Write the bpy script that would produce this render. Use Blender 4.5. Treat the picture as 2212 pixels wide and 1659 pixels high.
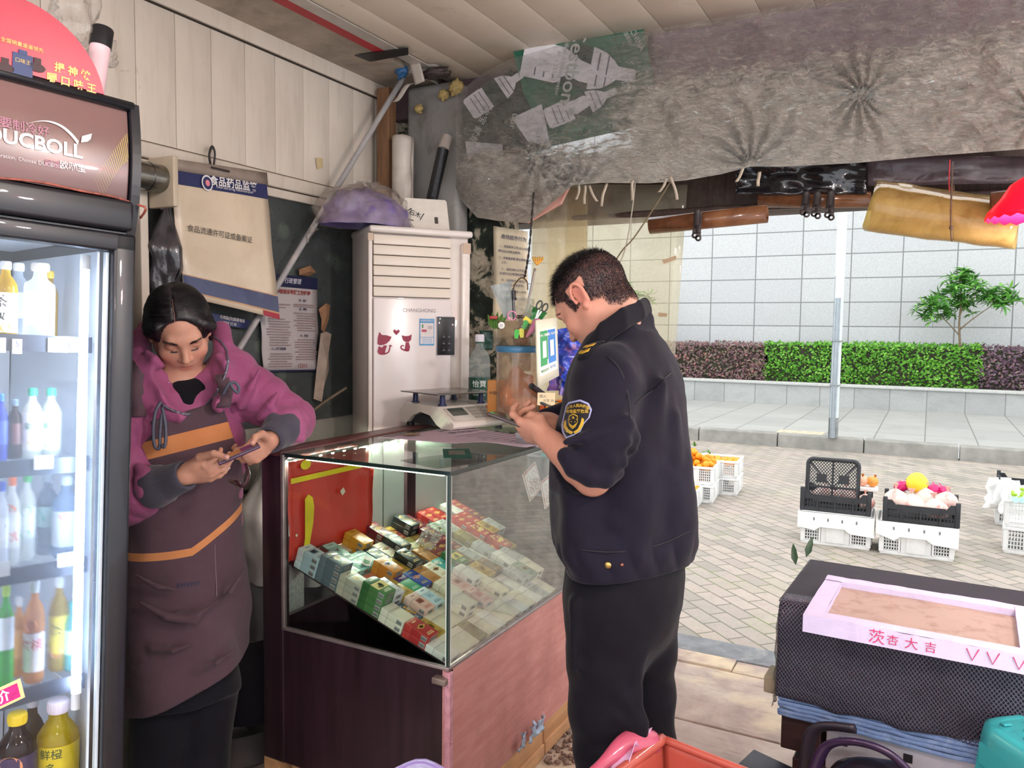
import bpy,bmesh,math,random
import numpy as np
from mathutils import Vector,Matrix,Euler
random.seed(7)
S=bpy.context.scene
for o in list(bpy.data.objects):bpy.data.objects.remove(o)
COL=S.collection
R=math.radians
# ---------------------------------------------------------------- camera
FPX,CX,CY=1700.0,1106.0,829.5
EYE=Vector((0,0,1.5))
YAW,PITCH,ROLL=R(27.88),R(3.93),R(.711)
_f=Vector((-math.sin(YAW)*math.cos(PITCH),math.cos(YAW)*math.cos(PITCH),-math.sin(PITCH)))
_r=Vector((math.cos(YAW),math.sin(YAW),0));_u=_r.cross(_f)
_R=math.cos(ROLL)*_r+math.sin(ROLL)*_u
_U=-math.sin(ROLL)*_r+math.cos(ROLL)*_u
cam=bpy.data.cameras.new('camera');camo=bpy.data.objects.new('camera',cam);COL.objects.link(camo)
cam.sensor_width=36;cam.lens=36*FPX/2212;cam.clip_start=.02;cam.clip_end=300
mw=Matrix((_R,_U,-_f)).transposed().to_4x4();mw.translation=EYE
camo.matrix_world=mw
S.camera=camo
def at(px,py,d=None,X=None,Y=None,Z=None):
 """place in the world seen at a photo pixel, on a plane of known depth / X / Y / Z"""
 v=_R*((px-CX)/FPX)+_U*((CY-py)/FPX)+_f
 t=d if d is not None else(X-EYE.x)/v.x if X is not None else(Y-EYE.y)/v.y if Y is not None else(Z-EYE.z)/v.z
 return EYE+v*t
# ---------------------------------------------------------------- world, exposure
S.view_settings.view_transform='Standard';S.view_settings.look='None'
S.view_settings.gamma=1;S.view_settings.use_curve_mapping=False
S.view_settings.exposure=0.0
W=bpy.data.worlds.new('sky');S.world=W;W.use_nodes=True
nt=W.node_tree;nt.nodes.clear()
wo=nt.nodes.new('ShaderNodeOutputWorld');bg=nt.nodes.new('ShaderNodeBackground')
tc=nt.nodes.new('ShaderNodeTexCoord');sx=nt.nodes.new('ShaderNodeSeparateXYZ');rp=nt.nodes.new('ShaderNodeValToRGB')
nt.links.new(tc.outputs['Generated'],sx.inputs[0]);nt.links.new(sx.outputs['Z'],rp.inputs[0])
rp.color_ramp.elements[0].color=(.80,.84,.90,1);rp.color_ramp.elements[1].color=(1,1,1,1);rp.color_ramp.elements[1].position=.8
nt.links.new(rp.outputs[0],bg.inputs[0]);bg.inputs[1].default_value=SKY=2.6
nt.links.new(bg.outputs[0],wo.inputs[0])
S.cycles.max_bounces=10;S.cycles.transparent_max_bounces=24
S.cycles.caustics_reflective=False;S.cycles.caustics_refractive=False
S.cycles.sample_clamp_indirect=6
def light(name,kind,loc,power,color=(1,1,1),size=.1,size_y=None,look=None,spot=None,parent=None):
 l=bpy.data.lights.new(name,kind);l.energy=power;l.color=color
 if kind=='AREA':
  l.size=size
  if size_y:l.shape='RECTANGLE';l.size_y=size_y
 else:
  l.shadow_soft_size=size
 if spot:l.spot_size=spot;l.spot_blend=.6
 o=bpy.data.objects.new(name,l);COL.objects.link(o);o.location=loc
 if look is not None:
  o.rotation_euler=(Vector(look)-Vector(loc)).to_track_quat('-Z','Y').to_euler()
 if parent:o.parent=parent
 return o
# ---------------------------------------------------------------- materials
def lin(c):
 if isinstance(c,str):c=tuple(int(c[i:i+2],16)for i in(0,2,4))
 return tuple(((v/255)/12.92 if v/255<.04045 else((v/255+.055)/1.055)**2.4)for v in c[:3])
class NT:
 def __init__(s,name):
  s.m=bpy.data.materials.new(name);s.m.use_nodes=True
  s.t=s.m.node_tree;s.t.nodes.clear()
  s.out=s.n('ShaderNodeOutputMaterial')
 def n(s,typ,**kw):
  x=s.t.nodes.new(typ)
  for k,v in kw.items():
   if k.startswith('i_'):x.inputs[k[2:].replace('_',' ')].default_value=v
   else:setattr(x,k,v)
  return x
 def l(s,a,b):s.t.links.new(a,b)
 def coord(s,obj=True,scale=(1,1,1),rot=(0,0,0)):
  c=s.n('ShaderNodeTexCoord');mp=s.n('ShaderNodeMapping')
  mp.inputs['Scale'].default_value=scale;mp.inputs['Rotation'].default_value=rot
  s.l(c.outputs['Object'],mp.inputs[0]);return mp.outputs[0]
 def noise(s,vec,scale,detail=4,rough=.55,dist=0):
  x=s.n('ShaderNodeTexNoise');x.inputs['Scale'].default_value=scale;x.inputs['Detail'].default_value=detail
  x.inputs['Roughness'].default_value=rough;x.inputs['Distortion'].default_value=dist
  s.l(vec,x.inputs['Vector']);return x.outputs['Fac']
 def ramp(s,fac,stops):
  x=s.n('ShaderNodeValToRGB');e=x.color_ramp.elements
  while len(e)<len(stops):e.new(.5)
  for k,(p,c)in enumerate(stops):
   e[k].position=p;e[k].color=(*c,1)if len(c)==3 else c
  s.l(fac,x.inputs[0]);return x.outputs[0]
 def mix(s,fac,a,b,mode='MIX'):
  x=s.n('ShaderNodeMix',data_type='RGBA',blend_type=mode)
  for v,i in((fac,0),(a,6),(b,7)):
   if hasattr(v,'links'):s.l(v,x.inputs[i])
   elif i==0:x.inputs[0].default_value=v
   else:x.inputs[i].default_value=(*v,1)if len(v)==3 else v
  return x.outputs[2]
 def math(s,op,a,b=None):
  x=s.n('ShaderNodeMath',operation=op)
  for k,v in enumerate((a,b)):
   if v is None:continue
   if hasattr(v,'links'):s.l(v,x.inputs[k])
   else:x.inputs[k].default_value=v
  return x.outputs[0]
 def bump(s,h,strength=.3,dist=.01):
  x=s.n('ShaderNodeBump');x.inputs['Strength'].default_value=strength;x.inputs['Distance'].default_value=dist
  s.l(h,x.inputs['Height']);return x.outputs[0]
 def bsdf(s,col,rough=.6,metal=0,normal=None,spec=.5,emit=None,estr=0,coat=0,sss=0,sheen=0,trans=0,ior=1.45,alpha=1):
  x=s.n('ShaderNodeBsdfPrincipled')
  if hasattr(col,'links'):s.l(col,x.inputs['Base Color'])
  else:x.inputs['Base Color'].default_value=(*col,1)
  if hasattr(rough,'links'):s.l(rough,x.inputs['Roughness'])
  else:x.inputs['Roughness'].default_value=rough
  x.inputs['Metallic'].default_value=metal;x.inputs['Specular IOR Level'].default_value=spec
  if normal is not None:s.l(normal,x.inputs['Normal'])
  if emit is not None:x.inputs['Emission Color'].default_value=(*emit,1);x.inputs['Emission Strength'].default_value=estr
  x.inputs['Coat Weight'].default_value=coat
  if sss:x.inputs['Subsurface Weight'].default_value=sss;x.inputs['Subsurface Radius'].default_value=(1,.35,.2);x.inputs['Subsurface Scale'].default_value=.008
  if sheen:x.inputs['Sheen Weight'].default_value=sheen
  x.inputs['Transmission Weight'].default_value=trans;x.inputs['IOR'].default_value=ior
  if hasattr(alpha,'links'):s.l(alpha,x.inputs['Alpha'])
  else:x.inputs['Alpha'].default_value=alpha
  return x.outputs[0]
 def fres(s,ior=1.45,nm=None):
  """Fresnel of a thin sheet: the same from either side"""
  fr=s.n('ShaderNodeFresnel');g=s.n('ShaderNodeNewGeometry')
  s.l(s.math('ADD',s.math('MULTIPLY',g.outputs['Backfacing'],1/ior-ior),ior),fr.inputs[0])
  if nm is not None:s.l(nm,fr.inputs['Normal'])
  return fr.outputs[0]
 def done(s,sh):s.l(sh,s.out.inputs[0]);return s.m
_mats={}
def M(col,rough=.55,var=.12,scale=9,metal=0,bump=.0,bscale=60,spec=.5,coat=0,sss=0,sheen=0,stain=None,sscale=3,samt=.5):
 """painted / plastic / cloth surface: base colour with soft procedural variation, optional stains and grain"""
 key=(col,rough,var,scale,metal,bump,bscale,spec,coat,sss,sheen,stain,sscale,samt)
 if key in _mats:return _mats[key]
 t=NT('surface_%s'%(col if isinstance(col,str)else 'x%d'%len(_mats)))
 c=lin(col);v=t.coord()
 n=t.noise(v,scale,5)
 lo=tuple(x*(1-var)for x in c);hi=tuple(min(1,x*(1+var))for x in c)
 out=t.ramp(n,[(.3,lo),(.7,hi)])
 if stain:
  sn=t.noise(v,sscale,6,.65,.6)
  f=t.ramp(sn,[(.5,(0,0,0)),(.72,(samt,)*3)])
  out=t.mix(f,out,lin(stain))
 nm=t.bump(t.noise(v,bscale,4),bump,.004)if bump else None
 _mats[key]=t.done(t.bsdf(out,rough,metal,nm,spec,coat=coat,sss=sss,sheen=sheen))
 return _mats[key]
def M_emit(col,strength):
 t=NT('glow');e=t.n('ShaderNodeEmission');e.inputs[0].default_value=(*lin(col),1);e.inputs[1].default_value=strength
 return t.done(e.outputs[0])
def M_clear(tint='ffffff',haze=0.0,hcol='ffffff',gloss=1.0,rough=.02,bump=0,bscale=20,hscale=6,hvar=.5,ior=1.45,clear=1.0,bdist=.01):
 """thin clear sheet: transparent, Fresnel gloss, optional cloudy diffuse/translucent haze with procedural patches"""
 t=NT('clear_sheet');v=t.coord()
 tr=t.n('ShaderNodeBsdfTransparent');tr.inputs[0].default_value=(*(x*clear for x in lin(tint)),1)
 nm=t.bump(t.noise(v,bscale,6,.6,.8),bump,bdist)if bump else None
 sh=tr.outputs[0]
 if haze:
  df=t.n('ShaderNodeBsdfDiffuse');df.inputs[0].default_value=(*lin(hcol),1)
  tl=t.n('ShaderNodeBsdfTranslucent');tl.inputs[0].default_value=(*lin(hcol),1)
  if nm is not None:t.l(nm,df.inputs['Normal']);t.l(nm,tl.inputs['Normal'])
  m0=t.n('ShaderNodeMixShader');m0.inputs[0].default_value=.5;t.l(df.outputs[0],m0.inputs[1]);t.l(tl.outputs[0],m0.inputs[2])
  f=t.ramp(t.noise(v,hscale,6,.65,1.2),[(.3,(haze*(1-hvar),)*3),(.7,(min(1,haze*(1+hvar)),)*3)])
  m1=t.n('ShaderNodeMixShader');t.l(f,m1.inputs[0]);t.l(sh,m1.inputs[1]);t.l(m0.outputs[0],m1.inputs[2]);sh=m1.outputs[0]
 gl=t.n('ShaderNodeBsdfGlossy');gl.inputs['Roughness'].default_value=rough
 fr=t.fres(ior,nm)
 if nm is not None:t.l(nm,gl.inputs['Normal'])
 m2=t.n('ShaderNodeMixShader');t.l(t.math('MULTIPLY',fr,gloss),m2.inputs[0]);t.l(sh,m2.inputs[1]);t.l(gl.outputs[0],m2.inputs[2])
 return t.done(m2.outputs[0])
def M_wood(c1,c2,scale=(3,3,40),rough=.45,coat=.1,axis=None,bump=.15,dirt=None):
 t=NT('wood_grain');v=t.coord(scale=scale)
 n=t.noise(v,2.2,8,.65,.4)
 c=t.ramp(n,[(.28,lin(c1)),(.72,lin(c2))])
 if dirt:
  d=t.ramp(t.noise(t.coord(),2.5,6,.7),[(.48,(0,0,0)),(.7,(.55,)*3)]);c=t.mix(d,c,lin(dirt))
 return t.done(t.bsdf(c,rough,0,t.bump(n,bump,.004),coat=coat))
# ---------------------------------------------------------------- mesh building
def text_geo(s,size=1.0,bold=0.0,align='CENTER',shear=0,spacing=1.0):
 cu=bpy.data.curves.new('t','FONT');cu.body=s;cu.size=size;cu.align_x=align;cu.align_y='CENTER'
 cu.offset=bold*size;cu.shear=shear;cu.space_character=spacing;cu.resolution_u=3;cu.space_line=.95
 ob=bpy.data.objects.new('t',cu);COL.objects.link(ob)
 dg=bpy.context.evaluated_depsgraph_get()
 me=bpy.data.meshes.new_from_object(ob.evaluated_get(dg))
 vs=[v.co.copy()for v in me.vertices];fs=[tuple(p.vertices)for p in me.polygons]
 bpy.data.objects.remove(ob);bpy.data.curves.remove(cu);bpy.data.meshes.remove(me)
 return vs,fs
_txt={}
class MB:
 """collects shapes into ONE mesh"""
 def __init__(s):s.v=[];s.f=[];s.mi=[];s.sm=[];s.M=Matrix.Identity(4)
 def add(s,vs,fs,m=0,smooth=False,T=None):
  T=s.M@T if T is not None else s.M
  b=len(s.v);s.v+=[T@Vector(p)for p in vs]
  for f in fs:s.f.append(tuple(b+i for i in f));s.mi.append(m);s.sm.append(smooth)
  return s
 def box(s,c,size,rot=None,m=0,bev=0,T=None):
  hx,hy,hz=(x/2 for x in size)
  L=Matrix.Translation(Vector(c))
  if rot is not None:L=L@(Euler(rot).to_matrix().to_4x4())
  if T is not None:L=T@L
  if bev<=0:
   vs=[(x,y,z)for x in(-hx,hx)for y in(-hy,hy)for z in(-hz,hz)]
   fs=[(0,1,3,2),(4,6,7,5),(0,4,5,1),(2,3,7,6),(0,2,6,4),(1,5,7,3)]
   return s.add(vs,fs,m,False,L)
  bm=bmesh.new();bmesh.ops.create_cube(bm,size=1)
  for v in bm.verts:v.co=Vector((v.co.x*size[0],v.co.y*size[1],v.co.z*size[2]))
  bmesh.ops.bevel(bm,geom=bm.edges[:],offset=min(bev,hx*.98,hy*.98,hz*.98),segments=3,affect='EDGES',profile=.5)
  bm.verts.index_update()
  s.add([v.co.copy()for v in bm.verts],[tuple(v.index for v in f.verts)for f in bm.faces],m,True,L);bm.free()
  return s
 def quad(s,a,b,c,d,m=0):return s.add([a,b,c,d],[(0,1,2,3)],m)
 def prism(s,pts,h,T,m=0,smooth=False,back=True):
  """outline pts (2D) in the xy plane of T, extruded by h along its z"""
  n=len(pts);vs=[(x,y,0)for x,y in pts]+[(x,y,h)for x,y in pts]
  fs=[tuple(range(n,2*n))]+([tuple(reversed(range(n)))]if back else[])
  s.add(vs,fs,m,False,T)
  if h:s.add(vs,[(i,(i+1)%n,n+(i+1)%n,n+i)for i in range(n)],m,smooth,T)
  return s
 def lathe(s,prof,T=None,seg=20,m=0,smooth=True,sx=1,sy=1,close=True):
  T=T or Matrix.Identity(4);n=len(prof);vs=[]
  for r,z in prof:
   for k in range(seg):
    a=2*math.pi*k/seg;vs.append((r*math.cos(a)*sx,r*math.sin(a)*sy,z))
  fs=[(i*seg+k,i*seg+(k+1)%seg,(i+1)*seg+(k+1)%seg,(i+1)*seg+k)for i in range(n-1)for k in range(seg)]
  s.add(vs,fs,m,smooth,T)
  if close:
   if prof[0][0]>1e-6:s.add(vs[:seg],[tuple(reversed(range(seg)))],m,False,T)
   if prof[-1][0]>1e-6:s.add(vs[-seg:],[tuple(range(seg))],m,False,T)
  return s
 def cyl(s,a,b,r,r2=None,seg=14,m=0,smooth=True):
  a,b=Vector(a),Vector(b);d=b-a
  T=Matrix.Translation(a)@d.to_track_quat('Z','Y').to_matrix().to_4x4()
  return s.lathe([(r,0),(r if r2 is None else r2,d.length)],T,seg,m,smooth)
 def tube(s,pts,r,seg=8,m=0,closed=False,flat=1.0):
  pts=[Vector(p)for p in pts];n=len(pts);rs=r if isinstance(r,(list,tuple))else[r]*n
  vs=[];up=None
  for i,p in enumerate(pts):
   t=(pts[(i+1)%n]-pts[i-1])if closed or 0<i<n-1 else(pts[1]-pts[0]if i==0 else pts[-1]-pts[-2])
   t.normalize()
   if up is None:up=t.orthogonal().normalized()
   up=(up-t*up.dot(t)).normalized()if(up-t*up.dot(t)).length>1e-6 else t.orthogonal().normalized()
   bi=t.cross(up)
   for k in range(seg):
    a=2*math.pi*k/seg;vs.append(p+(up*math.cos(a)+bi*math.sin(a)*flat)*rs[i])
  mx=n if closed else n-1
  fs=[(i*seg+k,i*seg+(k+1)%seg,((i+1)%n)*seg+(k+1)%seg,((i+1)%n)*seg+k)for i in range(mx)for k in range(seg)]
  if not closed:fs+=[tuple(reversed(range(seg))),tuple(range((n-1)*seg,n*seg))]
  return s.add(vs,fs,m,True)
 def ball(s,c,r,seg=14,rings=9,m=0,T=None,rad=None):
  rx,ry,rz=rad or(r,r,r)
  prof=[(math.sin(math.pi*i/rings),-math.cos(math.pi*i/rings))for i in range(rings+1)]
  L=Matrix.Translation(Vector(c))@(T or Matrix.Identity(4))@Matrix.Diagonal((rx,ry,rz,1))
  return s.lathe([(max(0,p),z)for p,z in prof],L,seg,m,True,close=False)
 def grid(s,fn,nu,nv,m=0,smooth=True,thick=0):
  vs=[Vector(fn(i/nu,j/nv))for j in range(nv+1)for i in range(nu+1)]
  fs=[(j*(nu+1)+i,j*(nu+1)+i+1,(j+1)*(nu+1)+i+1,(j+1)*(nu+1)+i)for j in range(nv)for i in range(nu)]
  return s.add(vs,fs,m,smooth)
 def text(s,txt,T,size,m=0,bold=0.0,align='CENTER',shear=0,spacing=1.0):
  k=(txt,bold,align,shear,spacing)
  if k not in _txt:_txt[k]=text_geo(txt,1.0,bold,align,shear,spacing)
  vs,fs=_txt[k]
  return s.add([v*size for v in vs],fs,m,False,T)
 def obj(s,name,mats,parent=None,loc=None,bevel=0,subsurf=0,solid=0,**props):
  me=bpy.data.meshes.new(name)
  me.from_pydata([tuple(v)for v in s.v],[],s.f)
  for m in(mats if isinstance(mats,(list,tuple))else[mats]):me.materials.append(m)
  me.polygons.foreach_set('material_index',s.mi);me.polygons.foreach_set('use_smooth',s.sm)
  me.update()
  o=bpy.data.objects.new(name,me);COL.objects.link(o)
  if parent is not None:o.parent=parent
  if loc is not None:o.location=loc
  if solid:x=o.modifiers.new('solid','SOLIDIFY');x.thickness=solid;x.offset=0
  if bevel:x=o.modifiers.new('bevel','BEVEL');x.width=bevel;x.segments=2;x.limit_method='ANGLE';x.angle_limit=R(40)
  if subsurf:x=o.modifiers.new('sub','SUBSURF');x.levels=subsurf;x.render_levels=subsurf
  for k,v in props.items():o[k]=v
  return o
def frame(o,x,y):
 """matrix with origin o, x axis along x, y axis along y (made orthonormal)"""
 x=Vector(x).normalized();y=Vector(y);y=(y-x*y.dot(x)).normalized();z=x.cross(y)
 m=Matrix((x,y,z)).transposed().to_4x4();m.translation=Vector(o);return m
def TR(loc,rot=(0,0,0)):return Matrix.Translation(Vector(loc))@Euler(rot).to_matrix().to_4x4()
def empty(name,label,cat,loc=(0,0,0),rot=(0,0,0),group=None):
 o=bpy.data.objects.new(name,None);COL.objects.link(o);o.location=loc;o.rotation_euler=rot;o.empty_display_size=.05
 o['label']=label;o['category']=cat
 if group:o['group']=group
 return o
def tag(o,label,cat,group=None,kind=None):
 o['label']=label;o['category']=cat
 if group:o['group']=group
 if kind:o['kind']=kind
 return o
def struct(o):o['kind']='structure';return o
def dup(root,loc=None,rot=None,label=None,group=None):
 r=root.copy();COL.objects.link(r)
 if loc is not None:r.location=loc
 if rot is not None:r.rotation_euler=rot
 if label:r['label']=label
 if group:r['group']=group
 for ch in list(root.children):
  c=ch.copy();COL.objects.link(c);c.parent=r
  for g in list(ch.children):
   d=g.copy();COL.objects.link(d);d.parent=c
 return r
_perm=np.random.RandomState(3).rand(64,64,64)
def vnoise(p):
 """smooth value noise on an (n,3) array or a single point, about -1..1"""
 p=np.atleast_2d(np.asarray(p,float));i=np.floor(p).astype(int);f=p-i;f=f*f*(3-2*f);o=0
 for dx in(0,1):
  for dy in(0,1):
   for dz in(0,1):
    w=(f[:,0]if dx else 1-f[:,0])*(f[:,1]if dy else 1-f[:,1])*(f[:,2]if dz else 1-f[:,2])
    o=o+w*_perm[(i[:,0]+dx)%64,(i[:,1]+dy)%64,(i[:,2]+dz)%64]
 return o*2-1
def n1(x,y=0,z=0):return float(vnoise((x,y,z))[0])
def spline(pts,n=8):
 pts=[Vector(p)for p in pts];out=[]
 for i in range(len(pts)-1):
  p0,p1,p2,p3=pts[max(i-1,0)],pts[i],pts[i+1],pts[min(i+2,len(pts)-1)]
  for k in range(n):
   t=k/n
   out.append(.5*((2*p1)+(p2-p0)*t+(2*p0-5*p1+4*p2-p3)*t*t+(3*p1-p0-3*p2+p3)*t**3))
 return out+[pts[-1]]
BLACK=M('1c1c22',.45);WHITE=M('e8e6e2',.5);STEEL=M('a9a9a9',.3,metal=1)
INK=M('1b1b20',.7,0);INKBLUE=M('23275a',.7,0)
# ================================================================ setting
CEIL,WALLX,FRONT,STREET=2.64,-2.35,3.2,-.10
def mat_boards():
 t=NT('worn_floor_boards');v=t.coord(scale=(1,1,1))
 n=t.noise(v,3.5,8,.7,.5);n2=t.noise(v,1.6,6,.6,.3);n3=t.noise(t.coord(scale=(1,6,6)),6,8,.7)
 c=t.ramp(n,[(.3,lin('8c7a72')),(.5,lin('a39288')),(.7,lin('b8aa9e'))])
 c=t.mix(t.ramp(n2,[(.52,(0,0,0)),(.6,(.8,)*3)]),c,lin('c9b99c'))
 c=t.mix(t.ramp(n3,[(.3,(.5,)*3),(.45,(0,0,0))]),c,lin('6f5c58'))
 return t.done(t.bsdf(c,.75,0,t.bump(n3,.3,.003)))
def mat_bricks():
 t=NT('street_brick_paving');v=t.coord(rot=(0,0,R(43)))
 b=t.n('ShaderNodeTexBrick',offset=.5);t.l(v,b.inputs[0])
 for k,x in(('Scale',1),('Mortar Size',.006),('Mortar Smooth',.3),('Bias',0),('Brick Width',.228),('Row Height',.114)):b.inputs[k].default_value=x
 b.inputs['Color1'].default_value=(0,0,0,1);b.inputs['Color2'].default_value=(1,1,1,1);b.inputs['Mortar'].default_value=(.5,.5,.5,1)
 big=t.noise(t.coord(),.55,5,.6,.5);fine=t.noise(t.coord(),55,6,.7);mid=t.noise(t.coord(),7,6,.6)
 c=t.ramp(b.outputs['Color'],[(0,lin('8a867e')),(.35,lin('a19990')),(.7,lin('aea399')),(1,lin('a39c8e'))])
 c=t.mix(t.ramp(big,[(.4,(0,0,0)),(.65,(.45,)*3)]),c,lin('a3928a'))
 c=t.mix(t.ramp(mid,[(.45,(0,0,0)),(.75,(.6,)*3)]),c,lin('8f8f83'))
 c=t.mix(t.ramp(fine,[(.3,(.35,)*3),(.5,(0,0,0))]),c,lin('746d66'))
 moss=t.mix(t.ramp(t.noise(t.coord(),2.2,5,.7),[(.52,(0,0,0)),(.66,(1,1,1))]),lin('6f6d64'),lin('6f7f4a'))
 c=t.mix(b.outputs['Fac'],c,moss)
 h=t.math('ADD',t.math('MULTIPLY',b.outputs['Fac'],-1),t.math('MULTIPLY',fine,.3))
 return t.done(t.bsdf(c,.8,0,t.bump(h,.6,.006)))
def mat_tiles(w,h,c1,c2,line,mortar=.006,rough=.6,rot=(0,0,0),speck=.2,offset=0,stainc=None):
 t=NT('stone_tiles');v=t.coord(rot=rot)
 b=t.n('ShaderNodeTexBrick',offset=offset);t.l(v,b.inputs[0])
 for k,x in(('Scale',1),('Mortar Size',mortar),('Mortar Smooth',.1),('Bias',0),('Brick Width',w),('Row Height',h)):b.inputs[k].default_value=x
 b.inputs['Color1'].default_value=(0,0,0,1);b.inputs['Color2'].default_value=(1,1,1,1);b.inputs['Mortar'].default_value=(.5,.5,.5,1)
 c=t.ramp(b.outputs['Color'],[(0,lin(c1)),(1,lin(c2))])
 c=t.mix(t.ramp(t.noise(t.coord(),90,3,.8),[(.35,(speck,)*3),(.6,(0,0,0))]),c,lin('8c8c8c'))
 if stainc:c=t.mix(t.ramp(t.noise(t.coord(scale=(1,1,2)),1.7,7,.7,.5),[(.48,(0,0,0)),(.75,(.6,)*3)]),c,lin(stainc))
 c=t.mix(b.outputs['Fac'],c,lin(line))
 return t.done(t.bsdf(c,rough,0,t.bump(b.outputs['Fac'],-.3,.004)))
# shop floor of worn boards, a dark stone threshold, the street
f=MB();f.box((-.2,.65,-.06),(5.2,4.9,.04),m=1)
y=3.475;k=0
for y0,y1 in((3.475,3.60),(2.945,3.463),(2.35,2.93),(1.75,2.335),(1.15,1.735),(.55,1.135),(-.05,.535),(-.8,-.065),(-1.6,-.815)):
 for x0,x1 in(((-2.4,-.72+.3*(k%3)),(-.715+.3*(k%3),2.4))):
  f.box(((x0+x1)/2,(y0+y1)/2+.004*n1(k,x0),-.021+.004*n1(k*2,x1)),(x1-x0,y1-y0,.04),rot=(0,.002*n1(k),.006*n1(k,3)),bev=.006);
 k+=1
struct(f.obj('floor',[mat_boards(),M('2a2522',.9)]))
f=MB();f.box((-.2,3.70,-.035),(5.2,.19,.07),bev=.006)
struct(f.obj('trim_1',M('6e7276',.55,.25,12,bump=.3,stain='a9a9a4',sscale=9)))
f=MB()
f.grid(lambda u,v:(-22+44*u,3.6+8.1*v,STREET),4,2,smooth=False)
struct(f.obj('street_ground',mat_bricks()))
# kerb stones, sidewalk, planter wall, granite wall
KT=.085
f=MB();f2=MB()
for i in range(-16,16):
 x0=-3.12+.16+i*1.12
 f.box((x0+.556,11.524+.12,(KT-.4)/2),(1.108,.24,KT+.4),bev=.02)
struct(f.obj('kerb',M('8f8e88',.8,.2,6,bump=.4,bscale=90,stain='6f706a',sscale=2)))
f2.grid(lambda u,v:(-22+44*u,11.6+6*v,KT-.004),4,2,smooth=False)
struct(f2.obj('sidewalk_ground',mat_tiles(.62,1.25,'9b9c98','a8a8a3','74756f',.008,.75,stainc='878a84',speck=.3)))
PY=at(1850,881,Z=KT).y;PT=at(1850,833,Y=PY).z
f=MB();f.box((0,PY+.14,(PT+KT)/2-.02),(44,.28,PT-KT-.03),m=0);f.box((0,PY+.13,PT-.015),(44,.34,.05),m=1,bev=.008)
struct(f.obj('planter_wall',[mat_tiles(.62,3,'a7aaa8','b4b7b4','80827f',.008,.7,(R(90),0,0),.5,stainc='868a88'),M('b9bab6',.7,.12,20,bump=.3)]))
f=MB();f.box((0,PY+.9,KT),(44,1.3,.35))
struct(f.obj('planter_ground',M('4a3f34',.95,.3,20,bump=.6)))
GY=PY+1.55
j0=at(1632,600,Y=GY).x;j1=at(1732,600,Y=GY).x;jw=j1-j0
r0=at(1732,320+505/2.186,Y=GY).z;r1=at(1732,320+617/2.186,Y=GY).z;rh=r0-r1
f=MB();f.box((22,0,4.5),(60,.3,9))
g=f.obj('street_wall',mat_tiles(jw,rh,'c4c6c6','cccecd','7c7e7c',.012,.45,(R(90),0,0),.55))
g.location=(j0-40*jw+8*0,GY+.15,(r0%rh)-rh);struct(g)
# ---- left wall: cream panels above, a rail, dark floral covering, painted boards below
def mat_cream():
 t=NT('cream_wall_panels');v=t.coord()
 c=t.ramp(t.noise(v,1.3,6,.6,.4),[(.3,lin('c9bcae')),(.7,lin('dcd0c2'))])
 c=t.mix(t.ramp(t.noise(t.coord(scale=(1,8,.8)),3,7,.7),[(.5,(0,0,0)),(.8,(.45,)*3)]),c,lin('a89583'))
 c=t.mix(t.ramp(t.noise(v,9,6,.75,1.5),[(.66,(0,0,0)),(.74,(.6,)*3)]),c,lin('937b62'))
 return t.done(t.bsdf(c,.5,0,t.bump(t.noise(v,30,5),.12,.003)))
CREAM=mat_cream()
def mat_floral():
 t=NT('dark_floral_wall_covering');v=t.coord()
 c=t.ramp(t.noise(v,2.2,5,.6),[(.3,lin('36393a')),(.7,lin('4b5150'))])
 w=t.n('ShaderNodeTexVoronoi',feature='SMOOTH_F1');w.inputs['Scale'].default_value=9;t.l(v,w.inputs[0])
 c=t.mix(t.ramp(w.outputs[0],[(.15,(.35,)*3),(.28,(0,0,0))]),c,lin('6d7868'))
 n=t.noise(v,6,4,.5,2.5);c=t.mix(t.ramp(n,[(.485,(0,0,0)),(.5,(.8,)*3),(.515,(0,0,0))]),c,lin('2b302d'))
 c=t.mix(t.ramp(t.noise(v,4,7,.7),[(.62,(0,0,0)),(.75,(.5,)*3)]),c,lin('8a6a55'))
 return t.done(t.bsdf(c,.6,0,t.bump(n,.15,.003)))
wl=MB();wl.box((WALLX-.1,.8,1.3),(.2,5.2,2.76),m=1)
struct(wl.obj('wall_left',[CREAM,mat_floral()]))
ys=[-1.75]+[1.445-.155*i for i in range(18)][::-1]+[1.603,1.756,1.911,2.065,2.224,2.38,2.54,2.70,2.86,3.02,3.2]
ys=sorted(set(y for y in ys if y>-1.7));wl=MB()
for a,b in zip(ys,ys[1:]):wl.box((WALLX+.004,(a+b)/2,2.345),(.012,b-a-.0022,.46),bev=.0012)
wl.box((WALLX,.8,2.35),(.011,5.2,.5),m=1)
struct(wl.obj('wall_left_panelling',[CREAM,M('7a6c5f',.8)]))
wl=MB();wl.box((WALLX+.012,.8,2.082),(.03,5.2,.052),bev=.006);wl.box((WALLX+.008,.8,2.035),(.022,5.2,.034),bev=.004)
wl.box((WALLX+.006,.8,2.056),(.02,5.2,.006),m=1)
struct(wl.obj('trim_2',[CREAM,M('4d3d31',.9)]))
wl=MB();wl.box((WALLX+.015,.8,2.606),(.035,5.2,.064),bev=.004)
wl.box((WALLX+.012,.8,2.5735),(.02,5.2,.006),m=1)
struct(wl.obj('trim_3',[CREAM,M('3a322b',.9)]))
wl=MB()
for z0,z1 in((.98,1.105),(.86,.975),(.45,.85),(0,.44)):wl.box((WALLX+.012,.8,(z0+z1)/2),(.024,5.2,z1-z0-.006),bev=.004)
struct(wl.obj('baseboard_left',M('83807b',.6,.18,5,stain='5d5a55',sscale=4,bump=.1)))
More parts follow.
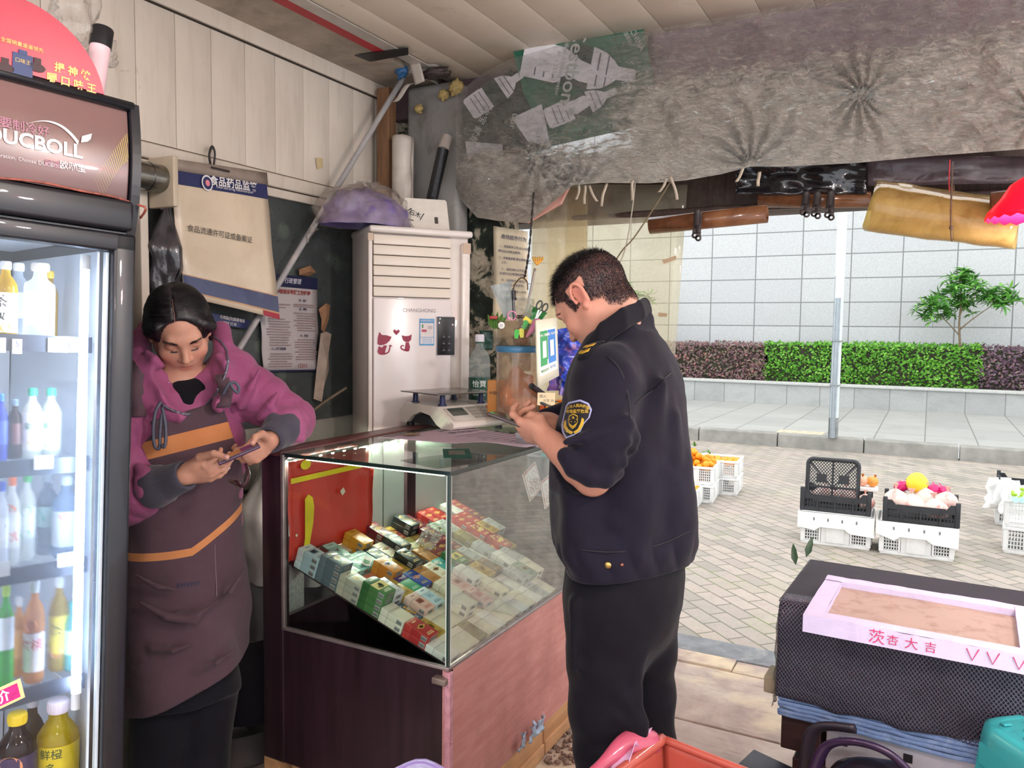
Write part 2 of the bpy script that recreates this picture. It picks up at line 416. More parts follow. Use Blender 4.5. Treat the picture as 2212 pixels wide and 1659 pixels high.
# ---- ceiling of cream boards with a red strip
ce=MB()
for x0,x1 in((-2.5,-2.075),):ce.box(((x0+x1)/2,.75,CEIL+.02),(x1-x0,4.9,.05),m=1)
x=-2.02
while x<2.2:ce.box((x+.089,.75,CEIL+.02),(.1775,4.9,.04),bev=.0012);x+=.18
ce.box((0,.75,CEIL+.03),(5,4.9,.02),m=2)
def mat_ceil():
 t=NT('cream_ceiling');v=t.coord()
 c=t.ramp(t.noise(v,1.5,6,.6,.3),[(.3,lin('dccdba')),(.7,lin('ebdfce'))])
 c=t.mix(t.ramp(t.noise(v,5,7,.75,1.2),[(.58,(0,0,0)),(.72,(.5,)*3)]),c,lin('a08467'))
 return t.done(t.bsdf(c,.6))
struct(ce.obj('ceiling',[mat_ceil(),M('a69a8c',.7,.2,7,stain='6f655b',sscale=8),M('6c5f52',.8)]))
ce=MB();ce.box((-2.045,.4,CEIL-.006),(.046,4.6,.006))
struct(ce.obj('trim_4',M('a8222c',.5,.1)))
ce=MB();ce.box((-1.99,.5,CEIL-.006),(.06,4.9,.004))
tag(ce.obj('duct_tape_strip',M('b3aca3',.4,.12,10)),'long pale grey tape strip beside the red ceiling stripe','tape')
# ---- back wall: jamb with peeling mossy paint, grey post, header
def mat_mossy():
 t=NT('peeling_mossy_paint');v=t.coord()
 n=t.noise(v,7,8,.72,.8)
 c=t.ramp(n,[(.40,lin('171d18')),(.49,lin('2b352b')),(.515,lin('8f8876')),(.6,lin('bdb3a2')),(.75,lin('77705f'))])
 return t.done(t.bsdf(c,.8,0,t.bump(n,.8,.01)))
wb=MB();wb.grid(lambda u,v:(-2.4+.655*u,FRONT-.012*n1(u*8,v*30),-.1+2.8*v),30,110)
wb.box((-2.08,FRONT+.09,1.3),(.65,.15,2.8))
struct(wb.obj('wall_back',mat_mossy()))
wb=MB()
wb.box((-2.06,FRONT-.075,1.32),(.29,.1,2.6),bev=.025)
struct(wb.obj('pillar',M('8e8b88',.5,.15,4,stain='4f463c',sscale=5,samt=.7,bump=.15)))
# shutter housing behind the plastic, and the dark fascia beam under it
hb=MB();hb.box((-.2,3.36,2.575),(4.4,.42,.15),bev=.01)
struct(hb.obj('beam',M('54434a',.7,.3,3,stain='7a5c5c',sscale=2)))
hb=MB();hb.box((.75,3.56,2.125),(5.3,.16,.22),bev=.01);hb.box((.75,3.47,2.03),(5.3,.05,.03),bev=.01)
struct(hb.obj('lintel',M_wood('2c211d','4c3a33',(30,3,3),.6,0,dirt='6f5b50')))
# ================================================================ the street: crates, fruit, hedges, trees, pole
def mat_leaf(stops,rough=.45,tl=.35):
 t=NT('leaf');g=t.n('ShaderNodeNewGeometry')
 c=t.ramp(g.outputs['Random Per Island'],[(p,lin(x))for p,x in stops])
 b=t.bsdf(c,rough);tr=t.n('ShaderNodeBsdfTranslucent');t.l(c,tr.inputs[0])
 m=t.n('ShaderNodeMixShader');m.inputs[0].default_value=tl;t.l(b,m.inputs[1]);t.l(tr.outputs[0],m.inputs[2])
 return t.done(m.outputs[0])
def leaf(mb,p,d,n,L,w,m=0,droop=.15):
 """a folded pointed leaf at p along d with face normal n"""
 d=Vector(d).normalized();n=Vector(n);n=(n-d*n.dot(d)).normalized();s=d.cross(n)
 pts=[p,p+d*L*.35+s*w/2+n*w*.15,p+d*L*.35-n*0,p+d*L*.35-s*w/2+n*w*.15,
  p+d*L*.72+s*w*.36-n*L*droop*.4,p+d*L*.72-n*L*droop*.5,p+d*L*.72-s*w*.36-n*L*droop*.4,p+d*L-n*L*droop]
 mb.add(pts,[(0,2,1),(0,3,2),(1,2,5,4),(2,3,6,5),(4,5,7),(5,6,7)],m,True)
def hedge(x0,x1,z0,z1,y0,y1,mat,label,rnd,dens=900,skew=0):
 mb=MB();rs=random.Random(rnd)
 for k in range(int(dens*(x1-x0))):
  x=rs.uniform(x0,x1);t=rs.random()
  if t<.66:y,z,n=y0,rs.uniform(z0,z1),Vector((0,-1,.25))
  else:y,z,n=rs.uniform(y0,y1),z1,Vector((0,-.2,1))
  b=.09*n1(x*2.2,y*3,z*3.5)+.05*n1(x*7,y*7,z*7)
  y+=(-b if t<.66 else 0)+rs.uniform(-.02,.07);z+=(b*.45 if t>=.66 else 0)+rs.uniform(-.03,.03)
  x+=skew*(z-z0)
  d=Vector((rs.uniform(-1,1),rs.uniform(-1,.3),rs.uniform(-.4,1)))
  leaf(mb,Vector((x,y,z)),d,n+Vector((rs.uniform(-.6,.6),)*3),rs.uniform(.05,.085),rs.uniform(.028,.042))
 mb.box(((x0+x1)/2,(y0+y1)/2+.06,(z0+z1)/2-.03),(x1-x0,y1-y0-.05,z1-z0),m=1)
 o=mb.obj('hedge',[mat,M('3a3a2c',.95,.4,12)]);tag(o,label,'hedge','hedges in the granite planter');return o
HY=PY+.38;HZ=at(1850,747,Y=HY).z;HB=PT-.01
xa=at(1655,790,Y=HY).x;xb=at(2115,790,Y=HY).x
RED=mat_leaf([(0,'6a4a55'),(.3,'8d6670'),(.55,'9a8a80'),(.75,'a8787a'),(.9,'7d8a68'),(1,'d08a82')])
GRN=mat_leaf([(0,'3f7a1f'),(.4,'5fa330'),(.7,'7cc243'),(1,'9fd860')])
PUR=mat_leaf([(0,'5a4257'),(.35,'7a5c70'),(.6,'8d7a86'),(.85,'9a6e7a'),(1,'85886f')])
hedge(-9.5,xa,HB,HZ-.02,HY,HY+.75,RED,'reddish bronze hedge in the planter behind the standing officer',1)
hedge(xa-.05,xb+.05,HB,HZ+.02,HY,HY+.75,GRN,'bright green clipped hedge behind the white post',2,1050,skew=0)
hedge(xb,4.0,HB,HZ-.01,HY,HY+.75,PUR,'purple leaved hedge at the end of the planter, below the small tree',3)
def tree(base,trunk_pts,crown,L,nros,rnd,label,tr=.022):
 root=empty('sapling_tree',label,'tree',base)
 b=Vector(base);mb=MB()
 for pts,r in trunk_pts:
  sp=spline([Vector(p)-b for p in pts],6);n=len(sp)
  mb.tube(sp,[r*(1-.65*i/(n-1))for i in range(n)],7)
 mb.obj('trunk',M('7b6a55',.85,.25,30,bump=.4),root)
 fo=MB();rs=random.Random(rnd)
 for k in range(nros):
  cx,cy,cz,rx,rz=rs.choice(crown)
  while True:
   v=Vector((rs.uniform(-1,1),rs.uniform(-1,1),rs.uniform(-1,1)))
   if .35<v.length<1:break
  p=Vector((cx+v.x*rx,cy+v.y*rx*.9,cz+v.z*rz))-b
  up=Vector((v.x*.5,v.y*.5,.8 if rs.random()<.75 else-.5)).normalized()
  fo.tube([p-up*.12,p],.004,4,m=1)
  for q in range(rs.randint(7,10)):
   a=q*2.4+rs.random();o1=up.orthogonal().normalized();o2=up.cross(o1)
   d=(o1*math.cos(a)+o2*math.sin(a))*1.0+up*rs.uniform(-.25,.7)
   leaf(fo,p,d,up,L*rs.uniform(.7,1.15),L*.27,0,.3)
 fo.obj('foliage',[mat_leaf([(0,'2f5d24'),(.35,'4a8a34'),(.7,'6cb04a'),(1,'9bd46a')],.35),M('5f6a3a',.8)],root)
 return root
TY=PY+.62
tp=lambda x,y,dy=0:at(x,y,Y=TY+dy)
tree(tp(2073,825),[([tp(2073,830),tp(2074,760),tp(2072,700),tp(2076,650),tp(2074,600)],.028),([tp(2073,725),tp(2050,700),tp(2022,672)],.014),([tp(2073,712),tp(2100,690),tp(2150,655)],.016),([tp(2074,680),tp(2090,650),tp(2120,625)],.012)],
 [(*tp(2035,655),.42,.30),(*tp(2073,625),.40,.32),(*tp(2130,655),.50,.26),(*tp(2165,640),.3,.2),(*tp(2020,670),.35,.3),(*tp(2078,600),.22,.2)],.2,125,5,
 'young leafy street tree growing above the purple hedge',.03)
tree(tp(1385,825),[([tp(1385,830),tp(1383,740),tp(1378,660)],.024),([tp(1384,720),tp(1360,670),tp(1350,640)],.012)],
 [(*tp(1352,632),.26,.22),(*tp(1392,650),.28,.26),(*tp(1375,690),.25,.3)],.2,40,6,
 'small green tree seen through the hanging clear plastic sheet',.024)
# white post with grey cable channel
pb=at(1799,945,Z=KT);pt_=at(1826,330,Y=pb.y)
root=empty('signpost','tall white square post with grey channel on the sidewalk edge','post',pb,(0,math.atan2(pt_.x-pb.x,pt_.z-pb.z),0))
mb=MB();mb.box((0,0,2.6),(.115,.115,5.2),bev=.012);mb.obj('post_tube',M('dfe9ea',.35,.06,3,stain='a9aca6',sscale=6,samt=.3),root)
mb=MB();mb.box((.0,-.075,.95),(.055,.035,1.9),bev=.004);mb.box((-.028,-.078,.95),(.006,.045,1.9));mb.box((.028,-.078,.95),(.006,.045,1.9));mb.box((-.05,-.05,1.1),(.012,.02,2.2))
mb.obj('cable_channel',M('9aa4aa',.4,.12,10),root)
for z in(1.32,.72):
 mb=MB();mb.box((0,-.012,z),(.13,.175,.014),bev=.003);mb.obj('clamp_band',M('8a8f8d',.4,metal=.6),root)
mb=MB();mb.box((0,0,.14),(.12,.12,.28),bev=.01);mb.obj('dirty_base',M('8b8d8c',.7,.3,14),root)
c=at(1720,941,Z=KT);mb=MB();mb.box((c.x,c.y+.42,KT),(.62,.34,.012),bev=.004)
tag(mb.obj('utility_cover',M('b7b09a',.85,.25,12,bump=.4)),'small pale cover plate in the sidewalk beside the white post','cover')
# ---------------------------------------------------------------- crates
def rim_box(mb,w,d,z,t,h):
 for s in(-1,1):
  mb.box((0,s*(d/2-t/2),z),(w,t,h),bev=min(t,h)*.25);mb.box((s*(w/2-t/2),0,z),(t,d-2*t,h),bev=min(t,h)*.25)
def crate(name,label,loc,rz,w,d,h,mat,style='white',group=None):
 root=empty(name,label,'crate',loc,(0,0,rz),group)
 mb=MB();mb.box((0,0,.012),(w-.03,d-.03,.014));rim_box(mb,w-.02,d-.02,.015,.014,.03);mb.obj('base',mat,root)
 for side in range(4):
  mb=MB();L=w if side%2==0 else d;off=(d if side%2==0 else w)/2-.012
  T=Matrix.Rotation(side*math.pi/2,4,'Z')@Matrix.Translation((0,-off,0));mb.M=T
  if style=='white':
   g=L*.21;x0=-L/2+.035
   for xs in(x0,L/2-.035-g):
    for i in range(7):mb.box((xs+g*i/6,0,h*.5),(.006,.008,h-.06))
    for j in range(5):mb.box((xs+g/2,0,.035+(h-.075)*j/4),(g,.008,.006))
   mb.box((0,0,h*.5),(L-2*g-.09,.010,h-.05));mb.box((0,-.006,h*.5),(L*.26,.012,h-.05),bev=.004)
   for xs in(-L*.22,L*.22):mb.box((xs,-.003,h*.5),(.014,.022,h-.05),bev=.003)
   for xs in(-L/2+.02,L/2-.02):mb.box((xs,0,h*.5),(.03,.016,h-.04))
  else:
   n=int(L/.022)
   zs=(.03,.055,.105,h*.62)
   for z in zs:mb.box((0,0,z),(L-.02,.007,.012 if z>h*.6 else .006))
   for i in range(n+1):mb.box((-L/2+.012+(L-.024)*i/n,0,h*.33),(.0065,.007,h*.6))
   mb.box((0,0,h*.78-.02),(L-.18,.009,.05));
   for s in(-1,1):
    mb.prism([(s*(L/2-.005),0),(s*(L/2-.11),0),(s*(L/2-.06),h*.42),(s*(L/2-.005),h*.42)][::s],.01,Matrix.Translation((0,.005,h*.58))@Matrix.Rotation(math.pi/2,4,'X'))
   mb.box((0,-.004,h*.33),(.012,.012,h*.6));mb.box((L*.25,-.004,h*.33),(.010,.012,h*.6));mb.box((-L*.25,-.004,h*.33),(.010,.012,h*.6))
  mb.obj('side_panel',mat,root)
 mb=MB()
 if style=='white':rim_box(mb,w,d,h-.012,.022,.024)
 else:
  for sx in(-1,1):
   for sy in(-1,1):mb=MB();mb.box((sx*(w/2-.015),sy*(d/2-.015),h/2+.01),(.03,.03,h+.02),bev=.004);mb.obj('corner_post',mat,root)
 if style=='white':mb.obj('rim',mat,root)
 return root
CW=M('e3e5e4',.5,.06,20);CB=M('2e3034',.5,.15,14)
FOAM=M('f1f1ee',.75,.03,40,bump=.25,bscale=160)
def ground(px,py):return at(px,py,Z=STREET)
def ori(a,b):d=b-a;return math.atan2(d.y,d.x)
# two stacks in the middle of the paving
a,b=ground(1727,1172),ground(1881,1191);c,d_=ground(1896,1195),ground(2062,1216)
for i,(p,q,lab)in enumerate(((a,b,'under the stack with the upright grid'),(c,d_,'under the crate of bagged fruit'))):
 rz=ori(p,q);ux=Vector((math.cos(rz),math.sin(rz),0));uy=Vector((-ux.y,ux.x,0));w=(q-p).length;dd=.34
 cen=p+ux*w/2+uy*dd/2
 crate('plastic_crate','low white plastic crate %s'%lab,cen,rz,w,dd,.17,CW)
 # styrofoam lid upside over the crate
 fw,fd,fh=w+.035,dd+.06,.135;fz=STREET+.115
 mb=MB();n=24
 out=[(-fw/2,fh),(-fw/2,.02+.02*i),(-fw*.27,.0),(-fw*.2,.03),(fw*.12,.03),(fw*.2,0.0),(fw/2,-.01),(fw/2,fh)]
 T=Matrix.Translation(cen+Vector((0,0,fz-cen.z)))@Matrix.Rotation(rz,4,'Z');root=empty('styrofoam_box','white styrofoam box lid with slots, '+('under the black crate with the upright grid' if i==0 else 'under the black crate of bagged fruit'),'box',cen+Vector((0,0,fz-cen.z)),(0,0,rz))
 for s in(-1,1):mb.prism(out[::-1]if s<0 else out[::-1],.03,Matrix.Translation((0,s*(fd/2-.015)+.015,0))@Matrix.Rotation(math.pi/2,4,'X'))
 for s in(-1,1):mb.box((s*(fw/2-.015),0,fh/2),(.03,fd-.06,fh))
 mb.box((0,0,fh-.015),(fw-.002,fd-.002,.03));mb.obj('foam_shell',FOAM,root,bevel=.006)
 for k in range(4):mb=MB();mb.box((-fw*.28+fw*.185*k,-fd/2-.0005,fh*.66),(.011,.004,.024),bev=.003);mb.obj('slot',M('77777a',.8),root)
 bz=fz+fh+.003
 o=crate('black_crate','black plastic lattice crate holding %s'%('an upright black grid and bagged fruit' if i==0 else 'tied bags of fruit and a yellow pomelo'),cen+Vector((0,0,bz-cen.z))+uy*(.03 if i==0 else-.02)+ux*(-.01 if i==0 else .02),rz,w*1.0,.36,.155,CB,'black')
 if i==0:S0=(cen,ux,uy,bz,w)
 else:S1=(cen,ux,uy,bz,w)
# the upright grid: the bottom of another crate
cen,ux,uy,bz,w=S0
pc=at(1820,1072,d=6.35);gz=bz+.02
root=empty('crate_grid','upright black lattice crate bottom standing in the black crate','crate',cen+uy*-.06+ux*-.04+Vector((0,0,gz-cen.z)),(R(-4),0,math.atan2(ux.y,ux.x)))
gw,gh=.36,.365;mb=MB();rr=.04
cor=[(-gw/2+rr+rr*math.cos(t),gh-rr+rr*math.sin(t),)for t in[math.pi-k*math.pi/2/6 for k in range(7)]]
path=[(-gw/2,0)]+[(x,z)for x,z in cor]+[(-x,z)for x,z in cor[::-1]]+[(gw/2,0)]
mb.tube([(x,0,z)for x,z in path+[(0,0)]],.016,8,closed=True);mb.obj('border_frame',CB,root)
mb=MB();q=.022
for k in range(-20,21):
 for s in(-1,1):
  # diagonal bars clipped to the frame
  pts=[]
  for t in np.linspace(0,gh,40):
   x=k*q+s*(t-gh/2)*.85
   if abs(x)<gw/2-.01:pts.append((x,0,t))
  if len(pts)>2:mb.cyl(pts[0],pts[-1],.0028,seg=4)
for x in(0,):mb.box((x,0,gh/2),(.016,.01,gh-.02))
mb.box((0,0,gh*.42),(gw-.02,.01,.016))
for s in(-1,1):mb.cyl((s*gw*.45,0,gh*.92),(0,0,gh*.42),.006,seg=6);mb.box((s*gw*.22,0,gh*.6),(gw*.2,.009,gh*.18))
mb.obj('lattice',CB,root)
# fruit and tied bags
def lump(mb,c,r,rnd,amp=.08,fr=2.2,squash=(1,1,1),m=0,seg=18,rings=12):
 rs=n1(rnd*3.1,4)*20;vs=[]
 for i in range(rings+1):
  for k in range(seg):
   th=math.pi*i/rings;ph=2*math.pi*k/seg
   n=Vector((math.sin(th)*math.cos(ph),math.sin(th)*math.sin(ph),-math.cos(th)))
   q=r*(1+amp*n1(n.x*fr+rs,n.y*fr,n.z*fr))
   vs.append(Vector(c)+Vector((n.x*squash[0],n.y*squash[1],n.z*squash[2]))*q)
 mb.add(vs,[(i*seg+k,i*seg+(k+1)%seg,(i+1)*seg+(k+1)%seg,(i+1)*seg+k)for i in range(rings)for k in range(seg)],m,True)
BAGM=M('e8cdc3',.35,.12,14,bump=.5,bscale=30,stain='cf4f4a',sscale=12,samt=.95)
def fruit_bag(loc,r,rnd,label,lean=(0,0),group='tied bags of fruit'):
 root=empty('fruit_bag',label,'bag',loc,(0,0,rnd*1.3),group);mb=MB();seg=26
 prof=[(0,0),(.55,.02),(.9,.2),(1,.5),(.95,.8),(.78,1.08),(.5,1.32),(.22,1.5),(.12,1.58)]
 vs=[]
 for i,(pr,z)in enumerate(prof):
  for k in range(seg):
   a=2*math.pi*k/seg;fold=1+(.10*math.sin(a*6+rnd)*(z/1.5)**2+.09*n1(math.cos(a)*2+rnd,math.sin(a)*2,z*2.5))
   vs.append((r*(pr*math.cos(a)*fold+lean[0]*z*z),r*(pr*math.sin(a)*fold+lean[1]*z*z),r*z))
 mb.add(vs,[(i*seg+k,i*seg+(k+1)%seg,(i+1)*seg+(k+1)%seg,(i+1)*seg+k)for i in range(len(prof)-1)for k in range(seg)],0,True)
 mb.obj('bag_body',BAGM,root);mb=MB();vs=[]
 for i,(pr,z)in enumerate(((.10,1.56),(.13,1.62),(.08,1.66),(.22,1.85),(.3,1.98))):
  for k in range(12):
   a=2*math.pi*k/12;q=pr*(1+.4*math.sin(3*a+rnd));vs.append((r*(q*math.cos(a)+lean[0]*2.4+.1*(z-1.56)),r*(q*.5*math.sin(a)+lean[1]*2.4),r*z))
 mb.add(vs,[(i*12+k,i*12+(k+1)%12,(i+1)*12+(k+1)%12,(i+1)*12+k)for i in range(4)for k in range(12)],0,True)
 mb.obj('knot',M('e9b3a6',.4,.2,30),root);return root
cen,ux,uy,bz,w=S1
P=lambda x,y,z:cen+ux*x+uy*y+Vector((0,0,bz+z-cen.z))
for k,(x,y,z,r,lab)in enumerate(((-.14,-.07,.075,.094,'tall pink and white tied fruit bag beside the yellow pomelo'),(-.02,-.08,.055,.088,'tied fruit bag in the middle of the black crate front'),
         (.12,-.07,.035,.092,'round white tied bag at the black crate front edge'),(.17,.05,.08,.088,'tied fruit bag with twisted top at the far corner of the crate'),(.06,.03,.09,.09,'white tied bag leaning on the pomelo'))):
 fruit_bag(P(x,y,z),r,k+1,lab,((-.1,.12,.1,.2,-.1)[k],0))
mb=MB();lump(mb,(0,0,0),.075,2,.03,1.5,(1,1,1.0));o=mb.obj('pomelo',M('f2d53c',.45,.06,30,bump=.3,bscale=200),loc=P(-.01,.06,.255));tag(o,'large yellow pomelo on top of the bagged fruit','fruit')
def dragonfruit(loc,rz,label):
 root=empty('dragon_fruit',label,'fruit',loc,(0,R(70),rz),'dragon fruit behind the pomelo');mb=MB();lump(mb,(0,0,0),.05,rz,.04,2,(.82,.82,1.15));mb.obj('flesh_skin',M('c81e6b',.4,.15,14),root)
 mb=MB()
 for k in range(12):
  a=k*2.4;z=-.04+.085*k/11;r_=.041*math.sqrt(max(.1,1-(z/.062)**2));leaf(mb,Vector((r_*math.cos(a),r_*math.sin(a),z)),(math.cos(a)*.6,math.sin(a)*.6,1),(math.cos(a),math.sin(a),0),.028,.016)
 mb.obj('scale_leaf',M('d9477e',.5,.25,40),root)
for k,(x,y,z,lab)in enumerate(((-.11,.10,.21,'magenta dragon fruit just behind the yellow pomelo'),(.10,.13,.20,'dragon fruit in the middle behind the white bags'),(.17,.14,.19,'dragon fruit beside the crate corner bag'),(.03,.15,.20,'dragon fruit half hidden behind the pomelo'))):dragonfruit(P(x,y,z),k*1.1,lab)
cen,ux,uy,bz,w=S0
P=lambda x,y,z:cen+ux*x+uy*y+Vector((0,0,bz+z-cen.z))
for k,(x,y,z,r,lab)in enumerate(((-.10,.08,.03,.09,'fruit bag behind the upright black grid, under its near half'),(.05,.08,.03,.09,'fruit bag behind the middle of the upright black grid'),(.19,.0,.03,.07,'pink bag beside the upright black grid'))):
 fruit_bag(P(x,y,z),r,k+11,lab,group='bags behind the grid')
mb=MB();mb.box((0,0,0),(.15,.12,.03),bev=.006);o=mb.obj('foam_tray',FOAM,loc=P(.2,.1,.165),parent=None);o.rotation_euler=(0,0,.1);tag(o,'small white foam tray carrying two pomegranates','tray')
for k,(x,lab)in enumerate(((.165,'pale peach coloured pomegranate next to the upright grid'),(.235,'orange yellow pomegranate at the tray end'))):
 root=empty('pomegranate',lab,'fruit',P(x,.1,.222),(.3,.2*k,k),'pomegranates on the foam tray');mb=MB();lump(mb,(0,0,0),.041,k+3,.05,2);mb.obj('rind',M(('ecb293','e9a04a')[k],.45,.2,8,stain='d2553f',sscale=9),root)
 mb=MB();mb.lathe([(.008,.036),(.007,.046),(.012,.056)],None,8,close=False);mb.obj('calyx',M('b5743f',.6),root)
# mandarin crates
MAN=M('f29a1c',.4,.10,25,bump=.35,bscale=220);LEAFM=M('3f7d2c',.45,.2,20)
mc=[]
for k,(px,py,hh,lab)in enumerate(((1507,1099,.17,'nearest to the black grid side, half hidden by the officer'),(1541,1089,.17,'lower tier in the middle'),(1605,1056,.17,'lower tier at the far end'))):
 p=ground(px,py);rz=(R(4),R(6),R(4))[k];w,dd=.52,.40
 ux=Vector((math.cos(rz),math.sin(rz),0));uy=Vector((-ux.y,ux.x,0))
 if k==2:dd=.42
 cen=p-ux*w/2+uy*dd/2
 if k==2:cen=p-ux*w/2-uy*dd/2
 crate('plastic_crate','white plastic mandarin crate, '+lab,cen,rz,w,dd,hh,CW,group='white mandarin crates')
 if k:crate('plastic_crate','white plastic crate of mandarins, '+('upper tier in the middle, heaped' if k==1 else 'upper tier at the far end'),cen+Vector((0,0,hh+.002)),rz,w,dd,hh,CW,group='white mandarin crates')
 mc.append((cen,ux,uy,hh*(2 if k else 1),w,dd))
mb=MB();lump(mb,(0,0,0),.033,1,.02,2,(1,1,.86),seg=14,rings=9)
man0=mb.obj('mandarin_orange',MAN);man0.location=(0,0,-50)
rs=random.Random(4);first=True;placed=[]
for ci,n in((1,150),(2,34),(0,22)):
 cen,ux,uy,hh,w,dd=mc[ci];tries=0;cnt=0
 while cnt<n and tries<6000:
  tries+=1
  x,y=rs.uniform(-w/2+.045,w/2-.045),rs.uniform(-dd/2+.045,dd/2-.045)
  layer=tries//900
  q=1-max(abs(x)/(w/2),abs(y)/(dd/2));lift=(.17 if ci==1 else .06)*max(0,q)**.7
  z=hh-.035+min(lift,.033*layer*.9)
  p=cen+ux*x+uy*y+Vector((0,0,z))
  if all((p-o2).length>.057 for o2 in placed):
   placed.append(p);cnt+=1
   o=man0 if first else man0.copy()
   if not first:COL.objects.link(o)
   first=False;o.location=p;o.rotation_euler=(rs.uniform(-.5,.5),rs.uniform(-.5,.5),rs.uniform(0,6))
   tag(o,'small orange mandarin heaped in the white street crates','fruit','mandarins in the white crates')
for k,(x,y)in enumerate(((-.05,-.02),(.03,.08),(.12,-.1),(.18,.05),(-.15,.05))):
 cen,ux,uy,hh,w,dd=mc[1];mb=MB();p=Vector((0,0,0));rs2=random.Random(k)
 for q in range(3):leaf(mb,p,(rs2.uniform(-1,1),rs2.uniform(-1,1),.6),(0,0,1),.06,.024)
 o=mb.obj('mandarin_leaf_sprig',LEAFM,loc=cen+ux*x+uy*y+Vector((0,0,hh+.06+.1*(1-abs(x)*4))));tag(o,'green leaf sprig lying among the heaped mandarins','leaf','leaf sprigs on the mandarins')
# grape stand cut by the frame
p=ground(2168,1196);crate('plastic_crate','tall white crate of the grape stand, upper end of the stack',p+Vector((.28,.18,.20)),R(-4),.56,.36,.2,CW)
crate('plastic_crate','white crate at the foot of the grape stand',p+Vector((.28,.18,0)),R(-4),.56,.36,.198,CW)
p2=ground(2150,1140);crate('black_crate','black crate beside the grapes, hung with white bags',p2+Vector((.26,.28,.21)),R(-4),.5,.34,.19,CB,'black')
crate('plastic_crate','white crate below the black crate by the grapes',p2+Vector((.26,.28,0)),R(-4),.5,.34,.208,CW)
root=empty('grape_bunch','bright green grapes heaped at the edge of the grape stand','fruit',p+Vector((.22,.14,.40)))
mb=MB();lump(mb,(0,0,0),.0125,1,.02,2,seg=10,rings=7);rs=random.Random(9);g0=None;pl=[]
while len(pl)<60:
 q=Vector((rs.uniform(-.2,.2),rs.uniform(-.13,.13),rs.uniform(0,.12)))
 if q.z<.12*(1-(q.x/.22)**2)and all((q-o2).length>.022 for o2 in pl):
  pl.append(q)
  if g0 is None:g0=mb.obj('grape',M('9ac32f',.25,.2,30),root);g0.location=q
  else:o=g0.copy();COL.objects.link(o);o.location=q
mb=MB()
for k in range(5):leaf(mb,Vector((-.16+.08*k,-.13,.03)),(rs.uniform(-1,1),-1,-.1),(0,-.2,1),.1,.07)
o=mb.obj('paper_lining',M('8fd0cf',.5,.1));o.location=p+Vector((.22,.14,.395));tag(o,'pale blue lining paper under the green grapes','paper')
for k,(px,py,hh)in enumerate(((2158,1050,.26),(2172,1072,.22),(2176,1098,.24))):
 mb=MB();rs3=k*7
 mb.grid(lambda u,v:((u-.5)*.16*(1+.4*v)+.015*n1(u*6+rs3,v*6),-.03*math.sin(u*9+rs3)-.02*v+.02*n1(u*5,v*5+rs3,3),-hh*v+.02*n1(u*4+rs3,2)),14,14)
 q=p2+Vector((.02+.05*k,.1-.06*k,.42-.02*k))
 o=mb.obj('white_bag',M('f3f5f4',.35,.05,20),loc=q,solid=.002);tag(o,('uppermost white plastic bag draped on the grape stand','middle white plastic bag draped on the black grape crate','lowest white plastic bag hanging beside the grapes')[k],'bag','white bags on the grape stand')
# ================================================================ drinks fridge
FX=-1.54
fr=empty('drinks_fridge','tall glass door drinks fridge with black frame and brown printed header','fridge',(FX,1.045,0),(R(-2.5),0,R(-12.5)))
FM=TR((FX,1.045,0),(R(-2.5),0,R(-12.5)));FI=FM.inverted()
def fl(px,py,dx=0.0):
 """fridge-local point seen at a pixel on the plane dx in front of the door"""
 a=FI@EYE;b=FI@at(px,py,d=1.0);t=(dx-a.x)/(b.x-a.x);return a+(b-a)*t
FW,FD=.64,.60
FBLK=M('17171d',.38,.12,20,coat=.2);FGREY=M('8d9298',.45,.1,6)
mb=MB()
mb.box((-FD/2-.04,-.012,1.0),(FD,.024,1.74),m=0);mb.box((-FD/2-.04,-FW+.012,1.0),(FD,.024,1.74),m=0)
mb.box((-FD-.03,-FW/2,1.0),(.024,FW,1.74),m=0);mb.box((-FD/2-.04,-FW/2,.14),(FD,FW,.2),m=0);mb.box((-FD/2-.04,-FW/2,1.80),(FD,FW,.22),m=0)
mb.box((-FD/2-.05,-.0255,.96),(FD-.06,.002,1.40),m=1);mb.box((-FD/2-.05,-FW+.0255,.96),(FD-.06,.002,1.40),m=1);mb.box((-FD-.0165,-FW/2,.96),(.002,FW-.06,1.40),m=1);mb.box((-FD/2-.05,-FW/2,1.688),(FD-.08,FW-.06,.002),m=1);mb.box((-FD/2-.05,-FW/2,.2415),(FD-.08,FW-.06,.002),m=1)
mb.obj('cabinet_body',[FBLK,M('b9bec6',.4,.08,5)],fr)
# header: curved printed panel between black side caps
zt,z1,z0=1.952,1.762,1.70
def hx(z):t=(z-z0)/(zt-z0);return .004+.045*math.sin(math.pi*(.25+.62*(1-t)))*(1-.35*t)
mb=MB();mb.grid(lambda u,v:(hx(z1+(zt-z1)*v),-FW+.02+(FW-.04)*u,z1+(zt-z1)*v),4,12)
t=NT('brown_header_print');v=t.coord();c=t.ramp(t.noise(v,3,3),[(.3,lin('4e322f')),(.7,lin('6b4742'))])
t2=t.n('ShaderNodeSeparateXYZ');t.l(v,t2.inputs[0]);c=t.mix(t.ramp(t.math('ADD',t2.outputs['Z'],-1.0),[(.76,(0,0,0)),(.93,(.55,)*3)]),c,lin('7d6360'))
mb.obj('header_panel',t.done(t.bsdf(c,.25,coat=.5)),fr)
mb=MB()
for yy in(-.008,-FW+.008):
 prof=[(hx(z)+.012,z)for z in np.linspace(z1-.075,zt+.01,14)];pts=[(-.03,zt+.01),(-.03,z1-.075)]+prof
 mb.prism(pts,.018,Matrix(((1,0,0,0),(0,0,1,yy-.009),(0,1,0,0),(0,0,0,1))))
mb.tube([(hx(zt)+.004,-FW+.01,zt+.004),(hx(zt)+.004,-.01,zt+.004)],.011,8)
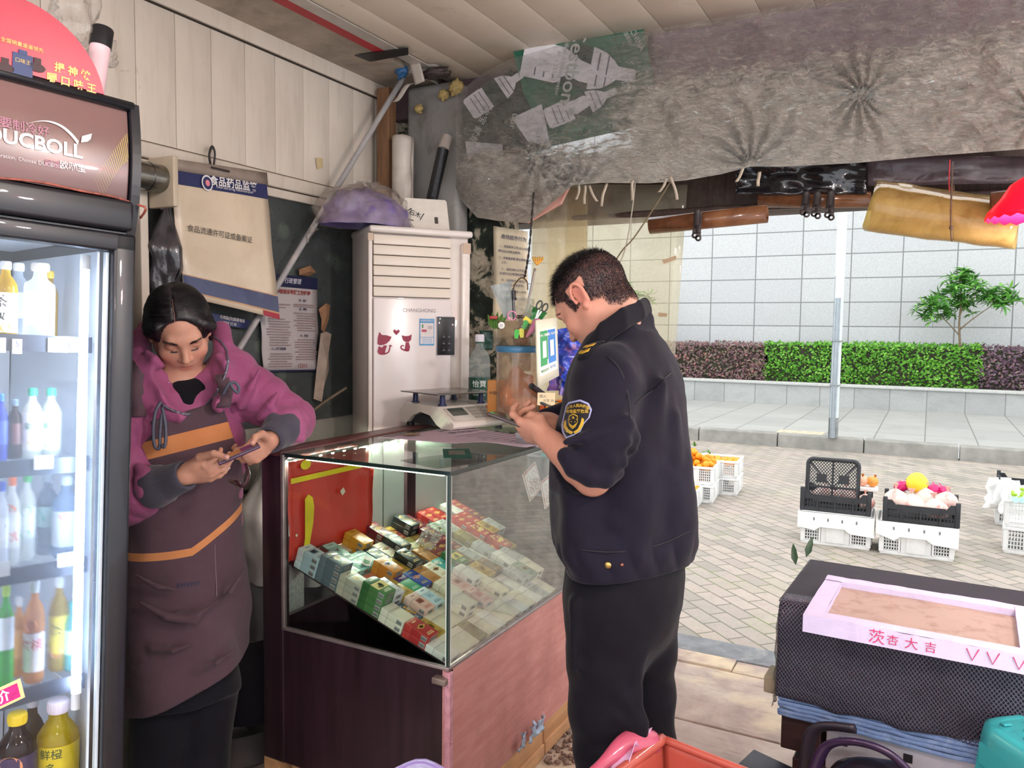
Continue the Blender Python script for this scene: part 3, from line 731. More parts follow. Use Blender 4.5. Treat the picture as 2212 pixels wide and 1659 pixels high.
mb.box((.02,-FW/2,z1-.035),(.06,FW-.02,.062),bev=.008);mb.box((.015,-FW/2,z1-.073),(.03,FW-.02,.01))
mb.box((-.2,-FW/2,zt-.005),(.42,FW-.03,.02));mb.box((-.2,-FW/2,1.84),(.36,FW-.04,.16))
mb.obj('header_frame',FBLK,fr)
# lettering on the header
HT=lambda px,py:(lambda p:frame((hx(p.z)+.002,p.y,p.z),(0,1,0),(-(hx(p.z+.01)-hx(p.z-.01))*-1/.02,0,1)))(fl(px,py,.05))
ppm=(fl(187,330,.05)-fl(0,330,.05)).length/187
mb=MB()
for s,px,py,sz,b,m in(('DUCBOLL',81,308,45,.03,0),('只要制冷好',44,271,26,.012,1),('Better Refrigeration, Choose DUCBOLL',38,341,12,0,0),('就选',117,354,18,.01,1),('欧驰宝',161,360,20,.02,0)):
 mb.text(s,HT(px,py),sz*ppm,m,b)
arc=[(70-8,265),(90,259),(115,260),(140,270),(160,287),(176,307)]
ap=spline([fl(x,y,.055)for x,y in arc],5);n=len(ap)
for i in range(n-1):
 w0,w1=.004*i/n,.004*(i+1)/n;a,b=ap[i],ap[i+1];q=Vector((hx(a.z)+.003-a.x,0,0));q2=Vector((hx(b.z)+.003-b.x,0,0))
 mb.quad(a+q+Vector((0,0,w0)),a+q-Vector((0,w0*.5,w0)),b+q2-Vector((0,w1*.5,w1)),b+q2+Vector((0,0,w1)))
lf=[fl(x,y,.055)for x,y in((180,306),(183,292),(205,286),(202,298),(195,304))]
mb.add([Vector((hx(p.z)+.004,p.y,p.z))for p in lf],[(0,1,2,3,4)],0)
mb.obj('lettering',[M('c9c2c4',.4),M('a06e7e',.4)],fr)
mb=MB()   # wave of yellow dots
for i in range(22):
 for j in range(26):
  u,w_=i/21,j/25
  cx=232+75*w_-20*u*(1-w_);cy=400-62*math.sin(w_*2.2)*(1-.2*u)-u*(20+78*w_*w_)+24*(1-w_)*(1-u)-0
  if cx>309 or cy<260:continue
  p=fl(cx,cy,.06)
  if p.y>-.022:continue
  r_=.0004+.0008*w_;x=hx(p.z)+.002
  mb.add([(x,p.y-r_,p.z),(x,p.y,p.z-r_),(x,p.y+r_,p.z),(x,p.y,p.z+r_)],[(0,1,2,3)])
mb.obj('dot_pattern',M('c9b44e',.4),fr)
mb=MB();mb.tube(spline([Vector((hx(p.z)+.008,p.y,p.z))for p in(fl(x,y,.055)for x,y in((-120,372),(-20,381),(90,392),(180,411),(250,424),(300,440)))]+[Vector((.07,.004,1.745)),Vector((.03,.012,1.73))],6),.0025,6)
mb.obj('power_cable',M('8a4a3e',.5,.5,90),fr)
# door
gy1=-.045;gz1,gz0=1.652,.27
mb=MB();mb.box((.02,-.022,.965),(.04,.044,1.45),bev=.006);mb.box((.02,-FW+.022,.965),(.04,.044,1.45),bev=.006);mb.box((.02,-FW/2,1.671),(.04,FW,.038),bev=.006);mb.box((.02,-FW/2,.245),(.04,FW,.05),bev=.006)
dr=mb.obj('door',FBLK,fr)
mb=MB();mb.box((.012,gy1-.004,.96),(.012,.006,1.38));mb.box((.012,gy1-.02,.96),(.004,.004,1.38));mb.obj('gasket_glint_strip',M('cfdbe6',.3),dr)  # pale seal, plus the tube's reflection put in as a pale strip
t=NT('misted_fridge_glass');v=t.coord();sxz=t.n('ShaderNodeSeparateXYZ');t.l(v,sxz.inputs[0])
zr=t.n('ShaderNodeMapRange');zr.inputs[1].default_value=.3;zr.inputs[2].default_value=1.7;t.l(sxz.outputs['Z'],zr.inputs[0])
band=t.ramp(zr.outputs[0],[(.30,(0,0,0)),(.36,(1,1,1)),(.70,(1,1,1)),(.78,(.05,)*3)])
mist=t.ramp(t.noise(v,5,6,.7,.6),[(.25,(.35,)*3),(.7,(1,1,1))])
mf=t.math('MULTIPLY',band,mist)
nm=t.bump(t.noise(v,190,3,.6),.35,.004)
tr=t.n('ShaderNodeBsdfTransparent');rf=t.n('ShaderNodeBsdfRefraction');rf.inputs['IOR'].default_value=1.05;rf.inputs['Roughness'].default_value=.14;rf.inputs[0].default_value=(.9,.94,1,1);t.l(nm,rf.inputs['Normal'])
m1=t.n('ShaderNodeMixShader');t.l(t.math('MULTIPLY',mf,.8),m1.inputs[0]);t.l(tr.outputs[0],m1.inputs[1]);t.l(rf.outputs[0],m1.inputs[2])
df=t.n('ShaderNodeBsdfTranslucent');df.inputs[0].default_value=(.8,.87,.95,1);m2=t.n('ShaderNodeMixShader');t.l(t.math('MULTIPLY',mf,.16),m2.inputs[0]);t.l(m1.outputs[0],m2.inputs[1]);t.l(df.outputs[0],m2.inputs[2])
gl=t.n('ShaderNodeBsdfGlossy');gl.inputs['Roughness'].default_value=.03;m3=t.n('ShaderNodeMixShader');t.l(t.fres(1.45),m3.inputs[0]);t.l(m2.outputs[0],m3.inputs[1]);t.l(gl.outputs[0],m3.inputs[2])
mb=MB();mb.box((.014,-FW/2,(gz1+gz0)/2),(.004,FW-.086,gz1-gz0));mb.obj('glass_pane',t.done(m3.outputs[0]),dr)
# price sticker on the glass
mb=MB();p=fl(14,1510,.02);mb.box((.0185,p.y-.03,p.z),(.002,.12,.042),rot=(R(13),0,0),bev=.001);mb.box((.0195,p.y-.03,p.z),(.002,.105,.03),rot=(R(13),0,0),m=1)
mb.text('特价',frame((.0212,p.y-.02,p.z+.002),(0,1,.23),(0,-.23,1)),.026,2,.02)
mb.obj('price_sticker',[M('e6dd9a',.4),M('d22f86',.4,.3,50),WHITE],dr)
# LED tubes
LED=M_emit('c6dcff',18)
lt0=fl(186,1490,-.05);lt1=fl(216,585,-.05)
lt1.y=min(lt1.y,-.066)
for yy in(lt1.y,-FW+.06):
 mb=MB();mb.cyl((-.05,yy,lt0.z),(-.05,yy,lt1.z),.0085,seg=12);tb=mb.obj('lamp_tube',LED,fr)
 mb=MB();mb.cyl((-.05,yy,lt0.z-.035),(-.05,yy,lt0.z),.010);mb.cyl((-.05,yy,lt1.z),(-.05,yy,lt1.z+.03),.010);mb.obj('tube_cap',M('d7dade',.4),tb)
light('fridge_tube_light','AREA',FM@Vector((-.045,lt1.y-.005,(lt0.z+lt1.z)/2)),6,(.74,.87,1),.02,lt1.z-lt0.z,look=FM@Vector((-.35,-.35,(lt0.z+lt1.z)/2)))
light('fridge_tube_light','AREA',FM@Vector((-.045,-FW+.065,(lt0.z+lt1.z)/2)),6,(.82,.91,1),.02,lt1.z-lt0.z,look=FM@Vector((-.35,-.3,(lt0.z+lt1.z)/2)))
# shelves with price rails
SHZ=[]
for py,ty in((718,0),(983,0),(1208,0),(1466,0)):
 z=fl(100,py+12,-.075).z;SHZ.append(z);mb=MB()
 for k in range(15):mb.cyl((-.08,-.04-.04*k,z-.004),(-.56,-.04-.04*k,z-.004),.0022,seg=5)
 for xx in(-.09,-.3,-.54):mb.cyl((xx,-.03,z-.006),(xx,-FW+.03,z-.006),.003,seg=5)
 sh=mb.obj('wire_shelf',M('c8ccd2',.35,metal=.4),fr)
 mb=MB();mb.box((-.073,-FW/2,z-.012),(.004,FW-.08,.034));mb.obj('price_rail',M('3a3f4c',.4),sh)
def tagcard(py,px0,px1,txt,txt2=''):
 a,b=fl(px0,py,-.068),fl(px1,py,-.068);mb=MB();mb.box((-.0695,(a.y+b.y)/2,a.z),(.002,b.y-a.y,.030));mb.text(txt,frame((-.0682,(a.y+b.y)/2,a.z+.005),(0,1,0),(0,0,1)),.016,1)
 if txt2:mb.text(txt2,frame((-.0682,(a.y+b.y)/2,a.z-.008),(0,1,0),(0,0,1)),.013,1)
 mb.obj('price_card',[WHITE,M('5a5f78',.7)],fr)
tagcard(748,27,48,'5');tagcard(745,104,146,'王茶','5');tagcard(745,150,188,'雀巢','6');tagcard(745,-20,13,'4');tagcard(1000,74,116,'');tagcard(1212,124,164,'6');tagcard(1232,-5,22,'')
# ---------------------------------------------------------------- bottles
def M_liquid(col,a=.55):
 t=NT('bottle_liquid');v=t.coord();c=lin(col)
 b=t.bsdf(t.ramp(t.noise(v,9),[(.3,tuple(x*.9 for x in c)),(.7,c)]),.12,spec=.6);tl=t.n('ShaderNodeBsdfTranslucent');tl.inputs[0].default_value=(*c,1)
 tr=t.n('ShaderNodeBsdfTransparent');tr.inputs[0].default_value=(*[min(1,.4+x)for x in c],1)
 m1=t.n('ShaderNodeMixShader');m1.inputs[0].default_value=.5;t.l(b,m1.inputs[1]);t.l(tl.outputs[0],m1.inputs[2])
 m2=t.n('ShaderNodeMixShader');m2.inputs[0].default_value=1-a;t.l(m1.outputs[0],m2.inputs[1]);t.l(tr.outputs[0],m2.inputs[2]);return t.done(m2.outputs[0])
_liq={}
def liq(c,a=.55):
 if(c,a)not in _liq:_liq[(c,a)]=M_liquid(c,a)
 return _liq[(c,a)]
def bottle(label,loc,h,r,col,cap,lab=None,lz=(.25,.6),neck=.36,square=False,alpha=.6,text=None,group=None,tcol='2f6a45',deco=None,name='drink_bottle',rz=0):
 root=empty(name,label,'bottle',loc,(0,0,rz),group);seg=4*6
 zn=h*.80;capz=h*.90
 prof=[(.001,0),(r*.8,0),(r*.97,h*.02),(r,h*.06),(r,h*.3),(r*.985,h*.32),(r,h*.34),(r,h*.62),(r*.93,h*.69),(r*.7,h*.76),(r*neck*1.1,zn+.02*h),(r*neck,h*.88),(r*neck,capz)]
 if square:prof=[(.001,0),(r*.86,0),(r,h*.03),(r,h*.66),(r*.95,h*.72),(r*.6,h*.78),(r*.5,h*.82),(r*.46,capz)]
 mb=MB()
 if square:
  vs=[]
  for q,z in prof:
   for k in range(seg):
    a=2*math.pi*(k+.5)/seg;cx,cy=math.cos(a),math.sin(a);m_=1/(abs(cx)**5+abs(cy)**5)**.2
    f=m_ if q>r*.6 else 1;vs.append((q*f*cx*.93,q*f*cy*.93,z))
  mb.add(vs,[(i*seg+k,i*seg+(k+1)%seg,(i+1)*seg+(k+1)%seg,(i+1)*seg+k)for i in range(len(prof)-1)for k in range(seg)],0,True)
 else:mb.lathe(prof,None,seg)
 mb.obj('bottle_body',liq(col,alpha),root)
 mb=MB();cr=r*(.5 if square else neck)*1.22;mb.lathe([(cr*.98,capz-.012*h),(cr,capz),(cr,h*.985),(cr*.9,h),(.001,h)],None,20);
 for k in range(20):a=k*math.pi/10;mb.box((cr*math.cos(a),cr*math.sin(a),(capz+h*.985)/2),(.0012,.0012,h*.07),rot=(0,0,a))
 mb.obj('cap',M(cap,.35,.06),root)
 if lab:
  mb=MB();z0,z1=lz[0]*h,lz[1]*h;rr=r*1.012
  if square:
   a=.0
   mb.box((r*.955,0,(z0+z1)/2),(.0015,r*1.3,z1-z0),bev=.0007)
  else:mb.lathe([(rr,z0),(rr,z1)],None,28,close=False)
  mats=[M(lab,.4,.08,30),M(tcol,.5,0)]
  fx=r*(.975 if square else 1.03)
  if text:
   for k,(s,zz,sz)in enumerate(text):
    # lettering wrapped around the bottle front
    key=(s,.01,'CENTER',0,1.0)
    if key not in _txt:_txt[key]=text_geo(s,1.0,.01)
    vs,fs=_txt[key]
    if square:mb.add([(fx-r*.0,v.x*sz*h,zz*h+v.y*sz*h)for v in vs],fs,1)
    else:mb.add([(rr*1.012*math.cos(v.x*sz*h/rr),rr*1.012*math.sin(v.x*sz*h/rr),zz*h+v.y*sz*h)for v in vs],fs,1)
  if deco:
   for(yy,zz,rad,mc_)in deco:
    mats.append(M(mc_,.45));k=len(mats)-1;cs=[(math.cos(a*math.pi/8)*rad*h,math.sin(a*math.pi/8)*rad*h)for a in range(16)]
    if square:mb.add([(fx-.0003,yy*h+x,zz*h+y)for x,y in cs],[tuple(range(16))],k)
    else:mb.add([(rr*1.008*math.cos((yy*h+x)/rr),rr*1.008*math.sin((yy*h+x)/rr),zz*h+y)for x,y in cs],[tuple(range(16))],k)
  mb.obj('label_wrap',mats,root)
 return root
def fb(px,ptop,pbot,wpx,dx,**kw):
 """bottle standing on the shelf plane at depth dx inside the fridge"""
 lo=fl(px,pbot,dx);hi=fl(px,ptop,dx);r=(fl(px+wpx/2,pbot,dx)-fl(px-wpx/2,pbot,dx)).length/2*.86
 z=min(SHZ,key=lambda s:abs(s-lo.z))if abs(min(SHZ,key=lambda s:abs(s-lo.z))-lo.z)<.06 else lo.z
 b=bottle(loc=(0,0,0),h=hi.z-z,r=r,rz=math.atan2(0-lo.y,1.2)*.0+R(-32),**kw)
 b.matrix_world=FM@Matrix.Translation((lo.x,lo.y,z))@Matrix.Rotation(R(-38),4,'Z')
 return b
fb(84,568,729,72,-.11,label='square coconut water bottle with white cap on the top fridge shelf',col='dfe6ee',cap='f2f2f2',lab='f3f5f2',lz=(.16,.62),square=True,alpha=.75,text=(('100%',.40,.085),('椰子水',.31,.075),('Coconut water',.255,.03),('净含量:450mL',.195,.03)),tcol='2c3b36',deco=((0,.56,.05,'4f9b45'),(.02,.535,.03,'d8415a'),(-.03,.475,.028,'2d6d4b')))
fb(10,564,726,62,-.11,label='orange tea bottle with fruit printed label on the top shelf',col='d9b43a',cap='e9eef5',lab='f4f2ea',lz=(.05,.58),text=(('茶',.45,.17),('π',.27,.17)),tcol='454a4e',deco=((-.12,.42,.085,'f08a4a'),(-.1,.2,.05,'e8703f'),(.06,.11,.06,'e8c23a')))
fb(38,568,722,60,-.2,label='white capped bottle behind the orange tea bottle',col='d7e0ea',cap='f3f3f3',lab='e7edf2',alpha=.7)
fb(106,585,722,40,-.24,label='yellow bottle behind the coconut water',col='c9a63a',cap='d8b64a')
G='bottles on the second fridge shelf'
fb(68,838,985,48,-.13,label='teal capped milk drink bottle on the second shelf, further from the tube',col='e9efe9',cap='2fae8c',lab='eef4ea',lz=(.12,.66),alpha=.95,text=(('鲜',.45,.12),),deco=((.06,.25,.07,'e6b83a'),))
fb(108,838,985,48,-.13,label='teal capped milk drink bottle on the second shelf, next to the tube',col='e9efe9',cap='2fae8c',lab='eef4ea',lz=(.12,.66),alpha=.95,text=(('鲜',.45,.12),),deco=((.03,.2,.06,'68a845'),))
fb(30,862,985,40,-.14,label='dark brown bottle on the second shelf beside the teal caps',col='4a2a24',cap='6b7f91',lab='5a2f2c')
fb(0,850,985,34,-.12,label='blue labelled bottle on the second shelf',col='5966c9',cap='3f79c0',lab='4d62c4')
fb(24,1027,1208,40,-.12,label='orange capped yoghurt drink bottle on the third shelf',col='f0efec',cap='e9762c',lab='f2efe8',lz=(.2,.6),alpha=.95,text=(('鲜乳',.32,.11),),tcol='d2553a',deco=((0,.62,.07,'ee7a3a'),))
fb(2,1040,1208,34,-.10,label='blue capped yoghurt drink bottle on the third shelf',col='eceef4',cap='3556c0',lab='eef1f6',alpha=.95,deco=((0,.5,.07,'3d5fd0'),))
fb(56,1020,1205,42,-.15,label='green capped yoghurt drink bottle on the third shelf',col='f0f2ec',cap='2c9a44',lab='f0f3ee',alpha=.95,deco=((0.02,.56,.06,'3b9a4e'),(.02,.3,.05,'4da85b')))
fb(100,1022,1203,52,-.17,label='grey clear water bottle behind on the third shelf',col='8d99a6',cap='9aa3ad',lab='a8c4c2',lz=(.35,.6),alpha=.4,text=(('V',.48,.2),),tcol='2aa08d')
fb(140,1028,1200,62,-.12,label='large clear water bottle beside the lit tube on the third shelf',col='aebfd4',cap='d9e2ea',lab='d9e4ee',lz=(.15,.58),square=False,alpha=.45,deco=((.02,.53,.045,'d04b66'),))
fb(10,1262,1470,40,-.10,label='bright green soda bottle on the fourth shelf',col='3fbf2c',cap='b7d63a',lab='dfe4e6',lz=(.4,.7),alpha=.6)
fb(38,1290,1476,34,-.16,label='orange juice bottle behind on the fourth shelf',col='e0a13a',cap='eeeeee',lab='d8963f')
fb(72,1255,1466,48,-.11,label='peach tea bottle with white label on the fourth shelf',col='e6a15c',cap='e9edf0',lab='efe6e8',lz=(.12,.5),text=(('蜜桃',.38,.12),),tcol='c9554a',deco=((0,.58,.06,'eaa06a'),))
fb(125,1246,1448,46,-.14,label='yellow tea bottle with white cap on the fourth shelf',col='c9a92f',cap='f2f4f6',lab='c7b23c',lz=(.2,.6),text=(('茶',.45,.14),),tcol='3a3a24',deco=((0,.22,.06,'d98b8e'),))
fb(154,1300,1440,36,-.12,label='teal water bottle beside the lit tube on the fourth shelf',col='7fd4d6',cap='2fa398',lab='bfe9ea')
fb(122,1512,1735,96,-.12,label='big yellow juice bottle with lilac white cap in the fridge bottom',col='d6bf22',cap='eadff0',lab='d9c52a',lz=(.3,.62),alpha=.8,text=(('鲜橙',.55,.1),('多',.42,.1)),tcol='4d5b22',neck=.42,square=False)
fb(34,1540,1745,90,-.11,label='big dark cola bottle with yellow cap in the fridge bottom',col='2a1d22',cap='e2c52c',lab='3a3050',lz=(.2,.6),alpha=.85,deco=((.0,.5,.12,'c98a62'),(-.1,.35,.1,'d3976f')),text=(('冰红茶',.42,.07),),tcol='d8d4e0',neck=.4)
fb(66,1500,1735,60,-.24,label='brown bottle with pale cap behind the cola bottle',col='5a4a2e',cap='c9c4cc',lab='5c4d33')
# ---------------------------------------------------------------- on top of the fridge
sc_=fl(20,190,.03);rad=(fl(219,190,.03)-sc_).length
sg=empty('round_sign','round red advertising board with gold lettering on top of the fridge','sign',FM@Vector((.03,sc_.y,sc_.z)),(R(-2.5),0,R(-12.5)))
pts=[(math.cos(a)*rad,math.sin(a)*rad)for a in[2*math.pi*k/64 for k in range(64)]if math.sin(a)*rad>1.952-sc_.z+.012]
pts=sorted(pts,key=lambda p:math.atan2(p[1]+.2,p[0]))
SF=frame((0,0,0),(0,1,0),(0,0,1))
t=NT('red_board');v=t.coord();c=t.ramp(t.noise(v,4,4),[(.3,lin('a31f38')),(.7,lin('b8324a'))]);rb=t.done(t.bsdf(c,.3,coat=.4))
mb=MB();mb.prism(pts,.006,SF);mb.obj('board',rb,sg)
mb=MB()
def sgp(px,py):p=fl(px,py,.036);return frame((.0075,p.y-sc_.y,p.z-sc_.z),(0,1,0),(0,0,1))
for s,px,py,sz,b in(('提 神 快',157,156,23,.03),('嚼 口 味 王',155,181,23,.03),('全国销量遥遥领先',48,98,11,.01)):mb.text(s,sgp(px,py),sz*ppm,0,b)
mb.obj('lettering',M('d9b36a',.4),sg)
mb=MB();p=fl(48,150,.036)
mb.box((.0075,p.y-sc_.y,p.z-sc_.z+.008),(.002,.034,.040),m=0);mb.box((.008,p.y-sc_.y,p.z-sc_.z+.031),(.002,.014,.008),m=0)
mb.text('口味王',frame((.0092,p.y-sc_.y,p.z-sc_.z+.014),(0,1,0),(0,0,1)),.009,1)
for dx_,s_ in((-38,1.0),(32,.9)):
 q=fl(48+dx_,142,.036);cs=[(math.cos(a*.5)*.016*s_,math.sin(a*.5)*.009*s_-.004)for a in range(12)]
 mb.add([(.0085,q.y-sc_.y+x,q.z-sc_.z+y)for x,y in cs],[tuple(range(12))],2);mb.box((.0078,q.y-sc_.y,q.z-sc_.z+.008),(.002,.012,.012),m=2)
mb.obj('product_print',[M('24335f',.4),M('c9a85a',.4),M('3a2426',.5)],sg)
jp=FM@(fl(196,88,-.10));rr=.021
root=empty('jar','pale pink jar with black lid behind the round red sign','jar',jp+Vector((0,0,-.13)),(R(-10),0,0))
mb=MB();mb.lathe([(.001,-.02),(.02,-.02),(.021,0),(.021,.125)],None,20);mb.obj('jar_body',M('e9c6cc',.3,.08),root)
mb=MB();mb.lathe([(.0225,.125),(.0225,.165),(.021,.168),(.001,.168)],None,24);mb.obj('lid',M('1a1a1e',.35),root)
FILM=M_clear(haze=.22,hcol='e6dcd2',rough=.12,bump=.6,bscale=30,hscale=9,ior=1.6)
for k,(px,py,s_,lab)in enumerate(((160,25,.05,'crumpled clear plastic bag behind the round red sign'),(222,118,.03,'small clear plastic bag beside the jar with black lid'))):
 c_=FM@fl(px,py,-.13);mb=MB();lump(mb,(0,0,0),s_,5+k,.5,3.2,(.8,.9,1.3),seg=36,rings=26);tag(mb.obj('plastic_bag',FILM,loc=c_),lab,'bag')
# ================================================================ left wall, air conditioner, plastic cover, hanging things
class Sheet:
 """a real flat sheet given by its four corners (tl, tr, br, bl)"""
 def __init__(s,tl,tr,br,bl):s.c=[Vector(x)for x in(tl,tr,br,bl)]
 def p(s,u,v,off=0):
  a,b,c,d=s.c;q=(a*(1-u)+b*u)*(1-v)+(d*(1-u)+c*u)*v
  if off:
   n=(b-a).cross(a-d).normalized();q=q+n*off
  return q
 def T(s,u,v,off=.002):return frame(s.p(u,v,off),s.p(u+.05,v)-s.p(u-.05,v),s.p(u,v-.05)-s.p(u,v+.05))
 def rect(s,mb,u0,v0,u1,v1,off,m=0):mb.quad(s.p(u0,v1,off),s.p(u1,v1,off),s.p(u1,v0,off),s.p(u0,v0,off),m)
 def size(s):return(s.c[1]-s.c[0]).length,(s.c[3]-s.c[0]).length
def wall(px,py,off=.0):return at(px,py,X=WALLX+.02+off)
# document pouch hanging on the wall
sh=Sheet(wall(365,352,.08),wall(573,384,.08),wall(602,690,.10),wall(398,640,.10));o0=sh.p(.5,0)
dp=empty('document_pouch','cream hanging licence pouch with dark blue bands on the wall above the woman','pouch',o0)
def loc(mb):mb.M=Matrix.Translation(-o0);return mb
PAPER=M('cdbba4',.35,.07,4,stain='a98f70',sscale=5,samt=.35,coat=.3)
mb=loc(MB())
bow=lambda u,v:sh.p(u,v,.012*math.sin(math.pi*u)*v+.006*n1(u*3,v*4))
mb.grid(lambda u,v:bow(u,v),12,20);mb.obj('pouch_sheet',PAPER,dp,solid=.003)
mb=loc(MB());mb.grid(lambda u,v:bow(-.01+1.02*u,-.035+.085*v)+Vector((.004,0,0)),6,2);
mb.obj('clip_bar',M('8a7c72',.5,.15,20),dp,solid=.003)
mb=loc(MB());mb.grid(lambda u,v:bow(u,.05+.10*v)+Vector((.003,0,0)),10,4,m=0);mb.grid(lambda u,v:bow(u,.835+.115*v)+Vector((.003,0,0)),10,4,m=0)
mb.grid(lambda u,v:bow(u,.95+.012*v)+Vector((.003,0,0)),10,1,m=1);mb.grid(lambda u,v:bow(u,.828+.008*v)+Vector((.003,0,0)),10,1,m=1)
mb.grid(lambda u,v:bow(.8+.2*u,.962+.038*v)+Vector((.003,0,0)),4,1,m=2)
mb.obj('printed_band',[M('2b3059',.3,.15,5,coat=.3),M('b88f6a',.4),M('9a2438',.4)],dp)
mb=loc(MB());w_,h_=sh.size()
def bt(u,v,off=.008):q=bow(u,v);return frame(q+Vector((off,0,0)),bow(u+.03,v)-bow(u-.03,v),bow(u,v-.03)-bow(u,v+.03))
mb.text('食品药品监管',bt(.61,.088),.036,0,.02);mb.text('Food and Drug Administration',bt(.61,.124),.0135,0,0);mb.text('食品流通许可证或备案证',bt(.42,.47),.026,1,0)
for k,(r_,m_)in enumerate(((.024,0),(.019,2),(.0095,3))):
 T=bt(.33,.108,.009+.001*k);mb.add([(math.cos(a*math.pi/8)*r_,math.sin(a*math.pi/8)*r_*1.15,0)for a in range(16)],[tuple(range(16))],m_,False,T)
mb.obj('lettering',[M('d8d4d4',.5),INK,M('2b3059',.4),M('d9808c',.4)],dp)
mb=loc(MB());mb.tube(spline([wall(455,357,.03),wall(452,335,.035),wall(458,316,.03),wall(464,330,.035),wall(462,356,.03)],6),.004,6);mb.cyl(wall(458,320),wall(458,320,.04),.004);mb.box(tuple(sh.p(.47,-.003,.016)),(.004,.08,.006),m=0)
mb.obj('hanging_cord',M('2a2324',.6),dp)
# dark plate under the pouch with digits
sh2=Sheet(wall(455,676,.01),wall(548,694,.01),wall(548,706,.01),wall(455,690,.01));mb=MB()
sh2.rect(mb,0,0,1,1.6,0);mb.text('食用品(分)监督电话',sh2.T(.48,.35),.014,1,.01);mb.text('2024 12 25',sh2.T(.42,1.15),.014,1,.01)
tag(mb.obj('name_plate',[M('2b3059',.4),M('c9bfb8',.5)],solid=.003),'dark blue plate with pale characters below the licence pouch','plate')
# complaints poster
sh=Sheet(wall(556,588),wall(683,601),wall(688,801),wall(569,803));o0=sh.p(.5,.5)
po=empty('poster','white complaint procedure poster with dark blue header on the dark wall','poster',o0)
mb=loc(MB());mb.grid(lambda u,v:sh.p(u,v,.004*n1(u*4,v*5)),8,12);mb.obj('paper_sheet',M('aca3a3',.5,.06,5),po,solid=.003)
mb=loc(MB());sh.rect(mb,0,0,1,.125,.006);sh.rect(mb,0,.985,1,1.0,.006);mb.obj('header_band',M('1d2140',.4),po)
mb=loc(MB());mb.text('行政管理',sh.T(.55,.06,.008),.024,0,.01,shear=.25);mb.text('消费者投诉举报工作程序',sh.T(.53,.175,.008),.020,1,.03)
mb.text('四、处理',sh.T(.72,.255,.008),.0115,2,.03);mb.text('五、整办',sh.T(.72,.345,.008),.0115,2,.03);mb.text('六、报告',sh.T(.72,.625,.008),.0115,2,.03);mb.text('三、办理及回复',sh.T(.26,.765,.008),.0115,2,.03);mb.text('12315',sh.T(.67,.945,.008),.024,1,0)
mb.obj('lettering',[M('c9c6cf',.5),M('8e3b33',.5),M('2a2b4a',.5)],po)
mb=loc(MB());rs=random.Random(2)
for col,rows in((.08,[.3,.33]+[.45+.027*i for i in range(11)]+[.81+.026*i for i in range(6)]),(.56,[.29,.31]+[.38+.026*i for i in range(8)]+[.66+.026*i for i in range(9)])):
 for v in rows:
  x=col+rs.choice((0,.05));e=col+.42-rs.random()*.1
  while x<e:w=rs.uniform(.012,.03);sh.rect(mb,x,v,x+w,v+.012,.0065);x+=w+.006
mb.obj('text_lines',M('8c7776',.6),po)
# wall oddments
def scrap(name,pts,mat,label,cat,off=.01,amp=.012,thick=.0015):
 """torn sheet: outline in pixels on the wall, crinkled"""
 c=[wall(x,y,off)for x,y in pts];n=len(c);cen=sum(c,Vector())/n;vs=[cen+Vector((amp,0,0))]+[p+Vector((amp*n1(i*2.3,p.z*9),0,0))for i,p in enumerate(c)]
 mb=MB();mb.add(vs,[(0,1+(i+1)%n,1+i)for i in range(n)],0,False);return tag(mb.obj(name,mat,solid=thick),label,cat)
scrap('torn_paper',[(688,720),(700,716),(712,722),(714,745),(708,800),(700,845),(690,868),(684,862),(687,790)],M('9b8a7c',.6,.2,12,stain='6b5a4c',sscale=20),'long torn cream paper hanging from the wall beside the poster','paper',.02,.02)
scrap('torn_paper',[(690,668),(703,655),(712,660),(708,690),(700,720),(692,712),(696,690)],M('8a6549',.7,.25,20),'brown torn paper scrap on the dark wall by the poster top','paper')
scrap('torn_paper',[(646,582),(668,574),(684,588),(672,596),(650,594)],M('8a6549',.7,.25,20),'brown paper scrap just above the complaint poster','paper')
scrap('tape_patch',[(683,341),(697,342),(698,362),(686,366)],M('c9b48a',.4),'yellowed tape patch on the cream wall panel','tape',0,.001)
mb=MB();a,b=at(652,905,X=-2.26),at(748,838,X=-2.2);mb.tube(spline([a,a.lerp(b,.5)+Vector((.01,0,.01)),b],5),.006,7);tag(mb.obj('stick',M('6b5d4d',.7,.2,20)),'thin brown stick leaning low against the wall beside the air conditioner','stick')
mb=MB();a,b=at(882,150,Y=3.03),at(508,768,X=-2.305);d=(b-a).normalized();mb.cyl(a,b,.0125,seg=8);mb.cyl(a,a-d*-.02,.016,seg=8)
tag(mb.obj('leaning_rod',M('9a9696',.35,.2,5,stain='cfc8c0',sscale=4)),'long grey plastic rod running diagonally from ceiling corner down the wall','rod')
# cream batten and steel duct beside the fridge
mb=MB();p=at(303,560,X=-2.28);mb.box((p.x,p.y,1.68),(.05,.03,.7),bev=.004);tag(mb.obj('wooden_batten',CREAM),'upright cream batten on the wall just behind the fridge edge','batten')
p=at(340,385,X=-2.2);root=empty('duct_outlet','short steel duct outlet on a cream plate beside the fridge header','duct',p)
mb=MB();mb.cyl((0,-.5,0),(0,.012,0),.044,seg=28);mb.lathe([(.046,0),(.046,.01)],TR((0,-.03,0),(R(90),0,0)),28);mb.obj('steel_sleeve',M('8b8b86',.25,.2,30,metal=1),root)
mb=MB();mb.box((0,.022,-.01),(.12,.02,.16),bev=.004);mb.obj('mounting_plate',M('b8a994',.5),root)
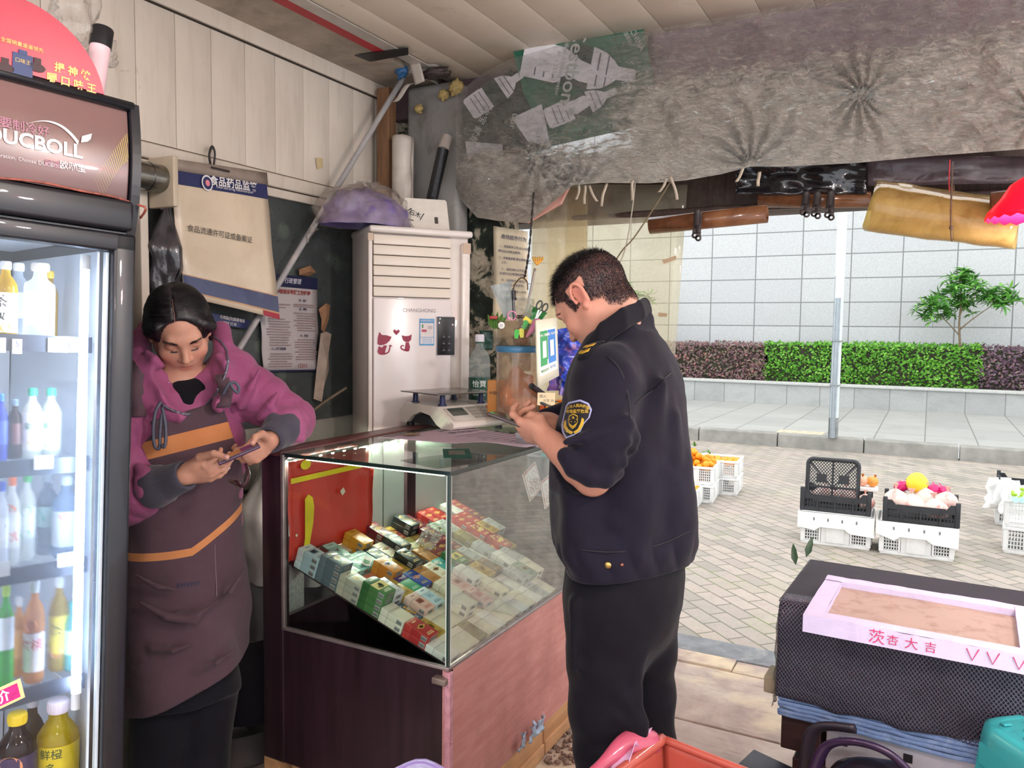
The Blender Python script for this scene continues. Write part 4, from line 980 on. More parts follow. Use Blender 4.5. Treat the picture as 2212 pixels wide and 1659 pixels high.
# dark plastic bag hanging
p=wall(360,428,.06);root=empty('black_plastic_bag','dark translucent plastic bag hanging on the wall between fridge and pouch','bag',p)
def bagf(u,v):
 a=2*math.pi*u;r_=.012+.055*min(1,v*2.2)*(1-.5*max(0,v-.7));f=1+.35*n1(math.cos(a)*2,math.sin(a)*2,v*6)+.15*math.sin(a*5+v*3)
 return(r_*math.cos(a)*f*.6,r_*math.sin(a)*f,-.02-.31*v+.01*n1(u*9,v*3))
mb=MB();mb.grid(bagf,30,22);mb.obj('bag_body',M('3b383c',.25,.3,20,bump=.5,bscale=40,coat=.4),root)
mb=MB()
for s in(-1,1):mb.tube(spline([(0,.0+s*.02,-.04),(0,s*.03,.01),(0,s*.015,.05),(0,s*-.005,.04)],5),.007,6)
mb.obj('bag_handle',M('6a6468',.3),root)
# ---- air conditioner
ax=Vector((.6,.8,0));ay=Vector((-.8,.6,0));A0=at(797,487,d=3.2);AH=A0.z;A0.z=0
AW,AD=.45,.27
def afl(px,py,off=0):
 n=Vector((.8,-.6,0));v=at(px,py,d=1)-EYE;t=((A0+n*off-EYE).dot(n))/v.dot(n);q=EYE+v*t-A0;return q.dot(ax),q.z
aw_=afl(1016,560)[0];AW=aw_
ac=empty('floor_air_conditioner','tall white floor standing air conditioner in the corner behind the counter','air conditioner',A0,(0,0,math.atan2(ax.y,ax.x)))
ACM=M('d9cfc8',.3,.04,3,stain='b5a294',sscale=3,samt=.35,coat=.2);ACL=M('d6c9bb',.35,.04,3)
zl1=afl(900,510)[1];zl0=afl(900,643)[1];xl0=.0;xl1=afl(975,560)[0]
mb=MB();mb.box((AW/2,AD/2+.02,AH/2),(AW,AD,AH-.02),bev=.012);mb.box((AW/2,AD/2,AH-.012),(AW+.006,AD+.05,.028),bev=.01);mb.box((AW/2,AD/2,.03),(AW,AD,.06));mb.obj('cabinet_body',ACM,ac)
mb=MB();mb.box((AW-.02,.012,AH/2-.02),(.04,.03,AH-.06),bev=.008);mb.box((.006,.012,AH/2-.02),(.018,.03,AH-.06),bev=.006);mb.obj('side_trim',ACM,ac)
mb=MB();n=6;hh=(zl1-zl0)/n
for k in range(n):mb.box(((.02+xl1)/2,.008,zl0+hh*(k+.5)),(xl1-.02,.012,hh-.003),rot=(R(-5),0,0),bev=.003)
mb.box(((.02+xl1)/2,.02,(zl0+zl1)/2),(xl1-.02,.01,zl1-zl0),m=1);mb.obj('louver',[ACL,M('6d6158',.7)],ac)
mb=MB();mb.box(((.018+xl1)/2,.006,zl0/2+.0),(xl1-.018,.022,zl0-.01),bev=.005);mb.obj('front_panel',M('ddd3d1',.22,.03,2,coat=.4,stain='c2b3ab',sscale=2,samt=.3),ac)
mb=MB();x0,z0_=afl(941,768);x1,z1_=afl(982,684);mb.box(((x0+x1)/2,-.006,(z0_+z1_)/2),(x1-x0,.008,z1_-z0_),bev=.004,m=1);mb.box(((x0+x1)/2,-.009,(z0_+z1_)/2),(x1-x0-.006,.006,z1_-z0_-.006),bev=.003,m=0)
for i in range(2):
 for j in range(3):mb.box((x0+(x1-x0)*(.38+.28*i),-.0125,z0_+(z1_-z0_)*(.14+.17*j)),(.010,.001,.006),m=2);mb.box((x0+(x1-x0)*(.38+.28*i),-.0125,z0_+(z1_-z0_)*(.20+.17*j)),(.004,.001,.002),m=2)
mb.obj('control_display',[M('141216',.35,coat=.1),M('b9b6bd',.3),M('6f6c78',.4)],ac)
F2=lambda px,py,off=-.0065:(lambda q:frame((q[0],off,q[1]),(1,0,0),(0,0,1)))(afl(px,py))
mb=MB();mb.text('CHANGHONG',F2(905,671),.022,0,.0);mb.obj('lettering',M('8d8488',.4),ac)
mb=MB();x0,z0_=afl(905,746);x1,z1_=afl(937,689);mb.box(((x0+x1)/2,-.0065,(z0_+z1_)/2),(x1-x0,.002,z1_-z0_),m=0)
wz=z1_-z0_;wx=x1-x0
mb.box(((x0+x1)/2,-.0078,z0_+wz*.58),(wx*.9,.001,wz*.52),m=1);mb.box(((x0+x1)/2,-.0078,z0_+wz*.18),(wx*.9,.001,wz*.24),m=1)
mb.text('中国能效标识',frame(((x0+x1)/2,-.0085,z0_+wz*.92),(1,0,0),(0,0,1)),.010,1,0);mb.box((x0+wx*.2,-.0085,z0_+wz*.72),(.006,.001,.016),m=3);mb.box((x0+wx*.3,-.0085,z0_+wz*.55),(.022,.001,.010),m=2);mb.box((x0+wx*.72,-.0085,z0_+wz*.68),(.020,.001,.014),m=4)
for k in range(4):mb.box(((x0+x1)/2,-.0085,z0_+wz*(.10+.05*k)),(wx*.7,.001,.0018),m=0)
mb.obj('rating_label',[M('4a93c4',.4),M('ddd3d1',.4),M('b8475a',.4),M('3b8a5a',.4),M('bfb6b6',.4)],ac)
RED_ST=M('8f1f3c',.4)
def sticker(name,polys,m=RED_ST):
 mb=MB()
 for poly in polys:
  q=[afl(680+x/2.86,380+y/2.86)for x,y in poly];mb.add([(a,-.0068,b)for a,b in q],[tuple(range(len(q)))])
 return mb.obj(name,m,ac)
def arcp(pts,w):
 sp=spline([Vector((x,y,0))for x,y in pts],5);L,Rr=[],[]
 for i,p in enumerate(sp):
  t=(sp[min(i+1,len(sp)-1)]-sp[max(i-1,0)]).normalized();nn=Vector((-t.y,t.x,0));ww=w*(1-.4*i/len(sp));L.append(p+nn*ww);Rr.append(p-nn*ww)
 return[[(L[i].x,L[i].y),(L[i+1].x,L[i+1].y),(Rr[i+1].x,Rr[i+1].y),(Rr[i].x,Rr[i].y)]for i in range(len(sp)-1)]
sticker('cat_sticker',[[(396,963),(412,982),(440,984),(472,994),(460,1018),(440,1036),(418,1044),(396,1046),(384,1036),(386,1000)],[(392,1052),(414,1060),(424,1046),(444,1048),(436,1070),(430,1098),(410,1106),(392,1100),(384,1086)]]+arcp([(418,1102),(450,1090),(460,1066),(462,1046),(474,1054)],5))
sticker('cat_sticker',[[(534,984),(556,990),(578,988),(596,978),(592,1012),(578,1026),(560,1026),(544,1016)],[(560,1028),(578,1028),(586,1056),(580,1082),(566,1084),(552,1076)]]+arcp([(570,1080),(545,1074),(530,1062),(534,1048),(548,1050)],5))
sticker('heart_sticker',[[(502,986),(484,966),(482,954),(490,948),(502,956),(514,948),(522,956),(520,966)]])
mb=MB();mb.box((AW-.018,-.0045,afl(1005,537)[1]),(.036,.002,.045));mb.box((.006,-.0045,AH-.045),(.022,.002,.03));mb.obj('tape_patch',M('b59a83',.4,.1),ac)
# purple bag on the air conditioner
c0=at(788,452,d=3.28);zt_=AH+.004
root=empty('purple_bag','clear plastic bag stuffed with purple cloth on top of the air conditioner','bag',(c0.x,c0.y,zt_),(0,0,math.atan2(ax.y,ax.x)))
mb=MB();vs=[]
def dome(u,v,s=1.0,rn=0,am=.16):
 a=2*math.pi*u;th=v*math.pi/2*1.02;r_=math.cos(th);z=math.sin(th)
 f=1+am*n1(math.cos(a)*2.2+rn,math.sin(a)*2.2,v*4)+am*.5*n1(math.cos(a)*6+rn,math.sin(a)*6,v*9)
 return(.195*s*(r_**.7 if r_>0 else 0)*math.cos(a)*f,.12*s*(r_**.7 if r_>0 else 0)*math.sin(a)*f,.155*s*z*f+.002)
mb.grid(lambda u,v:dome(u,v,.93,3,.14),44,22);mb.obj('cloth_filling',M('6f5f8c',.45,.35,14,bump=.8,bscale=25,coat=.3),root)
mb=MB();mb.grid(lambda u,v:dome(u,v,1.04,0,.13),60,26)
mb.grid(lambda u,v:Vector((-.17-.08*v,-.05+.1*u,.05-.13*v))+Vector((.02*n1(u*6,v*5),.015*n1(u*7,v*4,3),0)),12,10)
for k in range(3):mb.grid(lambda u,v,k=k:Vector((-.02+.03*k+.02*(u-.5),-.02+.02*(u-.5),.15+.035*v))+Vector((.018*n1(u*6+k,v*5),.018*n1(u*6,v*5+k,3),0)),6,6)
mb.obj('clear_film',M_clear(haze=.16,hcol='f0dccd',rough=.15,bump=.8,bscale=28,hscale=14,ior=1.55),root)
# styrofoam lid
root=empty('styrofoam_slab','white styrofoam lid with pen marks standing on the air conditioner','lid',A0+ax*.255+ay*.10+Vector((0,0,AH)),(R(-14),0,math.atan2(ax.y,ax.x)))
x0,z0_=afl(882,490);x1,z1_=afl(1003,426);lw=(x1-x0)*1.08;lh=(z1_-z0_)*1.1
out=[(0,.01),(lw*.62,.0),(lw*.66,.012),(lw,.0),(lw*.985,lh*.95),(lw*.96,lh),(lw*.28,lh*.97),(lw*.2,lh*.72),(0,lh*.70)]
mb=MB();mb.prism([(x-lw/2,y)for x,y in out],.11,frame((0,.11,0),(1,0,0),(0,0,1)));mb.obj('foam_slab',M('d8cfc4',.75,.06,30,bump=.3,bscale=160),root,bevel=.008)
mb=MB();mb.tube([(-.035,-.0012,.105),(-.065,-.0012,.085),(-.06,-.0012,.055),(-.03,-.0012,.05)],.002,5);mb.tube([(.02,-.0012,.085),(-.0,-.0012,.055)],.002,5);mb.text('石木',frame((-.022,-.002,.08),(.9,0,-.3),(.3,0,.9)),.028,0,.01);mb.obj('pen_mark',INK,root)
mb=MB();mb.box((.075,-.001,.058),(.016,.006,.03),bev=.003);mb.obj('slot',M('4a443e',.8),root)
# ---- ceiling corner: post, wrapped pipe, taped bundle
mb=MB();mb.box((-2.26,3.0,1.3),(.07,.06,2.6),bev=.006);p=at(862,280,Y=2.97)
o=mb.obj('wooden_post',M_wood('5c3f2c','8a6547',(20,20,2),.6,0));tag(o,'brown wooden post in the wall corner behind the air conditioner','post')
mb=MB();p=at(861,300,Y=2.95);zt2=at(861,296,Y=2.95).z
mb.grid(lambda u,v:((p.x)+.048*(1+.12*n1(u*5,v*9))*math.cos(2*math.pi*u),2.985+.048*(1+.12*n1(u*5+9,v*9))*math.sin(2*math.pi*u),zt2+.01*n1(u*6)-1.0*v),20,40)
tag(mb.obj('wrapped_pipe',M('c3b8ae',.35,.1,9,bump=.5,bscale=30,stain='8f7f70',sscale=8),solid=.003),'white plastic wrapping around the lower part of the corner post','pipe')
mb=MB();mb.cyl(at(958,320,Y=3.0),at(932,436,Y=3.02),.026,seg=16);root=mb.obj('black_pipe',M('17171a',.3,.15,30,bump=.3));tag(root,'short black taped pipe slanting in front of the grey pillar','pipe')
mb=MB();mb.cyl(at(966,296,Y=3.03),at(957,324,Y=3.0),.024,.027,seg=16);mb.obj('pale_end',M('b0a59c',.5),root)
bp=at(905,150,Y=2.94);root=empty('taped_bundle','grey duct tape bundle with blue and brown wrapping at the ceiling corner','bundle',bp)
mb=MB();lump(mb,(0,0,.02),.062,3,.45,2.6,(1.5,1.0,.75),seg=36,rings=24);mb.obj('tape_wrap',M('8b847e',.35,.2,12,bump=.5,bscale=30,stain='4b4038',sscale=9),root)
mb=MB();mb.grid(lambda u,v:(-.02+.05*u+.03*v+.02*math.sin(v*2),-.07-.012*math.sin(v*3.2),.06-.15*v+.01*u),4,12);mb.grid(lambda u,v:(.0+.03*u-.1*v,-.06,-.08-.05*v+.015*math.sin(v*5)),3,8);mb.obj('tape_tail',M('b1a89e',.35,.1,10),root,solid=.002)
mb=MB();lump(mb,(-.06,-.045,-.01),.03,7,.5,3,(1,.6,1.1),seg=20,rings=14);mb.obj('blue_wrap',M('2f5f8e',.35,.3,30),root)
mb=MB();lump(mb,(-.07,-.05,.025),.028,9,.5,4,(1,.7,.7),seg=20,rings=14);mb.obj('brown_tape',M('9a6a45',.3,.3,30,coat=.4),root)
mb=MB();lump(mb,(.09,-.005,-.03),.045,4,.4,3,(1.5,.8,.5),seg=24,rings=14);mb.obj('hose_end',M('3b3230',.5,.3,60,bump=.8),root)
for k,(px,py,s_)in enumerate(((985,190,.03),(958,205,.022),(905,235,.018))):
 mb=MB();c_=at(px,py,Y=3.04);lump(mb,(0,0,0),s_,12+k,.5,3,(1.2,.7,1),seg=22,rings=14);tag(mb.obj('foam_filler',M('a8925f',.85,.25,20,bump=.8),loc=c_),('yellow foam filler lump beside the pillar top','small yellow foam lump on the pillar top','smear of yellow foam on the pillar face')[k],'foam')
q=[at(x,y,Z=CEIL-.012)for x,y in((766,120),(882,103),(882,118),(800,133))];mb=MB();mb.add(q,[(3,2,1,0)]);tag(mb.obj('black_tape_patch',M('1b1a1c',.4),solid=.002),'black tape patch on the ceiling at the end of the red stripe','tape')
# ---- plastic cover over the shutter housing
def pl(pts,t):
 xs=[p[0]for p in pts];return np.interp(t,xs,[p[1]for p in pts])
TOPP=[(985,205),(1040,160),(1100,128),(1240,88),(1400,66),(1590,32),(1770,2),(2212,-70),(2420,-104)]
BOTP=[(985,420),(1030,470),(1068,476),(1140,482),(1190,440),(1238,400),(1300,395),(1400,396),(1480,390),(1560,376),(1620,360),(1700,360),(1850,352),(2000,338),(2212,322),(2420,306)]
TIES=[(1160,342,.8),(1622,357,1.1),(1862,205,.9),(1242,400,.8),(2240,250,.6)]
def cover(px,v,off=0):
 yt,yb=pl(TOPP,px),pl(BOTP,px);py=yt+(yb-yt)*v
 Y=2.86+.25*v-.09*math.sin(math.pi*min(1,v*1.05))-.03*math.sin(px*.006)
 return px,py,Y
def cover_pt(px,v):
 px,py,Y=cover(px,v)
 d=0
 for tx,ty,s_ in TIES:
  dx,dy=px-tx,py-ty;r_=math.hypot(dx,dy)+1;a=math.atan2(dy,dx)
  d+=s_*.050*math.exp(-r_/210)*(abs(math.sin(a*7+1.5*n1(r_*.012,tx)))-.5)*min(1,r_/18)-s_*-.05*math.exp(-r_/60)
 d+=.022*n1(px*.012,py*.02,1)+.022*(.5-abs(n1(px*.016+.02*py,py*.03-px*.008,5)))+.013*(.5-abs(n1(px*.05-py*.04,py*.06+px*.02,9)))+.006*abs(n1(px*.11,py*.12,3))
 return at(px,py,Y=Y-d*.9)
NU,NV=330,84;px=np.linspace(985,2400,NU+1)
mb=MB();mb.grid(lambda u,v:cover_pt(985+1415*u,v),NU,NV)
t=NT('cloudy_wrinkled_film');v=t.coord()
c=t.ramp(t.noise(v,3,5),[(.3,lin('e6dacb')),(.7,lin('f6eee2'))])
nm=t.bump(t.noise(t.coord(rot=(0,R(35),0),scale=(1,1,3.2)),20,8,.62,2.2),1.0,.05)
df=t.n('ShaderNodeBsdfDiffuse');tl=t.n('ShaderNodeBsdfTranslucent')
for x in(df,tl):t.l(c,x.inputs[0]);t.l(nm,x.inputs['Normal'])
m0=t.n('ShaderNodeMixShader');m0.inputs[0].default_value=.35;t.l(df.outputs[0],m0.inputs[1]);t.l(tl.outputs[0],m0.inputs[2])
tr=t.n('ShaderNodeBsdfTransparent');f=t.ramp(t.noise(t.coord(rot=(0,R(25),0),scale=(1,1,3)),11,8,.72,1.8),[(.30,(.10,)*3),(.5,(.36,)*3),(.62,(.9,)*3)])
sz=t.n('ShaderNodeSeparateXYZ');t.l(v,sz.inputs[0]);low=t.n('ShaderNodeMapRange');low.inputs[1].default_value=2.46;low.inputs[2].default_value=2.26;low.inputs[3].default_value=.6;low.inputs[4].default_value=4.5;t.l(sz.outputs['Z'],low.inputs[0])  # haze thickens downward to stand for daylight on the lower film
m1=t.n('ShaderNodeMixShader');lw2=t.n('ShaderNodeMapRange');lw2.inputs[1].default_value=2.27;lw2.inputs[2].default_value=2.16;t.l(sz.outputs['Z'],lw2.inputs[0]);cx5=t.n('ShaderNodeMapRange');cx5.inputs[1].default_value=-1.12;cx5.inputs[2].default_value=-1.0;cx5.inputs[3].default_value=.15;t.l(sz.outputs['X'],cx5.inputs[0]);t.l(t.math('MULTIPLY',t.math('MULTIPLY',f,low.outputs[0]),t.math('MAXIMUM',cx5.outputs[0],lw2.outputs[0])),m1.inputs[0]);t.l(tr.outputs[0],m1.inputs[1]);t.l(m0.outputs[0],m1.inputs[2])
gl=t.n('ShaderNodeBsdfGlossy');gl.inputs['Roughness'].default_value=.13;t.l(nm,gl.inputs['Normal']);fr_=t.fres(2.5,nm)
m2=t.n('ShaderNodeMixShader');t.l(fr_,m2.inputs[0]);t.l(m1.outputs[0],m2.inputs[1]);t.l(gl.outputs[0],m2.inputs[2])
tag(mb.obj('plastic_cover',t.done(m2.outputs[0])),'wrinkled cloudy plastic sheeting wrapped over the shutter housing above the stall opening','plastic sheet')
mb=MB()   # dark lining hung behind the film
mb.grid(lambda u,v:at(1400+1000*u,pl(TOPP,1400+1000*u)+6+(pl([(1400,190),(1700,150),(2000,120),(2400,60)],1400+1000*u)-pl(TOPP,1400+1000*u))*v,Y=3.0-.0*v+.006*n1(u*30,v*6)),60,8)
tag(mb.obj('dark_lining',M('84707a',.6,.25,4,stain='9a7276',sscale=3),solid=.004),'dusky purple brown lining board behind the upper plastic sheeting','board')
# flattened carton with bottle pictures behind the film
GRNC=M('24604a',.5,.15,8);GRN2=M('2b6a50',.5,.15,8);PALE=M('dedbe0',.5,.1,12);DARKG=M('1c2a26',.5,.15,8)
def cp(x,y,off=0):
 v=(y-pl(TOPP,x))/(pl(BOTP,x)-pl(TOPP,x));return at(x,y,Y=2.94+.16*v-.07*math.sin(math.pi*min(1,max(0,v)))-off)
root=empty('flattened_carton','flattened green water carton with bottle pictures behind the clear plastic sheeting','carton',cp(1270,190))
o0=cp(1270,190)
mb=loc(MB());c_=[cp(*q)for q in((1105,92),(1386,40),(1430,262),(1192,316),(1130,200))];mb.add(c_,[(4,3,2,1,0)]);mb.obj('carton_face',GRNC,root,solid=.004)
mb=loc(MB());c_=[cp(*q)for q in((998,235),(1105,150),(1130,200),(1192,318),(1090,352),(1010,345))];mb.add(c_,[(5,4,3,2,1,0)]);mb.obj('carton_flap',DARKG,root,solid=.004)
def bottle_print(mb,x0,y0,x1,y1,w,m=0,lab=1):
 d=Vector((x1-x0,y1-y0,0));L=d.length;d.normalize();n_=Vector((-d.y,d.x,0))
 prof=[(0,.8),(.04,.95),(.3,1),(.34,.93),(.38,1),(.62,1),(.72,.85),(.8,.55),(.84,.32),(.98,.3),(1,.28)]
 A=[(x0+d.x*L*t_+n_.x*w*q,y0+d.y*L*t_+n_.y*w*q)for t_,q in prof];B=[(x0+d.x*L*t_-n_.x*w*q,y0+d.y*L*t_-n_.y*w*q)for t_,q in prof]
 mb.add([cp(x,y,.006)for x,y in A+B[::-1]],[tuple(range(2*len(prof)))],m)
 q=[(x0+d.x*L*t_+n_.x*w*s*1.0,y0+d.y*L*t_+n_.y*w*s*1.0)for t_,s in((.36,1),(.36,-1),(.6,-1),(.6,1))];mb.add([cp(x,y,.008)for x,y in q],[(0,1,2,3)],lab)
 for t_ in(.12,.2,.28,.66,.74):
  q=[(x0+d.x*L*(t_+e)+n_.x*w*s*.8,y0+d.y*L*(t_+e)+n_.y*w*s*.8)for e,s in((0,1),(0,-1),(.012,-1),(.012,1))];mb.add([cp(x,y,.0085)for x,y in q],[(0,1,2,3)],2)
mb=loc(MB());bottle_print(mb,1130,120,1372,165,46);bottle_print(mb,1180,258,1332,196,24);mb.add([cp(*q,.006)for q in((1105,255),(1170,225),(1190,318),(1140,305))],[(0,1,2,3)],0)
bottle_print(mb,1012,238,1128,160,26);mb.add([cp(*q,.006)for q in((1005,305),(1085,312),(1088,345),(1010,342))],[(0,1,2,3)],0)
mb.obj('bottle_print',[PALE,M('2c3d38',.5),M('6a6876',.5)],root)
mb=loc(MB())
def ct(x,y,ang):a=R(ang);return frame(cp(x,y,.011),Vector((math.cos(a),0,-math.sin(a))),Vector((math.sin(a),0,math.cos(a))))
for s,x,y,ang,sz,m_ in(('Cestbon',1238,142,102,.085,0),('Purified drinking water',1215,140,102,.026,0),('Net 555ml',1200,142,102,.026,0),('TEAM CHINA',1366,66,62,.03,0),('中国国家队',1352,74,62,.018,0),('喝怡宝',1346,218,90,.05,0),('怡寶',1236,232,115,.03,0),('怡宝 就是',1036,270,120,.04,0),('uor',1110,262,105,.045,0),('ESTB',1060,370,-55,.05,0)):mb.text(s,ct(x,y,ang),sz,m_,.01)
mb.obj('lettering',M('b9bcb8',.5),root)
# pink foam sheet in the corner of the opening
mb=MB();c_=[at(x,y,Y=3.16)for x,y in((1066,402),(1150,352),(1238,388),(1212,440),(1140,482),(1068,476))];mb.add(c_,[(5,4,3,2,1,0)]);tag(mb.obj('pink_foam_sheet',M('e0a598',.6,.08,6),solid=.02),'pink foam sheet behind plastic at the corner of the opening','foam sheet')
# ragged dark carton scraps at the jamb under the cover
for k,(px_,py_,s_)in enumerate(((1035,360,.06),(1050,395,.07),(1020,410,.05),(1045,330,.05))):
 mb=MB();rn=k*5;mb.grid(lambda u,v:((u-.5)*s_*2+.02*n1(u*4+rn,v*4),.02*n1(u*5+rn,v*5,2),(v-.5)*s_*2.2+.02*n1(u*4,v*4+rn)),10,10)
 tag(mb.obj('torn_carton',M('2f3d33',.6,.4,30,stain='a39a86',sscale=12,samt=.9),loc=at(px_,py_,Y=3.12),solid=.002),'torn dark green carton scrap tucked at the jamb, %s'%('below the bottle carton','beside the pink foam sheet','lowest above the mossy wall','uppermost of the scraps')[k],'scrap',)
# ---- hanging clear strips, notice, wires
PVC1=M_clear('fbf5e6',.45,'f2ead6',rough=.08,hscale=5,hvar=.5,ior=1.4);PVC2=M_clear('fbf7ea',.22,'f2ecd9',rough=.06,hscale=4,hvar=.5,ior=1.4)
def strip(pts,Y,mat,label,sag=.01):
 s_=Sheet(*[at(x,y,Y=Y)for x,y in pts]);mb=MB();mb.grid(lambda u,v:s_.p(u,v,sag*math.sin(u*5+v)),16,24)
 return tag(mb.obj('clear_strip_curtain',mat,solid=.002),label,'curtain')
strip(((1148,400),(1268,400),(1265,905),(1148,905)),3.44,PVC1,'yellowed cloudy plastic strip hanging behind the notice')
strip(((1182,400),(1484,398),(1448,905),(1182,905)),3.45,PVC2,'wide clear plastic strip hanging behind the officer')
for k,(pts)in enumerate((((1430,562),(1460,552),(1462,560),(1434,570)),((1422,675),(1442,677),(1440,684),(1422,684)))):
 mb=MB();mb.add([at(x,y,Y=3.43)for x,y in pts],[(0,1,2,3)]);tag(mb.obj('tape_scrap',M('b59c7c',.5),solid=.001),('upper brown tape scrap on the clear plastic strip','lower brown tape scrap on the clear plastic strip')[k],'tape')
sh=Sheet(at(1066,488,Y=3.15),at(1140,500,Y=3.15),at(1140,730,Y=3.15),at(1066,730,Y=3.15));o0=sh.p(.5,.5)
po=empty('notice_sheet','cream paper notice with printed shop rules hanging in the window corner','notice',o0)
mb=loc(MB());mb.grid(lambda u,v:sh.p(u,v,.006*n1(u*3,v*4)),8,14);mb.obj('paper_sheet',M('ddd0b6',.5,.08,5,stain='a58f6d',sscale=5),po,solid=.0015)
mb=loc(MB())
for s,u,v,sz in(('商场超市行为',.62,.085,.022),('一、热爱服务工作,全心全意',.62,.17,.0125),('履行自己的职业职责。',.52,.215,.0125),('二、服尊重顾客,满足顾客需要',.64,.275,.0125),('工作。',.36,.315,.0125),('三、诚信待顾,公平交易',.62,.375,.0125),('诺,维护企业管理和消费者',.60,.415,.0125),('四、仔细爱护,仪容大方',.62,.475,.0125),('体,互相帮助,和谐合作。',.58,.515,.0125),('五、服务态度统一,不说',.62,.575,.0125),('不得强买,不欺诈,不蒙',.64,.64,.0125)):mb.text(s,sh.T(u,v,.008),sz,0,.004)
mb.obj('lettering',M('2e3260',.6),po)
def wire(name,pts,r,mat,label,cat='cord',n=6,twist=False):
 mb=MB();sp=spline(pts,n)
 if twist:
  fine=spline(sp,8)
  for ph in(0,math.pi):mb.tube([p+Vector((math.cos(i*.55+ph),math.sin(i*.55+ph),0))*r for i,p in enumerate(fine)],r,5)
 else:mb.tube(sp,r,6)
 return tag(mb.obj(name,mat),label,cat)
Y0=3.08;q=lambda x,y,Y=Y0:at(x,y,Y=Y)
wire('twisted_wire',[q(1158,345,3.02),q(1152,430,3.02),q(1143,540,3.0),q(1133,600,3.0)],.0026,M('2a2220',.5),'black twisted wire hanging from the plastic sheeting beside the notice','wire',4,True)
wire('wire_handle',[q(1108,640,2.98),q(1112,615,2.98),q(1126,600,2.98),q(1138,608,2.98),q(1140,626,2.98)],.003,M('5c4322',.4,.4,60),'brown bundled wire loop below the twisted wire','wire')
wire('hanging_string',[q(1455,382),q(1425,430),q(1372,510),q(1345,540),q(1320,578)],.0032,M('6f6249',.7),'dark string sloping down from the plastic sheeting behind the officer','string')
wire('hanging_string',[q(1372,392),q(1366,450),q(1350,540),q(1322,600)],.003,M('a59c8b',.7),'pale string beside the dark sloping string','string')
rs=random.Random(8)
for k,(x,y,l,dx)in enumerate(((1250,398,35,-4),(1262,398,42,2),(1270,396,40,20),(1312,394,50,-14),(1368,388,45,-4),(1450,384,45,12),(1440,386,30,-16),(1606,358,38,-14),(1640,372,30,-2))):
 mb=MB();a=q(x,y,3.06);b=q(x+dx,y+l,3.06);mb.grid(lambda u,v:a.lerp(b,v)+Vector(((u-.5)*.012,.01*math.sin(v*4+k),.004*n1(v*5,k))),1,6)
 tag(mb.obj('tape_tail',M('b9ab99',.4,.15),solid=.0008),('frayed plastic tail at the gathered corner of the sheeting, %s'%('nearest the pink foam','second from the pink foam','third, bent outwards')[k])if k<3 else 'frayed tape tail hanging under the sheeting, %s'%('above the notice side of the officer','beside the pale string','at the top of the dark string, longer','at the top of the dark string, shorter','at the middle knot','beside the middle knot')[k-3],'tape')
# ---- rolled tubes, strap hooks, rolled sheet
def tube_thing(name,a,b,r,mat,label,cat,holes=True):
 root=empty(name,label,cat,a);d=Vector(b)-Vector(a);T=d.to_track_quat('Z','Y').to_matrix().to_4x4();L=d.length
 mb=MB();pts=[]
 for i in range(60):an=i*.42;rr=r*(1-.010*i/2);pts.append((rr*math.cos(an),rr*math.sin(an)))
 vs=[(x,y,0)for x,y in pts]+[(x,y,L)for x,y in pts];n=len(pts);mb.add(vs,[(i,i+1,n+i+1,n+i)for i in range(n-1)],0,True,T);mb.obj('rolled_sheet',mat,root,solid=.0015);return root
AMB=M_clear('c98d5c',.55,'b98058',rough=.15,hscale=5,ior=1.45)
tube_thing('rolled_tube',q(1405,488,3.14),q(1657,462,3.14),.036,AMB,'brownish rolled plastic tube hanging under the beam behind the officer','tube')
tube_thing('rolled_tube',q(1640,432,3.36),q(1880,432,3.36),.032,AMB,'reddish brown rolled plastic tube carrying three strap hooks','tube')
mb=MB()
mb.grid(lambda u,v:at(1590+282*u,345+75*v,Y=3.33-.015*n1(u*9,v*5)-.01*abs(n1(u*22,v*14))),40,14)
tag(mb.obj('black_plastic_wrap',M('1d1a1e',.2,.3,8,bump=.4,bscale=20,coat=.5),solid=.003),'glossy black plastic wrapped on the beam above the strap hooks','plastic sheet')
for k,(x,y0,y1,Y)in enumerate(((1512,462,525,3.10),(1744,424,472,3.30),(1768,424,476,3.30),(1797,422,480,3.30))):
 root=empty('strap_hook',('dark strap hook hanging on the brownish rolled tube','dark strap hook, first from the mossy wall side of the three','dark strap hook in the middle of the three','dark strap hook beside the white post')[k],'hook',at(x,y0,Y=Y));a=at(x,y0,Y=Y);b=at(x,y1,Y=Y);L=(a-b).length
 mb=MB();mb.grid(lambda u,v:((u-.5)*.021+.004*v,.012*math.cos(v*3)-.02,.012-L*.8*v),2,12);mb.grid(lambda u,v:((u-.5)*.021-.010*v,-.012*math.cos(v*3)-.03,.012-L*.72*v),2,12);mb.obj('strap',M('332c2c',.45,.2,30),root,solid=.003)
 mb=MB()
 for(dx,dz)in((.004,-L*.86),(-.010,-L*.76)):mb.lathe([(.005,0),(.0125,0),(.0125,.003),(.005,.003)],TR((dx,-.028,dz),(R(90),0,0)),18,close=False);mb.box((dx,-.029,dz+.016),(.02,.003,.02),bev=.001)
 mb.obj('ring_end',M('3d3534',.35,.2),root)
YEL=M_clear('f0dfa8',.38,'e8d294',rough=.07,hscale=4,hvar=.6,ior=1.45)
mb=MB();root=empty('rolled_plastic_sheet','large yellowed clear plastic sheet rolled up and tied under the beam','plastic sheet',q(1880,440,3.1));o0=q(1880,440,3.1)
A=[q(1893,388,3.16),q(1885,420,3.02),q(1863,488,3.04),q(1875,492,3.12),q(1890,400,3.13),q(1896,420,3.05),q(1880,470,3.07),q(1890,470,3.10)]
B=[q(2212,432,3.12),q(2205,470,2.98),q(2188,530,3.0),q(2196,530,3.08),q(2205,440,3.1),q(2204,470,3.02),q(2190,505,3.04),q(2195,505,3.06)]
SA,SB=spline(A,8),spline(B,8);n=len(SA);mb=loc(MB())
